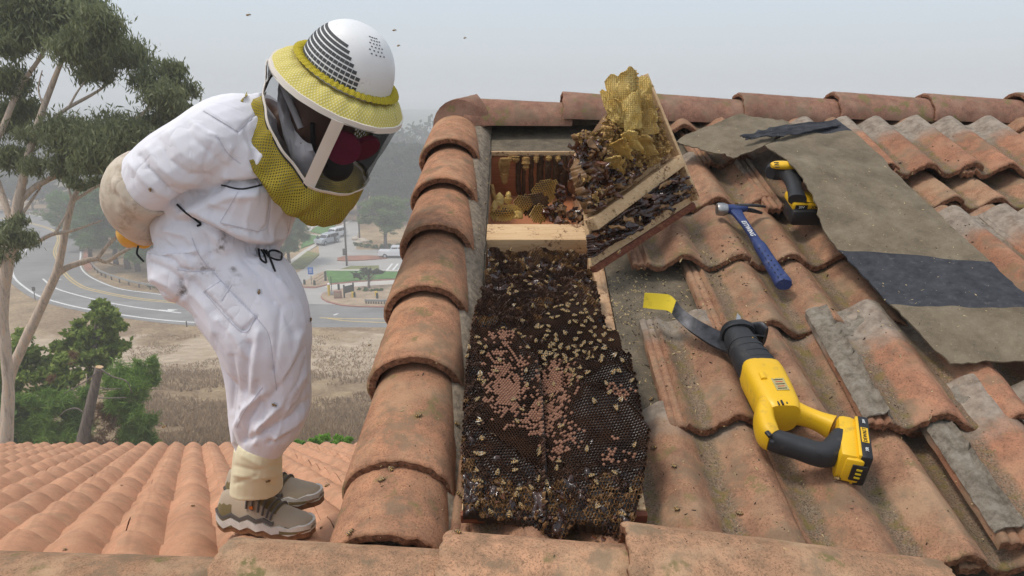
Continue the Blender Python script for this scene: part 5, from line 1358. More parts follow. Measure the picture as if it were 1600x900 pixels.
FOLDS = [
    ([(202, 256), (222, 282), (250, 305), (278, 318)], 0.010, 8), ([(214, 242), (236, 272), (262, 296), (296, 305)], -0.010, 6), ([(228, 232), (248, 262), (280, 286), (312, 290)], 0.009, 8), ([(246, 216), (262, 250), (296, 274), (330, 278)], -0.008, 6), ([(262, 206), (280, 238), (312, 258)], 0.006, 9), ([(288, 190), (300, 216), (330, 240), (352, 262)], -0.006, 6),
    ([(274, 322), (310, 307), (350, 291), (392, 288), (425, 286)], -0.034, 8), ([(282, 334), (320, 322), (360, 308), (398, 306)], 0.009, 9), ([(318, 173), (350, 192), (372, 206)], -0.004, 3), ([(318, 167), (352, 188)], 0.004, 5), ([(372, 206), (400, 178), (408, 160)], -0.004, 3), ([(340, 214), (356, 240), (376, 256)], -0.004, 3), ([(300, 205), (338, 222), (376, 256), (388, 288)], 0.004, 12),
    ([(345, 289), (372, 296), (392, 294), (420, 284), (446, 272)], -0.014, 5), ([(350, 280), (380, 286), (420, 274)], 0.006, 7), ([(395, 268), (412, 240), (418, 214)], 0.007, 8), ([(410, 272), (430, 245), (432, 222)], -0.006, 6),
    ([(296, 346), (330, 360), (362, 379), (392, 391), (440, 390)], -0.034, 7), ([(300, 330), (335, 344), (370, 360), (410, 372), (450, 370)], 0.014, 16), ([(312, 330), (344, 352), (378, 370), (420, 374), (452, 366)], 0.010, 11), ([(470, 318), (462, 350), (446, 382)], 0.006, 8), ([(420, 366), (424, 330), (428, 300)], -0.004, 3), ([(344, 348), (404, 362)], -0.003, 3), ([(424, 300), (418, 352), (404, 362)], -0.004, 3), ([(372, 300), (352, 345)], -0.003, 3), ([(440, 300), (444, 340), (452, 370)], 0.008, 8),
    ([(268, 345), (300, 352), (318, 372), (330, 398)], -0.010, 6), ([(256, 360), (288, 368), (305, 390)], 0.009, 7), ([(304, 348), (332, 362), (352, 392)], 0.009, 7), ([(240, 372), (266, 386), (300, 402)], -0.006, 6), ([(340, 362), (366, 384), (400, 410)], -0.006, 6),
    ([(277, 421), (300, 424), (333, 423)], -0.006, 4), ([(280, 440), (286, 455), (272, 476)], -0.007, 5), ([(230, 410), (262, 424), (282, 440)], -0.006, 7), ([(236, 436), (262, 448), (284, 470)], 0.007, 9), ([(300, 462), (318, 482), (332, 520)], 0.006, 10),
    ([(318, 456), (377, 518)], -0.005, 3), ([(377, 518), (400, 496)], -0.005, 3), ([(333, 425), (372, 468), (400, 496)], -0.004, 3), ([(400, 496), (420, 525), (428, 580)], -0.003, 3), ([(346, 470), (360, 440)], -0.003, 3),
    ([(388, 540), (382, 575), (380, 612)], -0.012, 8), ([(402, 520), (396, 570), (392, 610)], 0.007, 9), ([(440, 440), (468, 470), (482, 505)], 0.006, 10), ([(400, 450), (440, 480), (462, 520)], -0.005, 9), ([(482, 545), (450, 590), (420, 625)], -0.006, 8), ([(488, 578), (452, 622), (400, 672)], 0.008, 9), ([(489, 622), (460, 652), (420, 672), (388, 690)], -0.013, 7), ([(488, 640), (462, 668), (430, 684)], 0.009, 8), ([(410, 615), (380, 640), (366, 668), (366, 690)], 0.012, 8), ([(404, 632), (384, 658), (378, 690)], -0.012, 6), ([(430, 640), (404, 668), (396, 694)], 0.008, 6), ([(472, 668), (440, 690), (420, 694)], -0.010, 5), ([(360, 560), (366, 600), (360, 640)], -0.007, 6)]
FOLDS += [([(226, 262), (262, 298), (300, 322)], -0.006, 4), ([(330, 226), (318, 262), (322, 292)], -0.006, 6), ([(362, 232), (352, 262), (352, 284)], 0.005, 6), ([(385, 200), (398, 236), (396, 270)], -0.005, 6), ([(420, 200), (426, 232), (420, 262)], 0.006, 6), ([(300, 190), (322, 206), (345, 214)], 0.005, 5),
    ([(452, 320), (440, 352), (424, 376)], -0.006, 5), ([(392, 318), (384, 346), (386, 372)], 0.004, 6), ([(328, 322), (336, 340), (356, 356)], -0.006, 5), ([(312, 300), (330, 318), (352, 326)], 0.005, 6),
    ([(404, 412), (430, 430), (452, 462)], 0.006, 6), ([(380, 404), (410, 432), (430, 470)], -0.005, 6), ([(300, 440), (330, 474), (352, 516)], -0.005, 6), ([(340, 500), (366, 528), (384, 560)], 0.007, 7), ([(440, 480), (434, 530), (428, 580)], -0.005, 6), ([(474, 520), (462, 560), (440, 600)], 0.006, 7), ([(484, 560), (470, 596), (446, 630)], -0.006, 5), ([(486, 600), (472, 630), (440, 656)], -0.007, 5), ([(400, 600), (412, 640), (410, 676)], -0.006, 5), ([(452, 640), (438, 668), (428, 692)], 0.007, 5), ([(372, 640), (372, 668), (378, 692)], -0.006, 4), ([(236, 452), (262, 466), (300, 500)], -0.005, 5), ([(246, 396), (270, 408), (290, 430)], -0.006, 5), ([(262, 378), (284, 396), (300, 420)], 0.006, 6)]
PLATES = [([(318, 456), (342, 440), (400, 496), (377, 518)], 0.004), ([(344, 348), (372, 300), (424, 300), (418, 352), (404, 362)], 0.003)]
FOLDS = [(l, a * (0.65 if (max(q[1] for q in l) < 320 and min(q[0] for q in l) < 330) else 1.1), w * (0.80 if w > 4 else 0.6)) for l, a, w in FOLDS]
px, py, fr = sculpt(me, FOLDS, PLATES, 0.0034, 8.0, 2, shrink=-0.006)
st = np.zeros(len(px))
for cx, cy_, r, a in ((345, 388, 7, 1), (347, 375, 4, 1), (283, 458, 7, 1), (372, 432, 3.5, .9), (364, 420, 4, .8), (292, 430, 9, .4), (300, 400, 10, .2), (330, 460, 12, .2), (222, 400, 12, .35), (352, 500, 14, .25), (318, 421, 8, .7), (336, 424, 5, .8), (280, 445, 4, .9), (402, 470, 4, .4), (366, 445, 12, .3)):
    st = np.maximum(st, a * np.exp(-((px - cx) ** 2 + (py - cy_) ** 2) / (2 * r * r)))
at = me.attributes.new('stain', 'FLOAT', 'POINT'); at.data.foreach_set('value', st)
suit = from_me('bee_suit', me, M_SUIT, person)
# ---- the body underneath, one continuous mesh with head and neck
hc = P(497, 186, 2.03)
phi = radians(29)
hu = (CR * 0.55 + CU * 0.84) * cos(phi) - CFW * sin(phi); hf = (CR * 0.84 - CU * 0.55); hw = hf.cross(hu)
if hw.y > 0: hw = -hw
hu.normalize(); hf.normalize(); hw.normalize()
HR = Matrix((hf, hw, hu)).transposed()
face = (hf * 0.93 - hu * 0.36).normalized()
mb = MB()
for k, rows in LIMBS.items(): limb(mb, rows, 16, 18, 0.62)
limb(mb, [(410, 200, 2.06, 30, .06), (450, 195, 2.05, 26, .055), (482, 188, 2.04, 28, .06)], 14, 8)
mb.sphere(hc, (0.098, 0.076, 0.115), HR, 20, 14); mb.sphere(hc + hf * 0.028 - hu * 0.055, (0.066, 0.060, 0.070), HR, 16, 12)
mb.sphere(hc + hf * 0.098 - hu * 0.030, (0.022, 0.015, 0.026), HR, 10, 8); mb.sphere(hc + hw * 0.076 - hu * .01, (0.018, 0.010, 0.030), HR, 10, 8); mb.sphere(hc - hw * 0.076 - hu * .01, (0.018, 0.010, 0.030), HR, 10, 8)
mb.sphere(hc + hf * 0.080 + hu * 0.012, (0.020, 0.050, 0.014), HR, 10, 8)
from_me('body', remesh(mb, 0.009, 2, 'body'), M_SKIN, person)
for s_ in (-1, 1):
    mb = MB(); mb.sphere(hc + hf * 0.088 + hw * (0.031 * s_) - hu * 0.008, 0.011, HR, 10, 8); mb.part('eye', M_RESP, person)
# ---- helmet
CB = P(530, 137, 2.00)
HA, HB = 0.181, 0.160
def rim(az, sa=1.0, dz=0.0): return CB + hf * (HA * sa * cos(az)) + hw * (HB * sa * sin(az)) + hu * dz
DC = P(541, 117, 2.00); DA, DB, DH_ = 0.123, 0.108, 0.137
def dome(az, el, k=1.0):
    ce = cos(el) ** 0.86; se = sin(el)
    return DC + hf * (DA * k * ce * cos(az)) + hw * (DB * k * ce * sin(az)) + hu * (DH_ * k * se)
mb = MB(); rings = []
for i in range(19):
    el = lerp(-0.12, pi / 2 - 0.02, i / 18); rings.append([dome(2 * pi * j / 56, el) if el > 0 else dome(2 * pi * j / 56, 0) + hu * (el * 0.14) for j in range(56)])
mb.loft(rings, False, True); helm = mb.part('helmet', M_HELM, person, True, None)
mb = MB()
for i in range(8):
    el = radians(7 + i * 5.4)
    for j in range(17):
        az = radians(58 + j * 6.4)
        if j < 6 and i > 2.5 + j * 0.9: continue
        da, de = radians(2.75) / max(0.6, cos(el)) * 0.94, radians(1.9)
        if j < 0: continue
        q = [dome(az - da, el - de, 1.006), dome(az + da, el - de, 1.006), dome(az + da, el + de, 1.006), dome(az - da, el + de, 1.006)]
        c = dome(az, el, 0.97); mb.add(q + [c + (p - c) * 0.2 for p in q], [(3, 2, 1, 0), (0, 1, 5, 4), (1, 2, 6, 5), (2, 3, 7, 6), (3, 0, 4, 7)])
for i in range(4):
    for j in range(6):
        az, el = radians(20 + i * 9 + (j % 2) * 4), radians(50 + j * 4.5); q = [dome(az + radians(dx) / max(.3, cos(el)), el + radians(dy), 1.005) for dx, dy in ((-1, -.8), (1, -.8), (1, .8), (-1, .8))]; mb.add(q, [(3, 2, 1, 0)])
tag(mb.part('vent_slots', M_VENT, helm, False), kind='stuff')
def netsheet(name, grid, m, parent, su=1.0, closed=False):
    """sheet with woven-net coordinates stored along it"""
    ni, nj = len(grid), len(grid[0]); vs = [p for r in grid for p in r]; fs = []
    for i in range(ni - 1):
        for j in range(nj - (0 if closed else 1)):
            k = (j + 1) % nj; fs.append((i * nj + j, i * nj + k, (i + 1) * nj + k, (i + 1) * nj + j))
    o = part(name, vs, fs, m, parent, True, None); at = o.data.attributes.new('net', 'FLOAT_VECTOR', 'POINT'); val = []
    acc = [0.0]
    for j in range(1, nj): acc.append(acc[-1] + (grid[ni // 2][j] - grid[ni // 2][j - 1]).length)
    for i in range(ni):
        h = sum((grid[k][nj // 3] - grid[k - 1][nj // 3]).length for k in range(1, i + 1))
        for j in range(nj): val += [acc[j] * su, h, 0.0]
    at.data.foreach_set('vector', val); return o
g = []
for i in range(15):
    t = i / 14; row = []
    for j in range(97):
        az = 2 * pi * j / 96; inner = DC + hf * (DA * 1.0 * cos(az)) + hw * (DB * 1.0 * sin(az)) - hu * 0.004
        p = inner.lerp(rim(az), t) + hu * (0.012 * sin(pi * t) + 0.004 * (1 - t) * sin(az * 23) * t * 3 + 0.002 * nz(az * 6, t * 4))
        row.append(p)
    g.append(row)
brim = netsheet('brim', g, M_BRIM, helm)
g = []
for i in range(7):
    t = i / 6; g.append([DC + hf * (DA * (1.0 + 0.19 * t) * cos(az)) + hw * (DB * (1.0 + 0.19 * t) * sin(az)) + hu * (0.014 - 0.006 * t + 0.005 * sin(pi * t) + 0.0034 * sin(az * 57 + 3 * nz(az * 4, 1)) * (1 - 0.3 * t) * (0.6 + 0.5 * nz(az * 7, 5))) for az in [2 * pi * j / 240 for j in range(241)]])
netsheet('ruffle', g, M_RUFF, helm)
mb = MB(); rr = []
for j in range(121):
    az = 2 * pi * j / 120; o_ = (hf * (cos(az) / HA) + hw * (sin(az) / HB)).normalized(); c = rim(az, 1.0, -0.006 + 0.002 * nz(az * 5, 2))
    rr.append([c + o_ * 0.003 + hu * 0.007, c + o_ * 0.005 - hu * 0.008, c - o_ * 0.002 - hu * 0.009, c - o_ * 0.003 + hu * 0.007])
mb.loft(rr, False, False); mb.part('brim_tape', M_TAPEW, helm)
# ---- veil: tulle windows between cream tapes, yellow net bag down to the collar
def se(az, sa=1.0):           # slightly boxy plan of the veil
    return CB + hf * (HA * sa * (abs(cos(az)) ** 0.85) * (1 if cos(az) > 0 else -1)) + hw * (HB * sa * (abs(sin(az)) ** 0.85) * (1 if sin(az) > 0 else -1))
AZC = radians(66)
def drop(az):
    a = abs((az + pi) % (2 * pi) - pi)
    return 0.208 if a < AZC else lerp(0.208, 0.030, ((a - AZC) / (pi - AZC)) ** 0.9)
def veil(az, t):
    k = 0.985 - 0.10 * t + 0.045 * nz(az * 3.3, t * 2.2, 4) * min(1, t * 2); return se(az, k) - hu * (0.010 + drop(az) * t)
def window(a0, a1, n=26, m=8): return [[veil(lerp(a0, a1, j / n), i / m) for j in range(n + 1)] for i in range(m + 1)]
netsheet('veil_window', window(-AZC, AZC), M_TULLE, person); netsheet('veil_window', window(AZC, radians(150)), M_TULLEC, person); netsheet('veil_window', window(radians(150), radians(178)), M_TULLED, person); netsheet('veil_side_net', window(-radians(178), -AZC), M_YNET, person)
NC = P(436, 205, 2.06); nd = (P(497, 186, 2.03) - P(410, 210, 2.06)).normalized()
def bag(az, t):
    a = veil(az, 1.0); q = se(az) - CB; q = (q - nd * q.dot(nd)).normalized()
    b = NC + q * 0.150 + nd * 0.0
    # face-side net hangs lowest
    w = sin(pi * min(1, t * 1.02)); fr_ = 0.5 + 0.5 * cos(az)
    return a.lerp(b, t) - hu * (0.062 * w * (0.35 + 0.65 * fr_)) + (se(az) - CB).normalized() * (0.040 * w) + V((0, 0, -1)) * (0.030 * w) + hu * (0.006 * sin(az * 19) * t) + (se(az) - CB).normalized() * (0.010 * nz(az * 6, t * 4) + 0.010 * sin(az * 14 + 3 * nz(az * 3, 2)) * t * (1 - 0.4 * t)) + hu * 0.012 * nz(az * 4, t * 3, 8)
netsheet('veil_net', [[bag(radians(-132 + 282 * j / 120), i / 16) for j in range(121)] for i in range(17)], M_YNET, person)
def tape(pts, w, name='veil_tape', m=M_TAPEW, th=0.0018, outv=None):
    g = []
    for i, p in enumerate(pts):
        d = (pts[min(i + 1, len(pts) - 1)] - pts[max(i - 1, 0)]).normalized(); o_ = (p - (CB - hu * 0.1)); o_ = (o_ - d * o_.dot(d)).normalized()
        s_ = d.cross(o_); g.append([p + o_ * 0.003 - s_ * w + o_ * 0.0012 * nz(i * .7, 3), p + o_ * 0.005, p + o_ * 0.003 + s_ * w])
    return MB().sheet(g, th).part(name, m, person, True, 60)
for sg in (1, -1):
    tape([veil(AZC * sg, i / 12) for i in range(13)], 0.0155 if sg > 0 else 0.011)
    tape([veil(lerp(AZC, radians(172), i / 30) * sg, 1.0) for i in range(31)], 0.0075)
tape([veil(lerp(-AZC, AZC, i / 30), 1.0) for i in range(31)], 0.0085)
netsheet('veil_edge', window(-AZC, -AZC * 0.55, 10), M_TULLED, person)
mb = MB(); mb.tube([veil(lerp(AZC, radians(172), i / 30), 1.0) - hu * 0.006 + hw * 0.006 for i in range(31)], 0.0024, 6, hu); mb.part('veil_zip', M_CORD, person)
tape([veil(radians(150), lerp(0.0, 1.1, i / 8)) + hw * 0.0 for i in range(9)], 0.02)
# ---- respirator with two filter discs
fc0 = hc + hf * 0.085 - hu * 0.085
mb = MB(); mb.sphere(fc0 + hf * 0.012, (0.045, 0.042, 0.045), HR, 16, 10); rp = mb.part('respirator', M_RESP, person)
for c, nrm in ((P(536, 231, 1.925), (-CFW * 0.72 + hf * 0.3 - hu * 0.25)), (P(569, 232, 2.03), (-CFW * 0.45 + hf * 0.75 - hu * 0.45))):
    nrm = nrm.normalized(); mb = MB(); s_ = nrm.cross(hu).normalized(); t_ = s_.cross(nrm)
    rings = [[c + nrm * h + s_ * (r * cos(2 * pi * k / 32)) + t_ * (r * sin(2 * pi * k / 32)) for k in range(32)] for h, r in ((-0.010, 0.030), (-0.009, 0.043), (0.0, 0.0455), (0.007, 0.043), (0.0095, 0.036), (0.0085, 0.014))]
    mb.loft(rings); mb.part('filter_disc', M_PINK, person)
mb = MB(); mb.tube([hc + hf * 0.02 + hw * 0.078 + hu * 0.02, hc + hf * 0.05 + hw * 0.074 - hu * 0.05, fc0 + hw * 0.04], (0.007), 6, hw); mb.part('respirator_strap', M_CORD, person)
# ---- shirt collar and lapel seen through the veil
up_, lo_ = [(436, 128), (446, 160), (455, 190), (464, 208), (474, 220), (486, 226)], [(438, 186), (448, 224), (462, 258), (474, 270), (492, 266), (506, 256)]
a = crom([P(x, y, 1.985 - 0.01 * i) for i, (x, y) in enumerate(up_)], 24); b = crom([P(x, y, 1.965 - 0.008 * i) for i, (x, y) in enumerate(lo_)], 24)
g = [[a[i].lerp(b[i], j / 8) - CFW * (0.020 * sin(pi * j / 8)) + V((0, 0.008 * nz(i * .5, j * .5), 0)) for j in range(9)] for i in range(24)]
MB().sheet(g, 0.002).part('shirt_collar', M_SHIRT, person)
mb = MB(); mb.tube([P(436, 118, 1.98), P(448, 150, 1.965), P(460, 176, 1.955), P(470, 200, 1.95)], [(0.008, 0.004)] * 4, 8, CFW); mb.part('collar_fold', M_SHIRT, person)
for x, y in ((470, 226), (505, 234)):
    mb = MB(); mb.sphere(P(x, y, 1.935), (0.005, 0.002, 0.005), None, 8, 6); mb.part('button', M_CORD, person)
# ---- gauntlets and clasped gloved hands
mb = MB(); limb(mb, [(236, 284, 1.945, 52, .086), (222, 292, 1.955, 53, .086), (210, 308, 1.97, 46, .080), (208, 328, 2.00, 38, .070), (216, 348, 2.06, 33, .055), (232, 362, 2.12, 26, .045)], 20, 20)
me = remesh(mb, 0.006, 2, 'gauntlet')
px, py, fr = sculpt(me, [([(186, 268), (200, 300), (234, 322), (268, 330)], -0.006, 6), ([(182, 284), (196, 318), (226, 340), (260, 344)], 0.007, 7), ([(184, 304), (200, 336), (232, 354)], -0.007, 5), ([(190, 330), (206, 352), (230, 364)], 0.006, 5), ([(204, 262), (236, 300), (276, 322)], -0.008, 4)], (), 0.006, 11, 7)
st = 0.55 + 0.45 * np.sin(px * 0.11 + py * 0.07); at = me.attributes.new('stain', 'FLOAT', 'POINT'); at.data.foreach_set('value', np.clip(st, 0, 1) * 0.7)
glove = from_me('gauntlet', me, M_GLOVE, person)
mb = MB(); limb(mb, [(244, 300, 2.28, 40, .075), (228, 330, 2.25, 34, .06), (226, 356, 2.20, 28, .05)], 16, 10); from_me('gauntlet', remesh(mb, 0.007, 2, 'gauntlet'), M_GLOVE, person)
def hand(rows, fingers):
    mb = MB(); limb(mb, rows, 16, 10)
    for f in fingers: limb(mb, f, 10, 8)
    from_me('glove', remesh(mb, 0.004, 2, 'glove'), M_LEATH, person)
hand([(214, 352, 2.08, 20, .04), (206, 362, 2.10, 19, .042), (206, 372, 2.14, 15, .035)],
     [[(203, 366, 2.06 + .024 * k, 7 - .4 * k, .011), (206 + k, 377, 2.08 + .024 * k, 6.5, .011), (217 + k, 382 - k, 2.11 + .02 * k, 6, .010), (226, 380 - k, 2.13 + .02 * k, 5, .009)] for k in range(4)] + [[(214, 360, 2.06, 7, .012), (224, 368, 2.05, 6.5, .011), (230, 374, 2.06, 5, .010)]])
hand([(228, 352, 2.24, 20, .04), (222, 366, 2.22, 18, .04), (220, 374, 2.19, 14, .034)],
     [[(220, 366, 2.15 + .02 * k, 6.5, .011), (226, 378, 2.14 + .02 * k, 6, .010), (236, 378 - k, 2.14 + .02 * k, 5, .010)] for k in range(4)] + [[(216, 358, 2.2, 7, .012), (210, 366, 2.19, 6, .011), (208, 372, 2.18, 5, .01)]])
# ---- cords
from mathutils.bvhtree import BVHTree
SBVH = BVHTree.FromPolygons([WM[suit] @ v.co for v in suit.data.vertices], [tuple(q.vertices) for q in suit.data.polygons])
def cord(pts, r=0.0022, name='drawcord'):
    out = []
    for p in crom([(q[0], q[1], 0) for q in pts], 30):
        d = ray(p.x, p.y).normalized(); hit = SBVH.ray_cast(V((0, 0, 0)), d)[0]
        out.append((hit - d * r * 1.2) if hit is not None else P(p.x, p.y, pts[0][2]))
    mb = MB(); mb.tube(out, r, 6, CFW); mb.part(name, M_CORD, person)
cord([(404, 388, 1.93), (407, 404, 1.90), (416, 410, 1.90), (412, 396, 1.90), (408, 390, 1.915)], 0.0028); cord([(412, 390, 1.92), (422, 402, 1.89), (438, 406, 1.90), (440, 396, 1.90), (428, 391, 1.90), (420, 396, 1.90), (428, 420, 1.90)], 0.0028); cord([(416, 390, 1.92), (424, 408, 1.89), (430, 424, 1.90)], 0.0026)
cord([(216, 384, 2.0), (214, 396, 1.99), (220, 404, 1.985), (225, 409, 1.98)], 0.003, 'zip_pull'); cord([(276, 319, 1.90), (290, 332, 1.89), (304, 342, 1.90), (313, 350, 1.89), (308, 353, 1.89)], 0.0028)
cord([(346, 289, 1.865), (372, 295, 1.86), (392, 293, 1.862), (420, 285, 1.87), (446, 273, 1.895)], 0.0022, 'waist_cord')
# ---- seams: raised stitched lines lying on the cloth
M_SEAM = cloth('stitched_seam', (0.60, 0.585, 0.64), 0.9)
def seam(pts, r=0.0013):
    out = []
    for p in crom([(q[0], q[1], 0) for q in pts], 22):
        d = ray(p.x, p.y).normalized(); hit = SBVH.ray_cast(V((0, 0, 0)), d)[0]
        if hit is not None: out.append(hit - d * r * 0.35)
    if len(out) > 3: mb = MB(); mb.tube(out, r, 6, CFW); mb.part('seam', M_SEAM, person)
for pts in ([(318, 173), (350, 192), (372, 206)], [(372, 206), (392, 186), (408, 164)], [(340, 214), (356, 240), (376, 256)], [(344, 348), (372, 300)], [(404, 362), (418, 352), (424, 300)], [(344, 348), (404, 362)], [(318, 456), (377, 518), (400, 496)], [(318, 456), (346, 438)], [(333, 425), (372, 468), (400, 496), (420, 525), (428, 580), (432, 610)], [(277, 421), (300, 424), (333, 423)], [(346, 470), (362, 446)], [(452, 300), (456, 330), (448, 372)], [(410, 606), (384, 640), (370, 668)], [(300, 372), (312, 400), (333, 425)]): seam(pts)
# ---- shoes
M_UPPER = cloth('taupe_mesh_fabric', (0.45, 0.37, 0.275), 0.85, weave=500, bump=0.4); M_SUEDE = cloth('olive_suede', (0.19, 0.145, 0.068), 0.9); M_DKGREY = cloth('dark_grey_trim', (0.125, 0.115, 0.105), 0.7)
M_MID = simple('off_white_foam', (0.68, 0.66, 0.61), 0.7, 0.12, 50); M_GUM = simple('gum_rubber', (0.25, 0.125, 0.06), 0.75, 0.3, 60, 0.3); M_ORANGE = simple('orange_tag', (0.7, 0.2, 0.03), 0.6)
def make_shoe(heel, toe, up, parent, k=1.0):
    d = (toe - heel); L = d.length; fx = d.normalized(); fz = (up - fx * up.dot(fx)).normalized(); fy = fz.cross(fx)
    T = Matrix(((fx.x, fy.x, fz.x, heel.x), (fx.y, fy.y, fz.y, heel.y), (fx.z, fy.z, fz.z, heel.z), (0, 0, 0, 1)))
    W = lambda x: L * interp([(0, .085), (.06, .118), (.2, .128), (.4, .135), (.6, .165), (.75, .178), (.88, .158), (.96, .11), (1, .05)], x)
    H = lambda x: L * interp([(0, .30), (.05, .40), (.2, .40), (.36, .405), (.46, .37), (.6, .285), (.75, .225), (.88, .19), (.96, .155), (1, .10)], x)
    C = lambda x: L * 0.02 * sin(x * 3)
    xs_ = [i / 44 for i in range(45)]
    def lay(z0, z1, grow, name, m, zig=0.0, xr=(0, 1), n=22, top=None):
        mb = MB(); R = []
        for x in xs_:
            if not xr[0] - 1e-6 <= x <= xr[1] + 1e-6: continue
            w = W(x) + grow * L; zz = zig * L * (abs(((x * 5.5) % 1) - 0.5) * 2) * (0.25 + 0.75 * (1 - x)); rk = L * (0.10 * max(0, x - 0.78) ** 1.2 + 0.03 * max(0, .12 - x) * 4)
            R.append([T @ V((x * L, C(x) + w * cos(a), rk + (z0 + zz if sin(a) < 0 else z1 * 1.0 + zz) * L)) for a in [2 * pi * (j + .5) / n for j in range(n)]])
        mb.loft(R); return mb.part(name, m, sh, True, 40)
    sh = link('shoe', None, T, parent)
    lay(0.0, 0.055, 0.0, 'outsole', M_GUM, 0.09); lay(0.05, 0.125, 0.012, 'midsole', M_MID, 0.17); lay(0.14, 0.175, 0.010, 'midsole_trim', M_DKGREY, 0.17, (0, .66))
    def upper(name, m, xr, grow=0.0, hk=1.0, a0=0, a1=pi):
        mb = MB(); R = []
        for x in xs_:
            if not xr[0] - 1e-6 <= x <= xr[1] + 1e-6: continue
            rk = L * 0.10 * max(0, x - 0.78) ** 1.2; h = (H(x) + grow * L) * hk; ring = []
            for j in range(21):
                a = lerp(a0, a1, j / 20); w = W(x) * (1 - 0.32 * sin(a) ** 2 * (x < .5)) + grow * L
                ring.append(T @ V((x * L, C(x) + w * (abs(cos(a)) ** 0.8) * (1 if cos(a) > 0 else -1), rk + L * 0.07 + (h - L * 0.07) * sin(a) ** 0.75 + 0.0015 * nz(x * 22, a * 6, grow * 90))))
            R.append(ring)
        mb.loft(R, True, True, True); return mb.part(name, m, sh, True, 50)
    upper('upper', M_UPPER, (0, 1)); upper('toe_cap', M_SUEDE, (.72, 1), 0.013, 0.78); upper('heel_counter', M_SUEDE, (0, .2), 0.009, 0.92); upper('toe_bumper', M_GUM, (.90, 1), 0.022, 0.55); upper('eyestay', M_SUEDE, (.36, .68), 0.008, 1.0, pi * .30, pi * .70)
    for i in range(6):
        x = 0.36 + 0.055 * i; mb = MB(); pts = [T @ V((x * L + 0.004 * sin(a * 2 + i), C(x) + (W(x) * (1 - 0.32 * sin(a) ** 2 * (x < .5)) + 0.016 * L) * abs(cos(a)) ** 0.8 * (1 if cos(a) > 0 else -1), L * 0.07 + (H(x) + 0.016 * L - L * .07) * sin(a) ** 0.75)) for a in [lerp(pi * .16, pi * .84, j / 10) for j in range(11)]]
        mb.tube(pts, 0.0034, 6, fx); mb.part('lace', M_DKGREY, sh)
    mb = MB(); mb.bbox(T @ V((0.42 * L, -W(.42) * 0.93, L * 0.30)), (0.012, 0.004, 0.010), T.to_3x3(), 0.001); mb.part('orange_tab', M_ORANGE, sh)
    return sh
upv = (V((0, 0, 1)) * 0.8 + N_LOW * 0.2).normalized()
make_shoe(P(348, 823, 2.10), P(490, 836, 2.035), upv, person)
make_shoe(P(362, 790, 2.27), P(504, 787, 2.22), upv, person)
for rows, sd_ in (([(408, 696, 2.02, 33, .062), (404, 712, 2.02, 35, .066), (402, 735, 2.03, 37, .07), (401, 756, 2.04, 39, .074), (401, 766, 2.04, 39, .076)], 1), ([(398, 700, 2.22, 31, .058), (396, 730, 2.23, 33, .06), (398, 764, 2.24, 35, .064)], 2)):
    mb = MB(); limb(mb, rows, 22, 14); me = remesh(mb, 0.005, 1, 'ankle_tape')
    sculpt(me, [([(366, 728), (400, 736), (438, 726)], -0.004, 4), ([(368, 742), (404, 748), (438, 742)], 0.005, 4), ([(380, 712), (410, 730), (436, 738)], 0.004, 4), ([(366, 756), (400, 744), (430, 760)], -0.004, 3)], (), 0.004, 16, sd_)
    from_me('ankle_tape', me, M_MASK, person)
# ================================================================ trees and plants
def leaf_material(name, a, b, c, rough=0.6):
    t = NT(name, rough, a, 0.25)
    g = t.n.new('ShaderNodeNewGeometry'); o = t.obj()
    f = t.math('ADD', t.math('MULTIPLY', g.outputs['Random Per Island'], 0.65), t.math('MULTIPLY', t.noise(0.9, 3, 0.6, o), 0.35))
    t.set('Base Color', t.ramp(f, [(0.18, a), (0.5, b), (0.85, c)]))
    tr = t.n.new('ShaderNodeBsdfTranslucent'); t.put(tr.inputs[0], (*[min(1, k * 1.3) for k in b], 1))
    mx = t.n.new('ShaderNodeMixShader'); mx.inputs[0].default_value = 0.38
    t.l.new(t.b.outputs[0], mx.inputs[1]); t.l.new(tr.outputs[0], mx.inputs[2]); t.l.new(mx.outputs[0], t.out.inputs['Surface']); return t.m
L_EUC = leaf_material('eucalyptus_leaf', (0.075, 0.095, 0.040), (0.165, 0.19, 0.085), (0.30, 0.32, 0.17))
L_OAK = leaf_material('oak_leaf', (0.09, 0.14, 0.02), (0.20, 0.27, 0.05), (0.36, 0.42, 0.11))
L_PINEB = leaf_material('bright_pine_needle', (0.07, 0.14, 0.022), (0.17, 0.28, 0.05), (0.32, 0.45, 0.11))
L_PINE = leaf_material('pine_needle', (0.035, 0.09, 0.018), (0.10, 0.19, 0.042), (0.19, 0.31, 0.075))
L_PINEL = leaf_material('pale_pine_needle', (0.06, 0.11, 0.028), (0.13, 0.20, 0.05), (0.23, 0.30, 0.09))
L_FAR = leaf_material('distant_leaf', (0.028, 0.042, 0.024), (0.055, 0.075, 0.042), (0.085, 0.11, 0.06))
L_WEED = leaf_material('fresh_weed', (0.10, 0.22, 0.03), (0.20, 0.38, 0.06), (0.30, 0.48, 0.10))
L_BROWN = leaf_material('dry_twig', (0.10, 0.06, 0.035), (0.19, 0.115, 0.06), (0.30, 0.19, 0.10))
def bark(name, a, b, c, s=(14, 14, 2.2)):
    t = NT(name, 0.9, a, 0.15); v = t.mapping(t.obj(), s); n = t.noise(1.0, 5, 0.65, v, 0.8); g = t.noise(3.4, 4, 0.7, v)
    t.set('Base Color', t.mix(t.ramp(g, [(0.60, 0.0), (0.68, 0.7)]), t.ramp(n, [(0.34, a), (0.52, b), (0.68, c)]), [k * 0.35 for k in a])); t.bump(n, 0.6, 0.03); return t.m
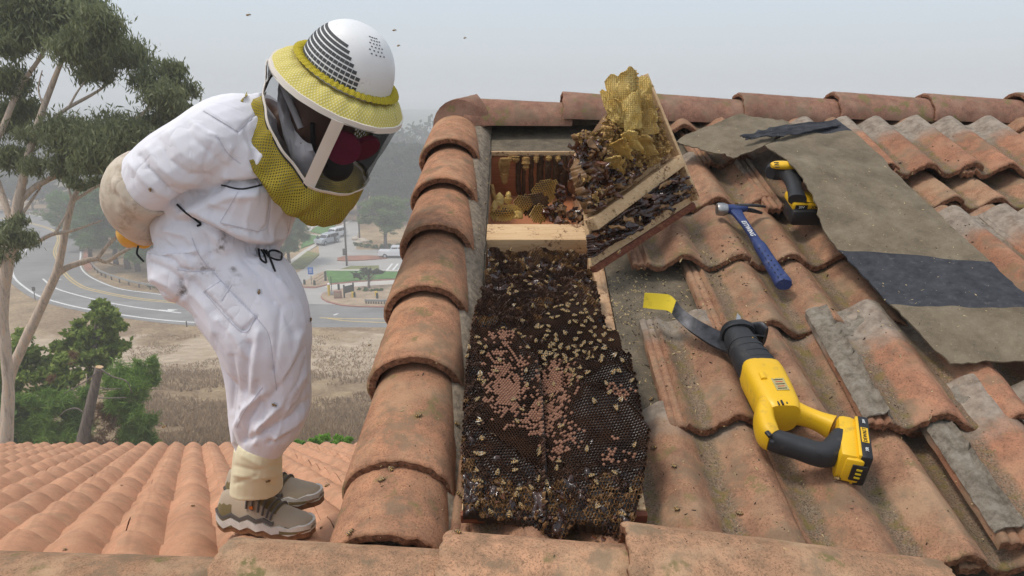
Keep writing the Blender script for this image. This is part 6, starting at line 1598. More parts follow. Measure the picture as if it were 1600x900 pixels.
B_EUC = bark('eucalyptus_bark', (0.38, 0.30, 0.235), (0.58, 0.48, 0.39), (0.64, 0.44, 0.29)); B_DARK = bark('dark_bark', (0.055, 0.042, 0.034), (0.10, 0.078, 0.06), (0.15, 0.115, 0.09)); B_GREY = bark('grey_bark', (0.13, 0.105, 0.09), (0.20, 0.165, 0.14), (0.27, 0.22, 0.185))
def leaves(clumps, n, size, seed, droop=0.3, aspect=0.35, hollow=0.35, sub=16, spread=0.28, split=7):
    """leaf-sized faces in twigs-full spread through the clumps: list of (centre, radius vector)"""
    rs_ = random.Random(seed); sc_ = []
    for c_, q in clumps:
        for k in range(split):
            d_ = V((rs_.gauss(0, 1), rs_.gauss(0, 1), rs_.gauss(0, 1))).normalized() * (rs_.random() ** 0.5) * 0.78; f_ = rs_.uniform(.22, .52)
            sc_.append((c_ + V((d_.x * q[0], d_.y * q[1], d_.z * q[2])), (q[0] * f_, q[1] * f_, q[2] * f_ * 0.8)))
    clumps = sc_ if split > 1 else clumps
    r = np.random.default_rng(seed); w = np.array([c[1][0] * c[1][1] * c[1][2] for c in clumps]) ** 0.75; w /= w.sum()
    nt = max(1, n // sub); ci = r.choice(len(clumps), nt, p=w)
    C = np.array([list(c[0]) for c in clumps])[ci]; Rr = np.array([list(c[1]) for c in clumps])[ci]
    d = r.normal(size=(nt, 3)); d /= np.linalg.norm(d, axis=1)[:, None]; rad = (hollow + (1 - hollow) * r.random(nt) ** 0.6)[:, None]
    tw = C + d * Rr * rad * (0.85 + 0.3 * r.random((nt, 1)))
    tw = np.repeat(tw, sub, 0); sp = np.repeat(Rr.mean(1) * spread, sub)[:, None]
    c = tw + r.normal(size=tw.shape) * sp * np.array([1, 1, 0.8]); m = len(c)
    a = r.normal(size=(m, 3)); a[:, 2] -= droop * 2.2; a /= np.linalg.norm(a, axis=1)[:, None]
    b = np.cross(a, r.normal(size=(m, 3))); b /= np.linalg.norm(b, axis=1)[:, None] + 1e-9
    s = (size * (0.6 + 0.8 * r.random(m)))[:, None]; a *= s; b *= s * aspect
    return np.stack([c - a * 0.5, c + b * 0.5, c + a * 0.5, c - b * 0.5], 1).reshape(-1, 3)
def leaf_mesh(name, pts, mat):
    n = len(pts) // 4; me = bpy.data.meshes.new(name); me.vertices.add(4 * n); me.vertices.foreach_set('co', pts.reshape(-1).astype(np.float32))
    me.loops.add(4 * n); me.loops.foreach_set('vertex_index', np.arange(4 * n, dtype=np.int32)); me.polygons.add(n)
    me.polygons.foreach_set('loop_start', np.arange(0, 4 * n, 4, dtype=np.int32)); me.polygons.foreach_set('loop_total', np.full(n, 4, dtype=np.int32))
    me.update(calc_edges=True); me.materials.append(mat); return me
def crown(parent, clumps, n, size, mat, seed, name='crown', **k):
    me = leaf_mesh(name, leaves(clumps, n, size, seed, **k), mat); me.transform(WM[parent].inverted())
    return tag(link(name, me, WM[parent], parent), kind='stuff')
def pc(px, py, r, Y, dy=0.0, ry=1.0, sq=1.0):            # clump seen at a pixel, at depth Y
    p = P(px, py, Y + dy); k = r * depth(p) / FPX; return (p, (k, k * ry, k * sq))
def branch(mb, rows, Y, n=9, steps=None, yj=0.0):
    pts = [P(q[0], q[1], Y + (q[3] if len(q) > 3 else yj * i)) for i, q in enumerate(rows)]; d = [(*p, q[2] * depth(p) / FPX) for p, q in zip(pts, rows)]
    d = interp_rows(d, steps or 4 * len(rows)); mb.tube([V(q[:3]) for q in d], [q[3] * (1 + 0.10 * nz(q[2] * 2.3, q[0] * 2)) for q in d], n, V((0.3, 1, 0.2))); return mb
YE = 16.0
t1 = thing('eucalyptus_tree', 'tall pale-barked eucalyptus with several trunks at the far left of the roof', 'tree', P(8, 720, YE), 'eucalyptus trees')
mb = MB(); branch(mb, [(4, 760, 11), (9, 695, 10), (13, 640, 8.5), (12, 590, 8.2), (8, 540, 8), (4, 500, 8), (6, 455, 8.5), (13, 404, 9), (22, 360, 8.5), (29, 313, 7.5), (35, 284, 6), (47, 233, 5.5), (65, 177, 5), (84, 126, 4), (103, 79, 3), (118, 45, 1.6)], YE, 11, 70)
for rows in ([(22, 364, 6), (16, 345, 5), (6, 312, 5), (-6, 280, 5)], [(30, 316, 5), (55, 292, 4.8), (93, 271, 4.4), (140, 238, 3.8), (187, 201, 3.2), (222, 178, 2.4), (246, 157, 1.2)], [(57, 206, 3.4), (80, 188, 3), (107, 168, 2.8), (140, 150, 2.4), (163, 135, 2), (187, 112, 1.0)], [(-14, 232, 5), (4, 200, 4.6), (20, 160, 4.4), (30, 138, 4.6), (46, 114, 3.4), (65, 86, 2.8), (76, 55, 2), (86, 25, 1.2)], [(27, 389, 3), (56, 379, 3.2), (82, 366, 3), (111, 361, 2.2), (160, 344, 1.2)], [(36, 333, 2.4), (50, 312, 2), (64, 292, 1.4)], [(85, 366, 2.2), (98, 345, 1.8), (110, 322, 1.4)], [(107, 168, 1.6), (120, 145, 1.4), (132, 128, 1)], [(187, 201, 1.6), (215, 190, 1.3), (240, 186, 0.8)], [(70, 170, 1.4), (60, 140, 1.2), (66, 110, 0.8)]): branch(mb, rows, YE, 8, None, 0.12)
mb.part('trunk', B_EUC, t1, True, None)
EC = [(30, 12, 46), (92, 14, 46), (148, 42, 34), (122, 74, 34), (60, 34, 38), (178, 76, 26), (205, 88, 26), (226, 122, 22), (158, 108, 26), (270, 112, 22), (284, 142, 20), (262, 152, 26), (278, 176, 20), (246, 186, 18), (16, 128, 28), (44, 170, 22), (6, 190, 36), (52, 212, 20), (112, 206, 36), (160, 208, 36), (200, 214, 36), (150, 250, 30), (98, 256, 24), (52, 262, 18), (190, 254, 28), (228, 228, 18), (172, 284, 12), (14, 248, 26), (4, 72, 22), (8, 366, 26), (30, 345, 12), (42, 376, 14), (8, 400, 16), (132, 118, 14), (100, 50, 30), (118, 285, 12), (20, 60, 28), (140, 8, 30), (60, -10, 40), (262, 196, 12)]
rr_ = random.Random(2)
crown(t1, [pc(x, y, r * 1.10, YE, rr_.uniform(-.9, .9), 1.5, 0.85) for x, y, r in EC], 95000, 0.135, L_EUC, 1, droop=0.8, aspect=0.22, hollow=0.0, sub=9, spread=0.62, split=22)
t2 = thing('eucalyptus_tree', 'leaning pale eucalyptus with a broken forked limb reaching behind the bee suit', 'tree', P(14, 680, YE + 1.2), 'eucalyptus trees')
mb = MB(); branch(mb, [(4, 740, 9), (10, 640, 8), (17, 586, 7.5), (38, 535, 7.4), (55, 500, 7), (72, 463, 6.8), (88, 428, 6.4), (95, 400, 5.6), (104, 353, 5), (112, 318, 4.6), (120, 300, 3.4), (134, 282, 2)], YE + 1.2, 11, 60)
for rows in ([(86, 431, 5), (103, 419, 4.8), (124, 411, 4.4), (151, 404, 3.8), (166, 409, 3.2), (187, 396, 3), (216, 381, 2.2)], [(152, 404, 3.2), (162, 391, 3), (174, 377, 2.8), (192, 362, 2.2)], [(112, 316, 2.6), (130, 304, 2.4), (150, 292, 2), (180, 276, 1.4)], [(112, 312, 2), (108, 296, 1.6), (104, 282, 1)], [(165, 409, 1.2), (180, 414, .9), (196, 416, .6)]): branch(mb, rows, YE + 1.2, 8, None, 0.1)
mb.part('trunk', B_EUC, t2, True, None)
crown(t2, [pc(x, y, r, YE + 1.2, rr_.uniform(-.5, .5)) for x, y, r in ((196, 335, 14), (186, 330, 12), (203, 350, 10), (128, 292, 11), (148, 282, 12), (104, 276, 9), (178, 268, 12))], 4500, 0.15, L_EUC, 3, droop=0.75, aspect=0.22, hollow=0.1)
YB = 22.0
def bush(label, name, clumps, n, size, mat, Y, seed, trunk=None, tmat=B_DARK, aspect=0.5, group='shrubs below the eave', cat='bush', droop=0.0, spread=.28, hollow=.3):
    o = thing(name, label, cat, P(clumps[0][0], clumps[0][1] + 60, Y), group)
    crown(o, [pc(x, y, r * 1.16, Y, rr_.uniform(-.6, .6), 1.2) for x, y, r in clumps], n, size, mat, seed, aspect=aspect, droop=droop, spread=spread, hollow=hollow)
    if trunk:
        mb = MB()
        for k in trunk: branch(mb, k, Y)
        mb.part('trunk', tmat, o, True, None)
    return o
bush('small round-topped oak with grey forked stem beyond the eave', 'oak_tree', [(160, 490, 18), (150, 505, 24), (182, 508, 17), (128, 520, 20), (172, 530, 24), (186, 548, 14), (100, 532, 16), (140, 548, 24), (112, 552, 20), (90, 545, 14), (160, 560, 22)], 9000, 0.20, L_OAK, 25.0, 11, [[(138, 610, 3.5), (141, 560, 3), (146, 530, 2.4), (150, 505, 1.6)], [(141, 560, 2), (152, 535, 1.6), (162, 510, 1)]], B_GREY, group='small trees below the eave', cat='tree')
bush('olive-green leafy shrub filling the left corner behind the eucalyptus trunk', 'leafy_shrub', [(35, 560, 30), (70, 565, 28), (100, 572, 22), (20, 600, 34), (60, 600, 34), (95, 600, 26), (30, 530, 18), (10, 560, 30), (115, 590, 20)], 8500, 0.20, L_OAK, 23.5, 12)
bush('dark-bottomed shrub at the far left edge above the roof eave', 'leafy_shrub', [(10, 640, 34), (30, 660, 34), (-10, 670, 40), (55, 680, 24), (20, 700, 34)], 5500, 0.20, L_PINE, 22.5, 13)
bush('feathery green pine shrub left of the cut trunk', 'pine_shrub', [(75, 630, 26), (100, 625, 24), (120, 645, 24), (60, 655, 24), (90, 660, 28), (115, 675, 22), (70, 685, 24), (130, 612, 16), (105, 695, 26), (45, 630, 18)], 16000, 0.27, L_PINEB, 22.3, 14, aspect=0.09, spread=.42)
bush('bright green pine shrub right of the cut trunk', 'pine_shrub', [(190, 585, 22), (215, 578, 16), (238, 566, 12), (200, 610, 24), (222, 605, 18), (212, 640, 22), (228, 655, 16), (218, 685, 22), (185, 625, 20), (236, 590, 12), (205, 668, 18), (232, 690, 14), (176, 600, 16)], 16000, 0.27, L_PINEB, 21.8, 15, aspect=0.09, spread=.42)
bush('brown dead twigs hanging under the pine shrubs', 'dead_twigs', [(170, 650, 22), (185, 675, 22), (150, 685, 20), (195, 650, 14), (165, 700, 24), (110, 560, 10), (75, 590, 9)], 3600, 0.30, L_BROWN, 21.6, 16, aspect=0.06, cat='dead branches', droop=0.3)
st_ = thing('cut_tree_trunk', 'sawn-off dead tree trunk with bare side twigs among the pine shrubs', 'tree trunk', P(127, 700, 20.6))
mb = MB(); branch(mb, [(122, 720, 9), (131, 680, 8.6), (140, 640, 7.8), (148, 605, 6.8), (155, 575, 6.2)], 20.6, 11, 24); mb.part('trunk', B_GREY, st_, True, None)
mb = MB(); c = P(155.3, 574, 20.6); mb.tube([c, c + V((0.005, 0, 0.02))], 0.105, 12); mb.part('sawn_face', M_PINE, st_)
for rows in ([(158, 577, 1.3), (175, 588, 1), (198, 596, .9), (206, 615, .5)], [(156, 606, 1.1), (172, 608, .9), (190, 607, .5)], [(154, 622, 1.2), (175, 622, 1), (198, 621, .6)], [(152, 580, 1), (135, 595, .8), (100, 615, .5)], [(137, 650, 1.3), (120, 638, 1.2), (102, 642, .8), (92, 652, .5)]):
    mb = MB(); branch(mb, rows, 20.5, 6); mb.part('twig', B_GREY, st_, True, None)
w_ = thing('weed_patch', 'patch of bright green weeds just past the roof eave', 'weeds', P(510, 700, 11.5))
crown(w_, [pc(x, y, r, 11.5, rr_.uniform(-.3, .3), 1.0, 0.8) for x, y, r in ((470, 692, 9), (490, 688, 10), (510, 684, 11), (530, 686, 11), (545, 690, 8), (500, 697, 12), (525, 697, 12), (475, 700, 10))], 4200, 0.085, L_WEED, 17, name='leaves', aspect=0.35, droop=-0.4)
# dry grass on the slope
g_ = np.random.default_rng(9); n = 60000
gy = 26 + 50 * g_.random(n) ** 1.25; gx = (g_.random(n) * 1.05 - 0.72) * gy * 0.75
keep = np.array([nz(x * 0.11, y * 0.11, 4) + 0.5 * nz(x * .5, y * .5, 6) > (-0.28 if y < 58 else (0.10 if y < 74 else -0.1)) for x, y in zip(gx, gy)]); gx, gy = gx[keep], gy[keep]; n = len(gx)
gz = np.array([hill(x, y) for x, y in zip(gx, gy)]); hh = (0.10 + 0.20 * g_.random(n)) * np.where(gy < 58, 1.25, 0.7); lx, ly = g_.normal(size=n) * 0.13, g_.normal(size=n) * 0.13; an = g_.random(n) * pi
wx, wy = np.cos(an) * 0.05, np.sin(an) * 0.05
pts = np.stack([np.stack([gx - wx, gy - wy, gz - .02], 1), np.stack([gx + wx, gy + wy, gz - .02], 1), np.stack([gx + lx + wx * .2, gy + ly + wy * .2, gz + hh], 1), np.stack([gx + lx - wx * .2, gy + ly - wy * .2, gz + hh], 1)], 1).reshape(-1, 3)
L_DRY = leaf_material('dry_grass_blade', (0.18, 0.125, 0.078), (0.31, 0.22, 0.138), (0.43, 0.325, 0.205), 0.9)
tag(link('dry_grass', leaf_mesh('dry_grass', pts, L_DRY)), kind='stuff')
# ---- trees standing round the road and the park
protos = {}
def make_tree(kind, h, seed, mat, n, size, aspect, shape, tmat=B_DARK, tr=0.03, droop=0.0, hollow=0.3, trunkto=0.75):
    r = random.Random(seed); o = link('tree_source', None)
    mb = MB(); pts = [V((0.04 * h * nz(i * .8, seed), 0.04 * h * nz(i * .8, seed + 9), h * trunkto * i / 8)) for i in range(9)]; mb.tube(pts, [h * tr * (1 - 0.75 * i / 8) for i in range(9)], 8, V((1, 0.2, 0)))
    cl = []
    for (x, y, z, rad) in shape(r):
        cl.append((V((x * h, y * h, z * h)), (rad * h, rad * h, rad * h * 0.82)))
        if r.random() < .6: a = pts[min(8, max(2, int(z * 8)))]; mb.tube([a - V((0, 0, .08 * h)), a.lerp(cl[-1][0], .5), cl[-1][0]], [h * tr * .35, h * tr * .25, h * tr * .08], 5, V((1, .3, 0)))
    link('trunk', mb.mesh('trunk', tmat, True, None), None, o); me = leaf_mesh('crown', leaves(cl, n, size * h, seed, droop, aspect, hollow), mat); tag(link('crown', me, None, o), kind='stuff'); protos[kind] = o; return o
def sh_pine(r): return [((r.uniform(-.26, .26)) * (1.15 - z), (r.uniform(-.26, .26)) * (1.15 - z), z, r.uniform(.09, .15)) for z in [0.28 + 0.66 * (i / 21) for i in range(22)]]
def sh_round(r): return [(.30 * cos(a) * q, .30 * sin(a) * q, .62 + r.uniform(-.27, .27), r.uniform(.10, .17)) for a, q in [(r.uniform(0, 6.28), r.random() ** .5) for i in range(26)]]
def sh_tall(r): return [(r.uniform(-.15, .15), r.uniform(-.15, .15), r.uniform(.42, .93), r.uniform(.07, .13)) for i in range(24)]
def sh_flat(r): return [(.46 * cos(a) * q, .46 * sin(a) * q, .70 + r.uniform(-.10, .15) - .08 * q, r.uniform(.11, .17)) for a, q in [(r.uniform(0, 6.28), r.random() ** .5) for i in range(18)]]
make_tree('pine', 1.0, 1, L_PINE, 18000, 0.05, 0.14, sh_pine, B_DARK); make_tree('pine2', 1.0, 2, L_PINE, 18000, 0.05, 0.14, sh_round, B_DARK); make_tree('round', 1.0, 3, L_PINEL, 14000, 0.042, 0.3, sh_round, B_GREY, .028)
make_tree('tall', 1.0, 4, L_FAR, 14000, 0.032, 0.4, sh_tall, B_GREY, .022); make_tree('far', 1.0, 5, L_FAR, 14000, 0.038, 0.45, sh_round, B_GREY, .025); make_tree('flat', 1.0, 6, L_FAR, 7000, 0.045, 0.35, sh_flat, B_GREY, .05)
used = set()
def plant(kind, p, h, rot, label, group=None, wide=1.0, name=None):
    src = protos[kind]; M = Matrix.Translation(p) @ Matrix.Rotation(rot, 4, 'Z') @ Matrix.Diagonal((h * wide, h * wide, h, 1))
    c = copy_thing(src, M, label, group); c.name = name or 'tree'; c['category'] = 'tree'; return c
def at_px(px, base, top, Y=None):
    p = GP(px, base); 
    if Y is not None: p = V((P(px, base, Y).x, Y, ZG))
    d = depth(p); return p, (base - top) * d / FPX / CP
PN = 'pines inside the bend of the road'
for px, base, top, kind, w, lab in ((128, 392, 296, 'pine2', 1.2, 'dense dark pine at the left end of the group inside the road bend'), (200, 420, 290, 'pine2', 1.25, 'wide dark pine directly left of the gloved hands'), (142, 404, 300, 'pine', 1.1, 'dark pine leftmost of the group inside the road bend'), (182, 414, 286, 'pine2', 1.1, 'broad dark pine in the middle of the bend behind the gloves'), (216, 424, 305, 'pine', 1.25, 'leaning dark pine nearest the guardrail by the bee suit'), (252, 438, 320, 'pine2', 1.1, 'dark pine mostly hidden behind the person at the guardrail'),
                                    (160, 386, 284, 'pine', 1.2, 'taller pine at the back of the group inside the bend'), (115, 372, 296, 'pine2', 1.0, 'pine at the road edge where it curves out of sight')):
    p, h = at_px(px, base, top); plant(kind, p, h, px * 1.7, lab, PN, w, 'pine_tree')
for px, base, top, kind, w, lab in ((603, 388, 303, 'round', 1.35, 'full round-crowned green pine on the planted island in the park'), (452, 412, 318, 'pine2', 0.95, 'dense green tree beside the footpath at the front of the bee suit'), (438, 420, 330, 'pine', 1.2, 'green tree tucked behind the knee-side of the jacket hem'), (532, 346, 306, 'far', 1.0, 'small tree with bare trunk at the top of the park road'), (577, 452, 413, 'flat', 1.2, 'low spreading tree on the sandy planting island')):
    p, h = at_px(px, base, top); plant(kind, p, h, px * .7, lab, 'trees in the park', w, 'park_tree')
FG = 'hazy trees on the far side of the park'
seen_ = {}
for i, (px, base, top, kind, w) in enumerate(sorted(((470, 342, 250, 'far', 1.0), (505, 336, 240, 'tall', 1.3), (545, 334, 262, 'far', 1.0), (575, 334, 232, 'tall', 1.4), (602, 332, 226, 'tall', 1.3), (628, 334, 232, 'tall', 1.3), (650, 332, 228, 'tall', 1.4), (672, 330, 250, 'far', 1.2), (590, 322, 236, 'far', 1.1), (640, 322, 234, 'far', 1.1), (560, 330, 270, 'far', 1.0), (618, 346, 268, 'far', 1.2), (655, 350, 272, 'far', 1.2), (700, 330, 250, 'far', 1.2), (583, 340, 246, 'far', 1.3), (632, 340, 240, 'far', 1.3), (610, 326, 222, 'tall', 1.6), (646, 326, 224, 'tall', 1.6), (562, 328, 240, 'tall', 1.4), (490, 336, 262, 'far', 1.2),
                                    (20, 330, 278, 'far', 1.1), (52, 328, 276, 'far', 1.2), (78, 330, 288, 'far', 1.1), (100, 336, 292, 'tall', 1.3), (-8, 330, 270, 'far', 1.2), (128, 330, 282, 'far', 1.2), (210, 330, 280, 'far', 1.2), (270, 330, 262, 'tall', 1.3), (330, 330, 258, 'far', 1.2), (390, 332, 262, 'tall', 1.3), (430, 334, 252, 'far', 1.3), (36, 318, 262, 'tall', 1.3), (66, 318, 268, 'far', 1.2)))):
    p, h = at_px(px, base, top); q = 'left of the road bend' if px < 140 else ('hidden mostly behind the person' if px < 440 else 'beyond the park road')
    ords = ('first', 'second', 'third', 'fourth', 'fifth', 'sixth', 'seventh', 'eighth', 'ninth', 'tenth', 'eleventh', 'twelfth', 'thirteenth', 'fourteenth'); seen_[kind + q] = seen_.get(kind + q, -1) + 1
    plant(kind, p, h, i * 1.3, {'tall': 'tall narrow hazy tree %s, %s from the left', 'far': 'rounded hazy tree %s, %s from the left'}[kind] % (q, ords[seen_[kind + q]]), FG + ' ' + q, w, 'distant_tree')
for o in protos.values():
    for ch in list(o.children): bpy.data.objects.remove(ch)
    bpy.data.objects.remove(o)
# far hillside woods fading into the fog
fr_ = np.random.default_rng(4); cl = []
for i in range(300):
    x, y = fr_.uniform(-420, 330), fr_.uniform(205, 285); h = fr_.uniform(5, 10); cl.append((V((x, y, hill(x, y) + h * .8)), (h * .7, h * .7, h)))
tag(link('far_woods', leaf_mesh('far_woods', leaves(cl, 120000, 1.7, 5, 0.0, 0.5, 0.2, split=1, spread=0.14), L_FAR)), kind='stuff')
# hedge and shrubs on the islands
def low_bush(label, pxs, n, size, mat, seed, group=None):
    p0 = GP(*pxs[0][:2]); o = thing('shrub', label, 'shrub', p0, group)
    cl = []
    for px, py, r in pxs:
        p = GP(px, py); k = r * depth(p) / FPX; cl.append((p + V((0, 0, k * .55)), (k, k, k * .7)))
    crown(o, cl, n, size, mat, seed, name='foliage', aspect=.5)
low_bush('clipped brown-green hedge around the planted island under the round pine', [(556, 384, 5), (564, 386, 5), (574, 387, 6), (586, 388, 6), (598, 388, 6), (612, 388, 6), (624, 387, 6), (640, 386, 6), (560, 380, 4), (580, 380, 4)], 3800, .34, L_PINEL, 21)
low_bush('dark rounded shrub at the foot of the low spreading tree', [(562, 455, 4), (570, 456, 6), (580, 456, 6), (590, 456, 5), (596, 456, 4)], 1600, .3, L_PINE, 22)
low_bush('dark shrub among the pine trunks behind the guardrail', [(235, 448, 5), (243, 450, 5), (250, 452, 4)], 900, .3, L_PINE, 23)
for i, px in enumerate((556, 566, 570, 560)):
    mb = MB(); p = GP(px, 375 + i * 2); mb.sphere(p + V((0, 0, .2)), (.8, .6, .45), None, 8, 5); tag(mb.part('boulder', M_WALL, None), 'pale boulder set in the hedge of the planted island', 'boulder', 'boulders on the planted island')
# ================================================================ street things
M_CAR = simple('white_car_paint', (0.72, 0.73, 0.75), 0.3, 0.03, 3, spec=0.5); M_SILV = simple('silver_car_paint', (0.42, 0.46, 0.50), 0.3, 0.05, 3, spec=0.5); M_GLASS = simple('dark_glass', (0.02, 0.025, 0.03), 0.1, 0.1, 3, spec=0.6); M_TYRE = simple('tyre_rubber', (0.02, 0.02, 0.02), 0.8); M_LIGHT = simple('lamp_lens', (0.7, 0.7, 0.68), 0.2); M_TAIL = simple('tail_lens', (0.4, 0.02, 0.02), 0.3)
def vehicle(label, p, rot, paint, prof, cabin, L, W, wheels, group, cat, wins):
    """prof: side outline (x, z); cabin: glasshouse outline"""
    o = thing('parked_vehicle', label, cat, None, group, Matrix.Translation(p) @ Matrix.Rotation(rot, 4, 'Z')); M = WM[o]
    def slab_(outl, w0, w1, name, m):
        mb = MB(); n = len(outl); zs = [z for _, z in outl]; zm = max(zs)
        sec = lambda s, ins: [M @ V((x * (1 - ins), s * (w0 if z < zm * .6 else w1) / 2, z)) for x, z in outl]
        mb.loft([sec(-1, .02), sec(-.97, 0), sec(.97, 0), sec(1, .02)]); return mb.part(name, m, o, True, 35)
    slab_(prof, W, W * .96, 'body', paint); slab_(cabin, W * .92, W * .78, 'cab', paint)
    for (x0, z0, x1, z1, x2, z2, x3, z3) in wins:
        for s in (-1, 1):
            mb = MB(); q = [V((x, s * (W * .415 + (1.75 - z) * .06), z)) for x, z in ((x0, z0), (x1, z1), (x2, z2), (x3, z3))]; q = [M @ v for v in q]; nn = (M.to_3x3() @ V((0, s, .1))).normalized(); mb.poly(q, .02, nn); mb.part('side_window', M_GLASS, o, False)
    xs_ = [x for x, z in cabin]; zt = max(z for x, z in cabin); zb = min(z for x, z in cabin)
    for nm, xe, xt in (('windscreen', max(xs_), max(x for x, z in cabin if z > zt - .1)), ('rear_window', min(xs_), min(x for x, z in cabin if z > zt - .1))):
        s = 1 if nm == 'windscreen' else -1; q = [M @ V(v) for v in ((xe - s * .06 + s * .02, -W * .38, zb + .08), (xe - s * .06 + s * .02, W * .38, zb + .08), (xt + s * .06, W * .33, zt - .08), (xt + s * .06, -W * .33, zt - .08))]; mb = MB(); mb.poly(q, .02, (M.to_3x3() @ V((s, 0, .6))).normalized()); mb.part(nm, M_GLASS, o, False)
    for x in wheels:
        for s in (-1, 1):
            mb = MB(); c = M @ V((x, s * W * .44, .37)); ax_ = M.to_3x3() @ V((0, 1, 0)); mb.tube([c - ax_ * .12, c + ax_ * .12], .37, 16, V((0, 0, 1))); wh = mb.part('wheel', M_TYRE, o); mb = MB(); mb.tube([c - ax_ * .13, c + ax_ * .13], .2, 12, V((0, 0, 1))); mb.part('rim', M_SILV, wh)
    for s in (-1, 1):
        mb = MB(); mb.bbox(M @ V((L / 2 - .02, s * W * .36, .85)), (.08, .36, .18), M.to_3x3(), .02); mb.part('headlight', M_LIGHT, o); mb = MB(); mb.bbox(M @ V((-L / 2 + .02, s * W * .42, .9)), (.08, .18, .34), M.to_3x3(), .02); mb.part('tail_light', M_TAIL, o)
    mb = MB(); mb.bbox(M @ V((L / 2, 0, .5)), (.14, W * .9, .2), M.to_3x3(), .03); mb.part('bumper', M_SILV, o); mb = MB(); mb.bbox(M @ V((-L / 2, 0, .55)), (.14, W * .9, .2), M.to_3x3(), .03); mb.part('bumper', M_SILV, o); return o
truck = ([(-2.85, .45), (2.8, .45), (2.9, .75), (2.85, 1.08), (1.6, 1.15), (-2.8, 1.15), (-2.88, .8)], [(-.9, 1.12), (1.55, 1.12), (.75, 1.85), (-.75, 1.87)])
suv = ([(-2.4, .4), (2.35, .4), (2.45, .7), (2.35, 1.05), (1.2, 1.15), (-2.4, 1.15)], [(-2.36, 1.12), (1.3, 1.12), (.5, 1.76), (-2.15, 1.78)])
tw_ = [(-.7, 1.2, .3, 1.2, .3, 1.72, -.62, 1.72), (.4, 1.2, 1.3, 1.2, .75, 1.72, .4, 1.72)]; sw_ = [(-2.1, 1.2, -1.2, 1.2, -1.2, 1.65, -2.0, 1.65), (-1.1, 1.2, -.1, 1.2, -.1, 1.65, -1.1, 1.65), (0, 1.2, 1.05, 1.2, .5, 1.65, 0, 1.65)]
PV = 'vehicles parked along the park roads'
vehicle('white pickup truck parked beside the red dirt strip left of the rake tiles', GP(617, 402) + V((0.3, 0, .02)), radians(0), M_CAR, truck[0], truck[1], 5.75, 1.95, (-1.75, 1.75), PV, 'truck', tw_)
vehicle('silver car parked nose-on beside the footpath', GP(508.5, 383) + V((0, 1.5, .02)), radians(-118), M_SILV, suv[0], suv[1], 4.8, 1.9, (-1.5, 1.5), PV, 'car', sw_)
vehicle('white car parked close behind the silver one', GP(519, 375) + V((0, 2.5, .02)), radians(-118), M_CAR, suv[0], suv[1], 4.8, 1.9, (-1.5, 1.5), PV, 'car', sw_)
M_POLE = simple('weathered_pole', (0.10, 0.085, 0.07), 0.9, .2, 3); M_GREENP = simple('dark_green_post', (0.03, 0.05, 0.035), 0.8); M_SIGNB = simple('blue_sign', (0.02, 0.14, 0.52), 0.5); M_GALV = simple('galvanised_rail', (0.33, 0.33, 0.31), 0.6, .15, 2); M_YP = simple('yellow_bollard_paint', (0.68, 0.48, 0.06), 0.6); M_STONE = simple('reddish_stone', (0.34, 0.19, 0.15), 0.9, .2, 4); M_BROWNS = simple('brown_sign_board', (0.05, 0.06, 0.045), 0.8)
def post(px, base, top, r, m, name, label, cat, group=None):
    p, h = at_px(px, base, top); mb = MB(); mb.tube([p - V((0, 0, .3)), p + V((0, 0, h * .5)), p + V((0, 0, h))], [r, r * .92, r * .85], 10, V((1, 0, 0))); return p, h, mb
for px, base, top, lab in ((542, 415.5, 344, 'dark utility pole at the near end of the red dirt strip'), (562, 375, 336, 'dark utility pole standing in the hedge of the planted island')):
    p, h, mb = post(px, base, top, .16, M_POLE, '', '', ''); o = thing('utility_pole', lab, 'pole', p, 'utility poles in the park'); mb.part('pole', M_POLE, o)
    if px == 542: m2 = MB(); m2.bbox(p + V((-.25, -.1, 2.2)), (.45, .4, 1.0), None, .03); m2.part('meter_box', M_POLE, o)
    m2 = MB(); m2.bbox(p + V((0, 0, h - .3)), (.5, .18, .14), None, .02); m2.part('top_bracket', M_POLE, o)
p, h = at_px(487, 446, 419); o = thing('road_sign', 'blue rectangular sign on a thin post at the park entrance', 'sign', p)
mb = MB(); mb.tube([p, p + V((0, 0, h))], .06, 8, V((1, 0, 0))); mb.part('post', M_GALV, o); mb = MB(); mb.bbox(p + V((0, -.08, h - .38 * 1.0)), (.72, .04, .95), None, .01); sg_ = mb.part('panel', M_SIGNB, o); m2 = MB()
for k in range(3): m2.box(p + V((0, -.106, h - .15 - .2 * k)), (.42, .006, .07))
m2.box(p + V((0, -.106, h - .98)), (.66, .006, .16)); m2.part('sign_print', M_PRINT, sg_, False)
for px, lab in ((460, 'white folding barrier sign nearer the knee at the entrance road'), (465.5, 'white folding barrier sign right of its twin at the entrance road')):
    p = GP(px, 455); o = thing('barrier_sign', lab, 'barrier sign', p, 'folding barrier signs')
    for s in (-1, 1):
        mb = MB(); T_ = Matrix.Rotation(s * .22, 3, 'X'); mb.bbox(p + V((0, s * .2, .55)), (.6, .04, 1.1), T_, .01); mb.part('panel', M_PRINT, o)
    mb = MB(); mb.box(p + V((0, -.37, .7)), (.4, .01, .25), Matrix.Rotation(-.22, 3, 'X')); mb.part('orange_patch', M_ORANGE, o, False)
p = GP(466.8, 455); mb = MB(); mb.tube([p, p + V((0, 0, .9))], [.12, .08], 8); tag(mb.part('traffic_post', M_YP, None), 'short yellow post beside the folding barrier signs', 'post')
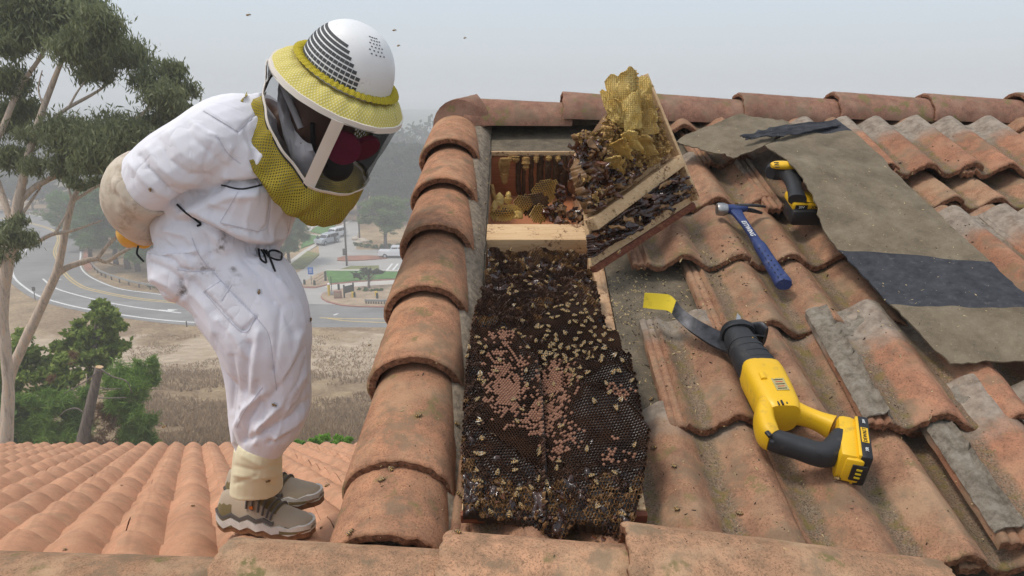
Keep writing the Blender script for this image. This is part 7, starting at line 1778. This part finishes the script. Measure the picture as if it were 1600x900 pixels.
for px, b, tp_, lab in ((476, 446, 437, 'dark wooden bollard left of the blue sign'), (491.5, 447, 438, 'dark wooden bollard right of the blue sign'), (509, 440, 424, 'tall dark gate post at the corner of the lawn'), (529.5, 454.5, 444, 'leaning dark post on the sandy island'), (554, 466, 456.5, 'dark post beside the yellow hydrant on the island'), (589.5, 468, 458, 'dark post behind the far yellow bollard')):
    p, h, mb = post(px, b, tp_, .17, M_GREENP, '', '', ''); tag(mb.part('bollard', M_GREENP, None), lab, 'bollard', 'dark posts round the park entrance')
mb = MB(); a, b_ = GP(509, 438), GP(492, 446); z = V((0, 0, .9)); mb.tube([a + z * 1.3, b_ + z], .07, 8); mb.tube([a + z * .8, b_ + z * .5], .07, 8); tag(mb.part('rail_fence', M_SOIL, None), 'short wooden rail running down the dirt bank from the gate post', 'fence')
p, h = at_px(518.5, 459, 432); mb = MB(); mb.tube([p, p + V((0, 0, h))], .05, 8); tag(mb.part('sign_post', M_GREENP, None), 'thin tall dark post between the yellow bollard and the stone sign', 'post')
for px, b, tp_, lab in ((514.5, 463, 444, 'tall white and yellow bollard at the tip of the planting island'), (551.5, 466, 457, 'yellow hydrant in the middle of the planting island'), (588, 464, 456, 'yellow bollard at the right of the planting island')):
    p, h, mb = post(px, b, tp_, .2, M_YP, '', '', ''); o = thing('bollard', lab, 'bollard', p, 'yellow bollards on the island'); mb.part('post', M_YP, o); m2 = MB(); m2.sphere(p + V((0, 0, h)), (.2, .2, .12), None, 10, 6); m2.part('cap', M_PRINT if px < 520 else M_YP, o)
p = GP(527.5, 468.5); o = thing('stone_sign', 'low reddish stone entrance sign on the planting island', 'sign', p); mb = MB(); mb.bbox(p + V((0, .3, .55)), (1.0, .45, 1.15), Matrix.Rotation(.25, 3, 'Z'), .06); mb.part('stone_block', M_STONE, o); mb = MB(); mb.bbox(p + V((-.02, .04, .62)), (.7, .03, .5), Matrix.Rotation(.25, 3, 'Z'), .01); mb.part('plaque', M_SOIL, o)
p = GP(518, 462.5); mb = MB(); mb.bbox(p + V((0, 0, .3)), (.9, .6, .6), None, .08); tag(mb.part('concrete_block', M_GALV, None), 'small grey block behind the reddish stone sign', 'block')
p = GP(545.5, 465); o = thing('notice_board', 'dark notice board on two posts on the planting island', 'notice board', p)
R_ = Matrix.Rotation(.9, 3, 'Z')
for s in (-1, 1): mb = MB(); mb.bbox(p + R_ @ V((s * .75, 0, .9)), (.16, .16, 1.9), R_, .02); mb.part('post', M_BROWNS, o)
mb = MB(); mb.bbox(p + R_ @ V((0, 0, 1.15)), (1.4, .08, .9), R_, .01); mb.part('board', M_BROWNS, o)
def rail(label, pxs, h, name='guardrail'):
    c = crom([GP(*q) for q in pxs], 60); o = thing(name, label, 'guardrail', c[0], 'guardrails along the road'); mb = MB(); g = [[p + V((0, 0, h - .16 + .32 * k / 6)) + V((0, -.05 if k in (1, 2, 4, 5) else 0, 0)) for k in range(7)] for p in c]; mb.sheet(g, .03); mb.part('rail', M_GALV, o, True, 60)
    for i in range(2, 60, 4): mb = MB(); mb.bbox(c[i] + V((0, .12, h / 2)), (.15, .15, h), None, .01); mb.part('post', M_POLE, o)
rail('grey guardrail on the inside of the bend beneath the pines', [(141, 412), (146, 421), (156, 430), (172, 437), (200, 446), (235, 453), (275, 458), (320, 462)], .72)
rail('weathered guardrail at the top of the road where it curves away', [(36, 335), (60, 337), (80, 341), (96, 347)], .8)
rail('low grey guardrail along the near edge of the planting island', [(570, 476.5), (600, 477), (640, 477)], .6)
p, h = at_px(55, 468, 450); o = thing('road_marker', 'small dark road marker sign on a post at the outer road edge', 'sign', p); mb = MB(); mb.tube([p, p + V((0, 0, h))], .05, 8); mb.part('post', M_POLE, o); mb = MB(); mb.bbox(p + V((0, 0, h - .1)), (.42, .05, .5), None, .01); mb.part('panel', M_BROWNS, o)
p, h = at_px(292, 511, 502); mb = MB(); mb.tube([p, p + V((0, 0, h))], .07, 8); tag(mb.part('delineator_post', M_POLE, None), 'thin short post on the near road shoulder beside the knee', 'post')
# a long low wall of sandy bank beyond the lawns
mb = MB(); a, b_ = GP(478, 347), GP(545, 341); g = [[a.lerp(b_, i / 20) + V((0, 0, .05)), a.lerp(b_, i / 20) + V((0, .6, 2.2 + .5 * nz(i * .4, 1)))] for i in range(21)]; mb.sheet(g, .5); tag(mb.part('earth_bank', M_SOIL, None), kind='structure')
# two figures by the parked cars
M_DKCL = simple('dark_clothes', (0.03, 0.035, 0.045), 0.9)
for px, lab in ((497.2, 'person in dark clothes standing on the footpath side of the silver car'), (523.5, 'person in dark clothes standing on the road side of the parked cars')):
    p = GP(px, 383 if px < 510 else 380); o = thing('person', lab, 'person', p); mb = MB()
    for s in (-1, 1): mb.tube([p + V((s * .10, 0, .03)), p + V((s * .11, 0, .48)), p + V((s * .09, 0, .92))], [.06, .075, .10], 10); mb.tube([p + V((s * .20, 0, 1.42)), p + V((s * .27, .03, 1.12)), p + V((s * .25, -.05, .84))], [.065, .05, .04], 8)
    mb.tube([p + V((0, 0, .86)), p + V((0, 0, 1.15)), p + V((0, 0, 1.40)), p + V((0, 0, 1.48)), p + V((0, 0, 1.56))], [(.17, .12), (.16, .11), (.22, .12), (.10, .08), (.06, .06)], 12, V((0, 1, 0))); mb.sphere(p + V((0, 0, 1.66)), (.085, .1, .125), None, 12, 8); from_me('body', remesh(mb, .03, 1, 'body'), M_DKCL, o)
# ================================================================ bees and crumbs
def bee_mesh(seed, fly=False):
    r = random.Random(seed); mb = MB(); L = 0.0135
    rings = []                                     # abdomen along -y, thorax, head along +y
    prof = [(-.62, .02), (-.56, .10), (-.46, .17), (-.34, .205), (-.22, .215), (-.10, .19), (-.02, .13)]
    for i, (y, q) in enumerate(prof): rings.append([V((q * L * cos(a), y * L, (q * .9 * sin(a) - .02) * L)) for a in [2 * pi * k / 10 for k in range(10)]])
    n0 = len(mb.f); mb.loft(rings, True, True)
    for i in range(6):
        for k in range(10): mb.mi[n0 + i * 10 + k] = 0 if i in (1, 3, 5) else 1
    mb.sphere((0, .10 * L, .03 * L), (.165 * L, .15 * L, .16 * L), None, 8, 6, 2); mb.sphere((0, .29 * L, -.01 * L), (.115 * L, .075 * L, .10 * L), None, 8, 5, 1)
    for s in (-1, 1):
        sp = 1.25 if fly else r.uniform(.10, .42); z = .17 * L if not fly else .2 * L
        for k, (ln, w) in enumerate(((.72, .13), (.48, .11))):
            an = sp + .28 * k if fly else sp * (1 + .3 * k); d = V((s * sin(an), -cos(an), .02)); q = V((s * cos(an), sin(an), 0)); o = V((s * .08 * L, .06 * L, z + .01 * L * k))
            mb.add([o, o + d * ln * L * .5 + q * w * L, o + d * ln * L, o + d * ln * L * .6 - q * w * L * .6], [(0, 1, 2, 3)], 3)
        for k in range(3):
            y = (.18 - .12 * k) * L; a = V((s * .10 * L, y, -.05 * L)); b = V((s * .30 * L, y + (.14 - .14 * k) * L, .02 * L)); c = V((s * .40 * L, y + (.18 - .2 * k) * L, -.20 * L)); mb.tube([a, b, c], .018 * L, 4, V((0, 0, 1)), 1)
    return mb.mesh('bee', [M_BAMB, M_BDRK, M_BFUR, M_BWING], True, 50)
M_BAMB = simple('bee_amber', (0.46, 0.27, 0.085), 0.5, .25, 700); M_BDRK = simple('bee_black', (0.035, 0.024, 0.016), 0.45, .3, 700); M_BFUR = simple('bee_fur', (0.34, 0.235, 0.11), 0.9, .3, 900)
t = NT('bee_wing', 0.25, (0.36, 0.28, 0.18), 0.5); t.set('Alpha', 0.32); M_BWING = t.m
walk = [bee_mesh(k) for k in range(5)]; flyb = [bee_mesh(20 + k, True) for k in range(2)]
rb = random.Random(77)
def bee(me, p, n, head, label, group=None, k=1.0):
    n = n.normalized(); y = (head - n * head.dot(n)).normalized(); x = y.cross(n); k *= rb.uniform(1.05, 1.25)
    M = Matrix(((x.x * k, y.x * k, n.x * k, p.x), (x.y * k, y.y * k, n.y * k, p.y), (x.z * k, y.z * k, n.z * k, p.z), (0, 0, 0, 1)))
    return tag(link('bee', me, M), label, 'bee', group)
def put_bees(n, weight, hf, poly, dmin, label, group, hoff=.0032):
    placed = []; us = [p[0] for p in poly]; vs_ = [p[1] for p in poly]; tries = 0; sf = height_surf(hf, roof, FR)
    while len(placed) < n and tries < 60000:
        tries += 1; u, v = rb.uniform(min(us), max(us)), rb.uniform(min(vs_), max(vs_))
        if not inpoly(u, v, poly): continue
        px, py = proj(roof(u, v, BHH if hf is brood_h else 0))
        if rb.random() > weight(px, py) or any((u - a) ** 2 + (v - b) ** 2 < dmin * dmin for a, b in placed): continue
        placed.append((u, v)); c, nn = sf(u, v); an = rb.gauss(.9, 1.1); lb = label(px, py); bee(rb.choice(walk), c + nn * hoff, nn, FR @ V((cos(an), sin(an), 0)), lb, lb.replace('bee', 'bees'))
    return placed
G = lambda px, py, cx, cy, sx, sy: exp(-((px - cx) / sx) ** 2 - ((py - cy) / sy) ** 2)
wb = lambda px, py: min(1, 1.0 * G(px, py, 905, 495, 45, 40) + 1.0 * G(px, py, 940, 560, 42, 42) + .9 * G(px, py, 850, 520, 10, 60) + .8 * G(px, py, 890, 535, 40, 25) + .35 * G(px, py, 830, 590, 12, 60) + .5 * G(px, py, 855, 745, 26, 14) + .28 * G(px, py, 790, 760, 60, 45) + .10 + .3 * G(px, py, 745, 570, 14, 60) + .35 * G(px, py, 780, 505, 40, 10) + .3 * G(px, py, 910, 620, 20, 18) + .2 * G(px, py, 970, 780, 40, 30))
put_bees(188, wb, brood_h, bpoly, .0085, lambda x, y: 'bee ' + ('in the dense cluster on the hump at the top of the brood board' if y < 515 else 'on the crowded right shoulder of the brood board' if x > 895 and y < 605 else 'along the ridge between the two upper brood plates' if x > 825 and y < 605 else 'on the upper left brood plate' if y < 600 else
    'on the large dark plate at the lower right of the brood board' if x > 880 and y < 760 else 'over the capped cells in the middle of the brood board' if y < 700 and x > 790 else 'along the left flank of the brood board' if y < 730 else 'on the honey-wet lower left of the brood board' if x < 820 else 'in the huddle above the ragged lower edge of the brood board'), 'bees on the comb board')
wm = lambda px, py: min(1, .35 + .8 * G(px, py, 880, 440, 50, 30) + .7 * G(px, py, 910, 490, 30, 40) + .4 * G(px, py, 800, 430, 40, 40))
put_bees(72, wm, mid_h, midpoly, .009, lambda x, y: 'bee ' + ('under the blocking at the top of the middle bay' if y < 410 else 'on the right half of the middle bay comb by the rafter' if x > 850 else 'on the left half of the middle bay comb'), 'bees in the middle bay')
for i, (px, py) in enumerate(((935, 215), (965, 262), (1002, 268), (940, 300), (985, 372), (1010, 300), (1040, 286), (960, 330), (1062, 300), (930, 320), (1000, 340), (950, 240), (1030, 262), (968, 392), (1020, 350))):
    bee(walk[i % 5], pan(px, py, .066), pn, PE1 * rb.uniform(-1, 1) + PE2 * rb.uniform(-1, 1), 'bee clinging to the comb of the standing sheathing panel', 'bees on the standing panel')
# stragglers on the roof, each where it stands
def on_roof(px, py, h, lab):
    d = [o_.hit for o_ in []]; bee(walk[rb.randrange(5)], RP(px, py, h), N_MAIN + V((rb.uniform(-.2, .2), 0, 0)), V((rb.uniform(-1, 1), rb.uniform(-1, 1), 0)), lab)
from mathutils.bvhtree import BVHTree
bpy.context.view_layer.update()
dg = bpy.context.evaluated_depsgraph_get()
def snap(px, py):
    ok, loc, nn, idx, ob, mx = scene.ray_cast(dg, V((0, 0, 0)), ray(px, py).normalized())
    return (loc, nn) if ok else (None, None)
def straggler(px, py, lab, k=1.0, grp=None):
    haze.hide_viewport = True
    loc, nn = snap(px, py)
    if loc is None: return
    if nn.dot(-loc) < 0: nn = -nn
    bee(walk[rb.randrange(5)], loc + nn * .0032 * k, nn, V((rb.uniform(-1, 1), rb.uniform(-1, 1), rb.uniform(-.3, .3))), lab, grp, k)
haze.hide_viewport = True; bpy.context.view_layer.update(); dg = bpy.context.evaluated_depsgraph_get()
for px, py, lab in ((610, 733, 'bee on the lowest but one rake tile just under its rim'), (596, 752, 'bee at the left of the lowest visible rake tile'), (655, 650, 'bee on the second rake tile from the bottom, upper of the pair on its flank'), (550, 832, 'bee at the bottom left corner of the lowest rake tile'), (714, 664, 'bee beside the comb board on the grey tile head'), (718, 775, 'bee low on the tile left of the comb board'), (714, 833, 'bee standing on the middle foreground ridge tile'), (1055, 730, 'bee on the tile right of the comb board, level with the saw grip'), (1060, 797, 'bee low on the tile right of the comb board'), (1155, 803, 'bee in the tile pan below the saw grip'), (1022, 700, 'bee beside the right edge of the comb board'), (1018, 624, 'bee on the grey tile head right of the brood comb'), (1310, 746, 'dark bee under the battery end of the saw'), (1150, 318, 'bee close to the hammer head'), (1195, 455, 'bee in the tile pan beyond the hammer grip'),
                   (144, 743, 'bee walking on the lower roof, leftmost of those below the shrubs'), (190, 759, 'large-looking bee on the lower roof below the cut trunk'), (302, 791, 'bee on the lower roof in front of the shoes'), (102, 860, 'bee at the bottom left on the lower roof beside the ridge tile'), (503, 825, 'bee on the lower roof just right of the near shoe toe')):
    straggler(px, py, lab)
for px, py, lab in ((484, 500, 'bee on the knee of the white trousers'), (405, 455, 'bee on the thigh above the trouser seam'), (430, 633, 'bee on the lower trouser leg above the tape'), (236, 296, 'bee on the white sleeve near the gauntlet cuff'), (418, 751, 'bee on the cream ankle tape')):
    straggler(px, py, lab)
for px, py, Y, an, lab in ((389, 23, 2.4, .1, 'bee flying high in the sky left of the helmet'), (617, 47, 3.0, .2, 'bee flying in the sky just right of the helmet top'), (623, 71, 3.4, 1.2, 'bee flying lowest of the pair right of the helmet'), (727, 59, 3.2, .8, 'bee flying in the open sky above the ridge corner'), (258, 666, 2.0, .5, 'bee flying over the dry grass left of the trousers'), (578, 539, 3.0, 1.0, 'bee flying over the field left of the rake tiles'), (512, 758, 1.75, .8, 'bee flying beside the far shoe toe')):
    p = P(px, py, Y); bee(flyb[0], p, V((0, -.5, 1)), V((cos(an), .3, sin(an) * .4)), lab, None, 1.0)
# crumbs of wax, straw and grit on the felt and tiles
M_CRUMB = simple('straw_crumb', (0.50, 0.38, 0.20), 0.9, .4, 60); M_GRIT = simple('dark_grit', (0.07, 0.05, 0.035), 0.95, .4, 60)
mbs = [MB(), MB()]; zones = [((950, 1100), (415, 610), 620, .6), ((1010, 1560), (250, 860), 900, .5), ((935, 1010), (430, 520), 160, .7), ((1060, 1230), (360, 470), 220, .5), ((1090, 1500), (200, 560), 260, .6), ((740, 765), (240, 600), 120, .6), ((560, 700), (560, 840), 40, .4), ((700, 1440), (838, 890), 30, .5)]
cm = bpy.context.evaluated_depsgraph_get()
for (xa, xb), (ya, yb), n, fs in zones:
    for i in range(n):
        px, py = rb.uniform(xa, xb), rb.uniform(ya, yb); ok, loc, nn, idx, ob, mx = scene.ray_cast(cm, V((0, 0, 0)), ray(px, py).normalized())
        if not ok or ob.name.split('.')[0] not in ('roof_tile', 'roof_deck', 'loose_roof_tile', 'rake_tile', 'front_ridge_tile', 'felt_sheet', 'mortar_bed'): continue
        if ob.name.startswith('roof_tile') and (nz(px * .03, py * .03, 4) < -.1): continue
        m = mbs[0] if rb.random() < fs else mbs[1]; s = rb.uniform(.0012, .0040) * min(1.25, loc.y / 1.9); a = V((rb.uniform(-1, 1), rb.uniform(-1, 1), 0)); R_ = Matrix.Rotation(rb.uniform(0, 6), 3, nn); ln = rb.choice((1, 1, 1.6, 3.2))
        m.box(loc + nn * s * .25, (s * ln, s * .7, s * .5), R_ @ Matrix.Rotation(rb.uniform(-.4, .4), 3, 'X'))
tag(mbs[0].part('straw_crumbs', M_CRUMB, None, False), kind='stuff'); tag(mbs[1].part('grit', M_GRIT, None, False), kind='stuff')
haze.hide_viewport = False
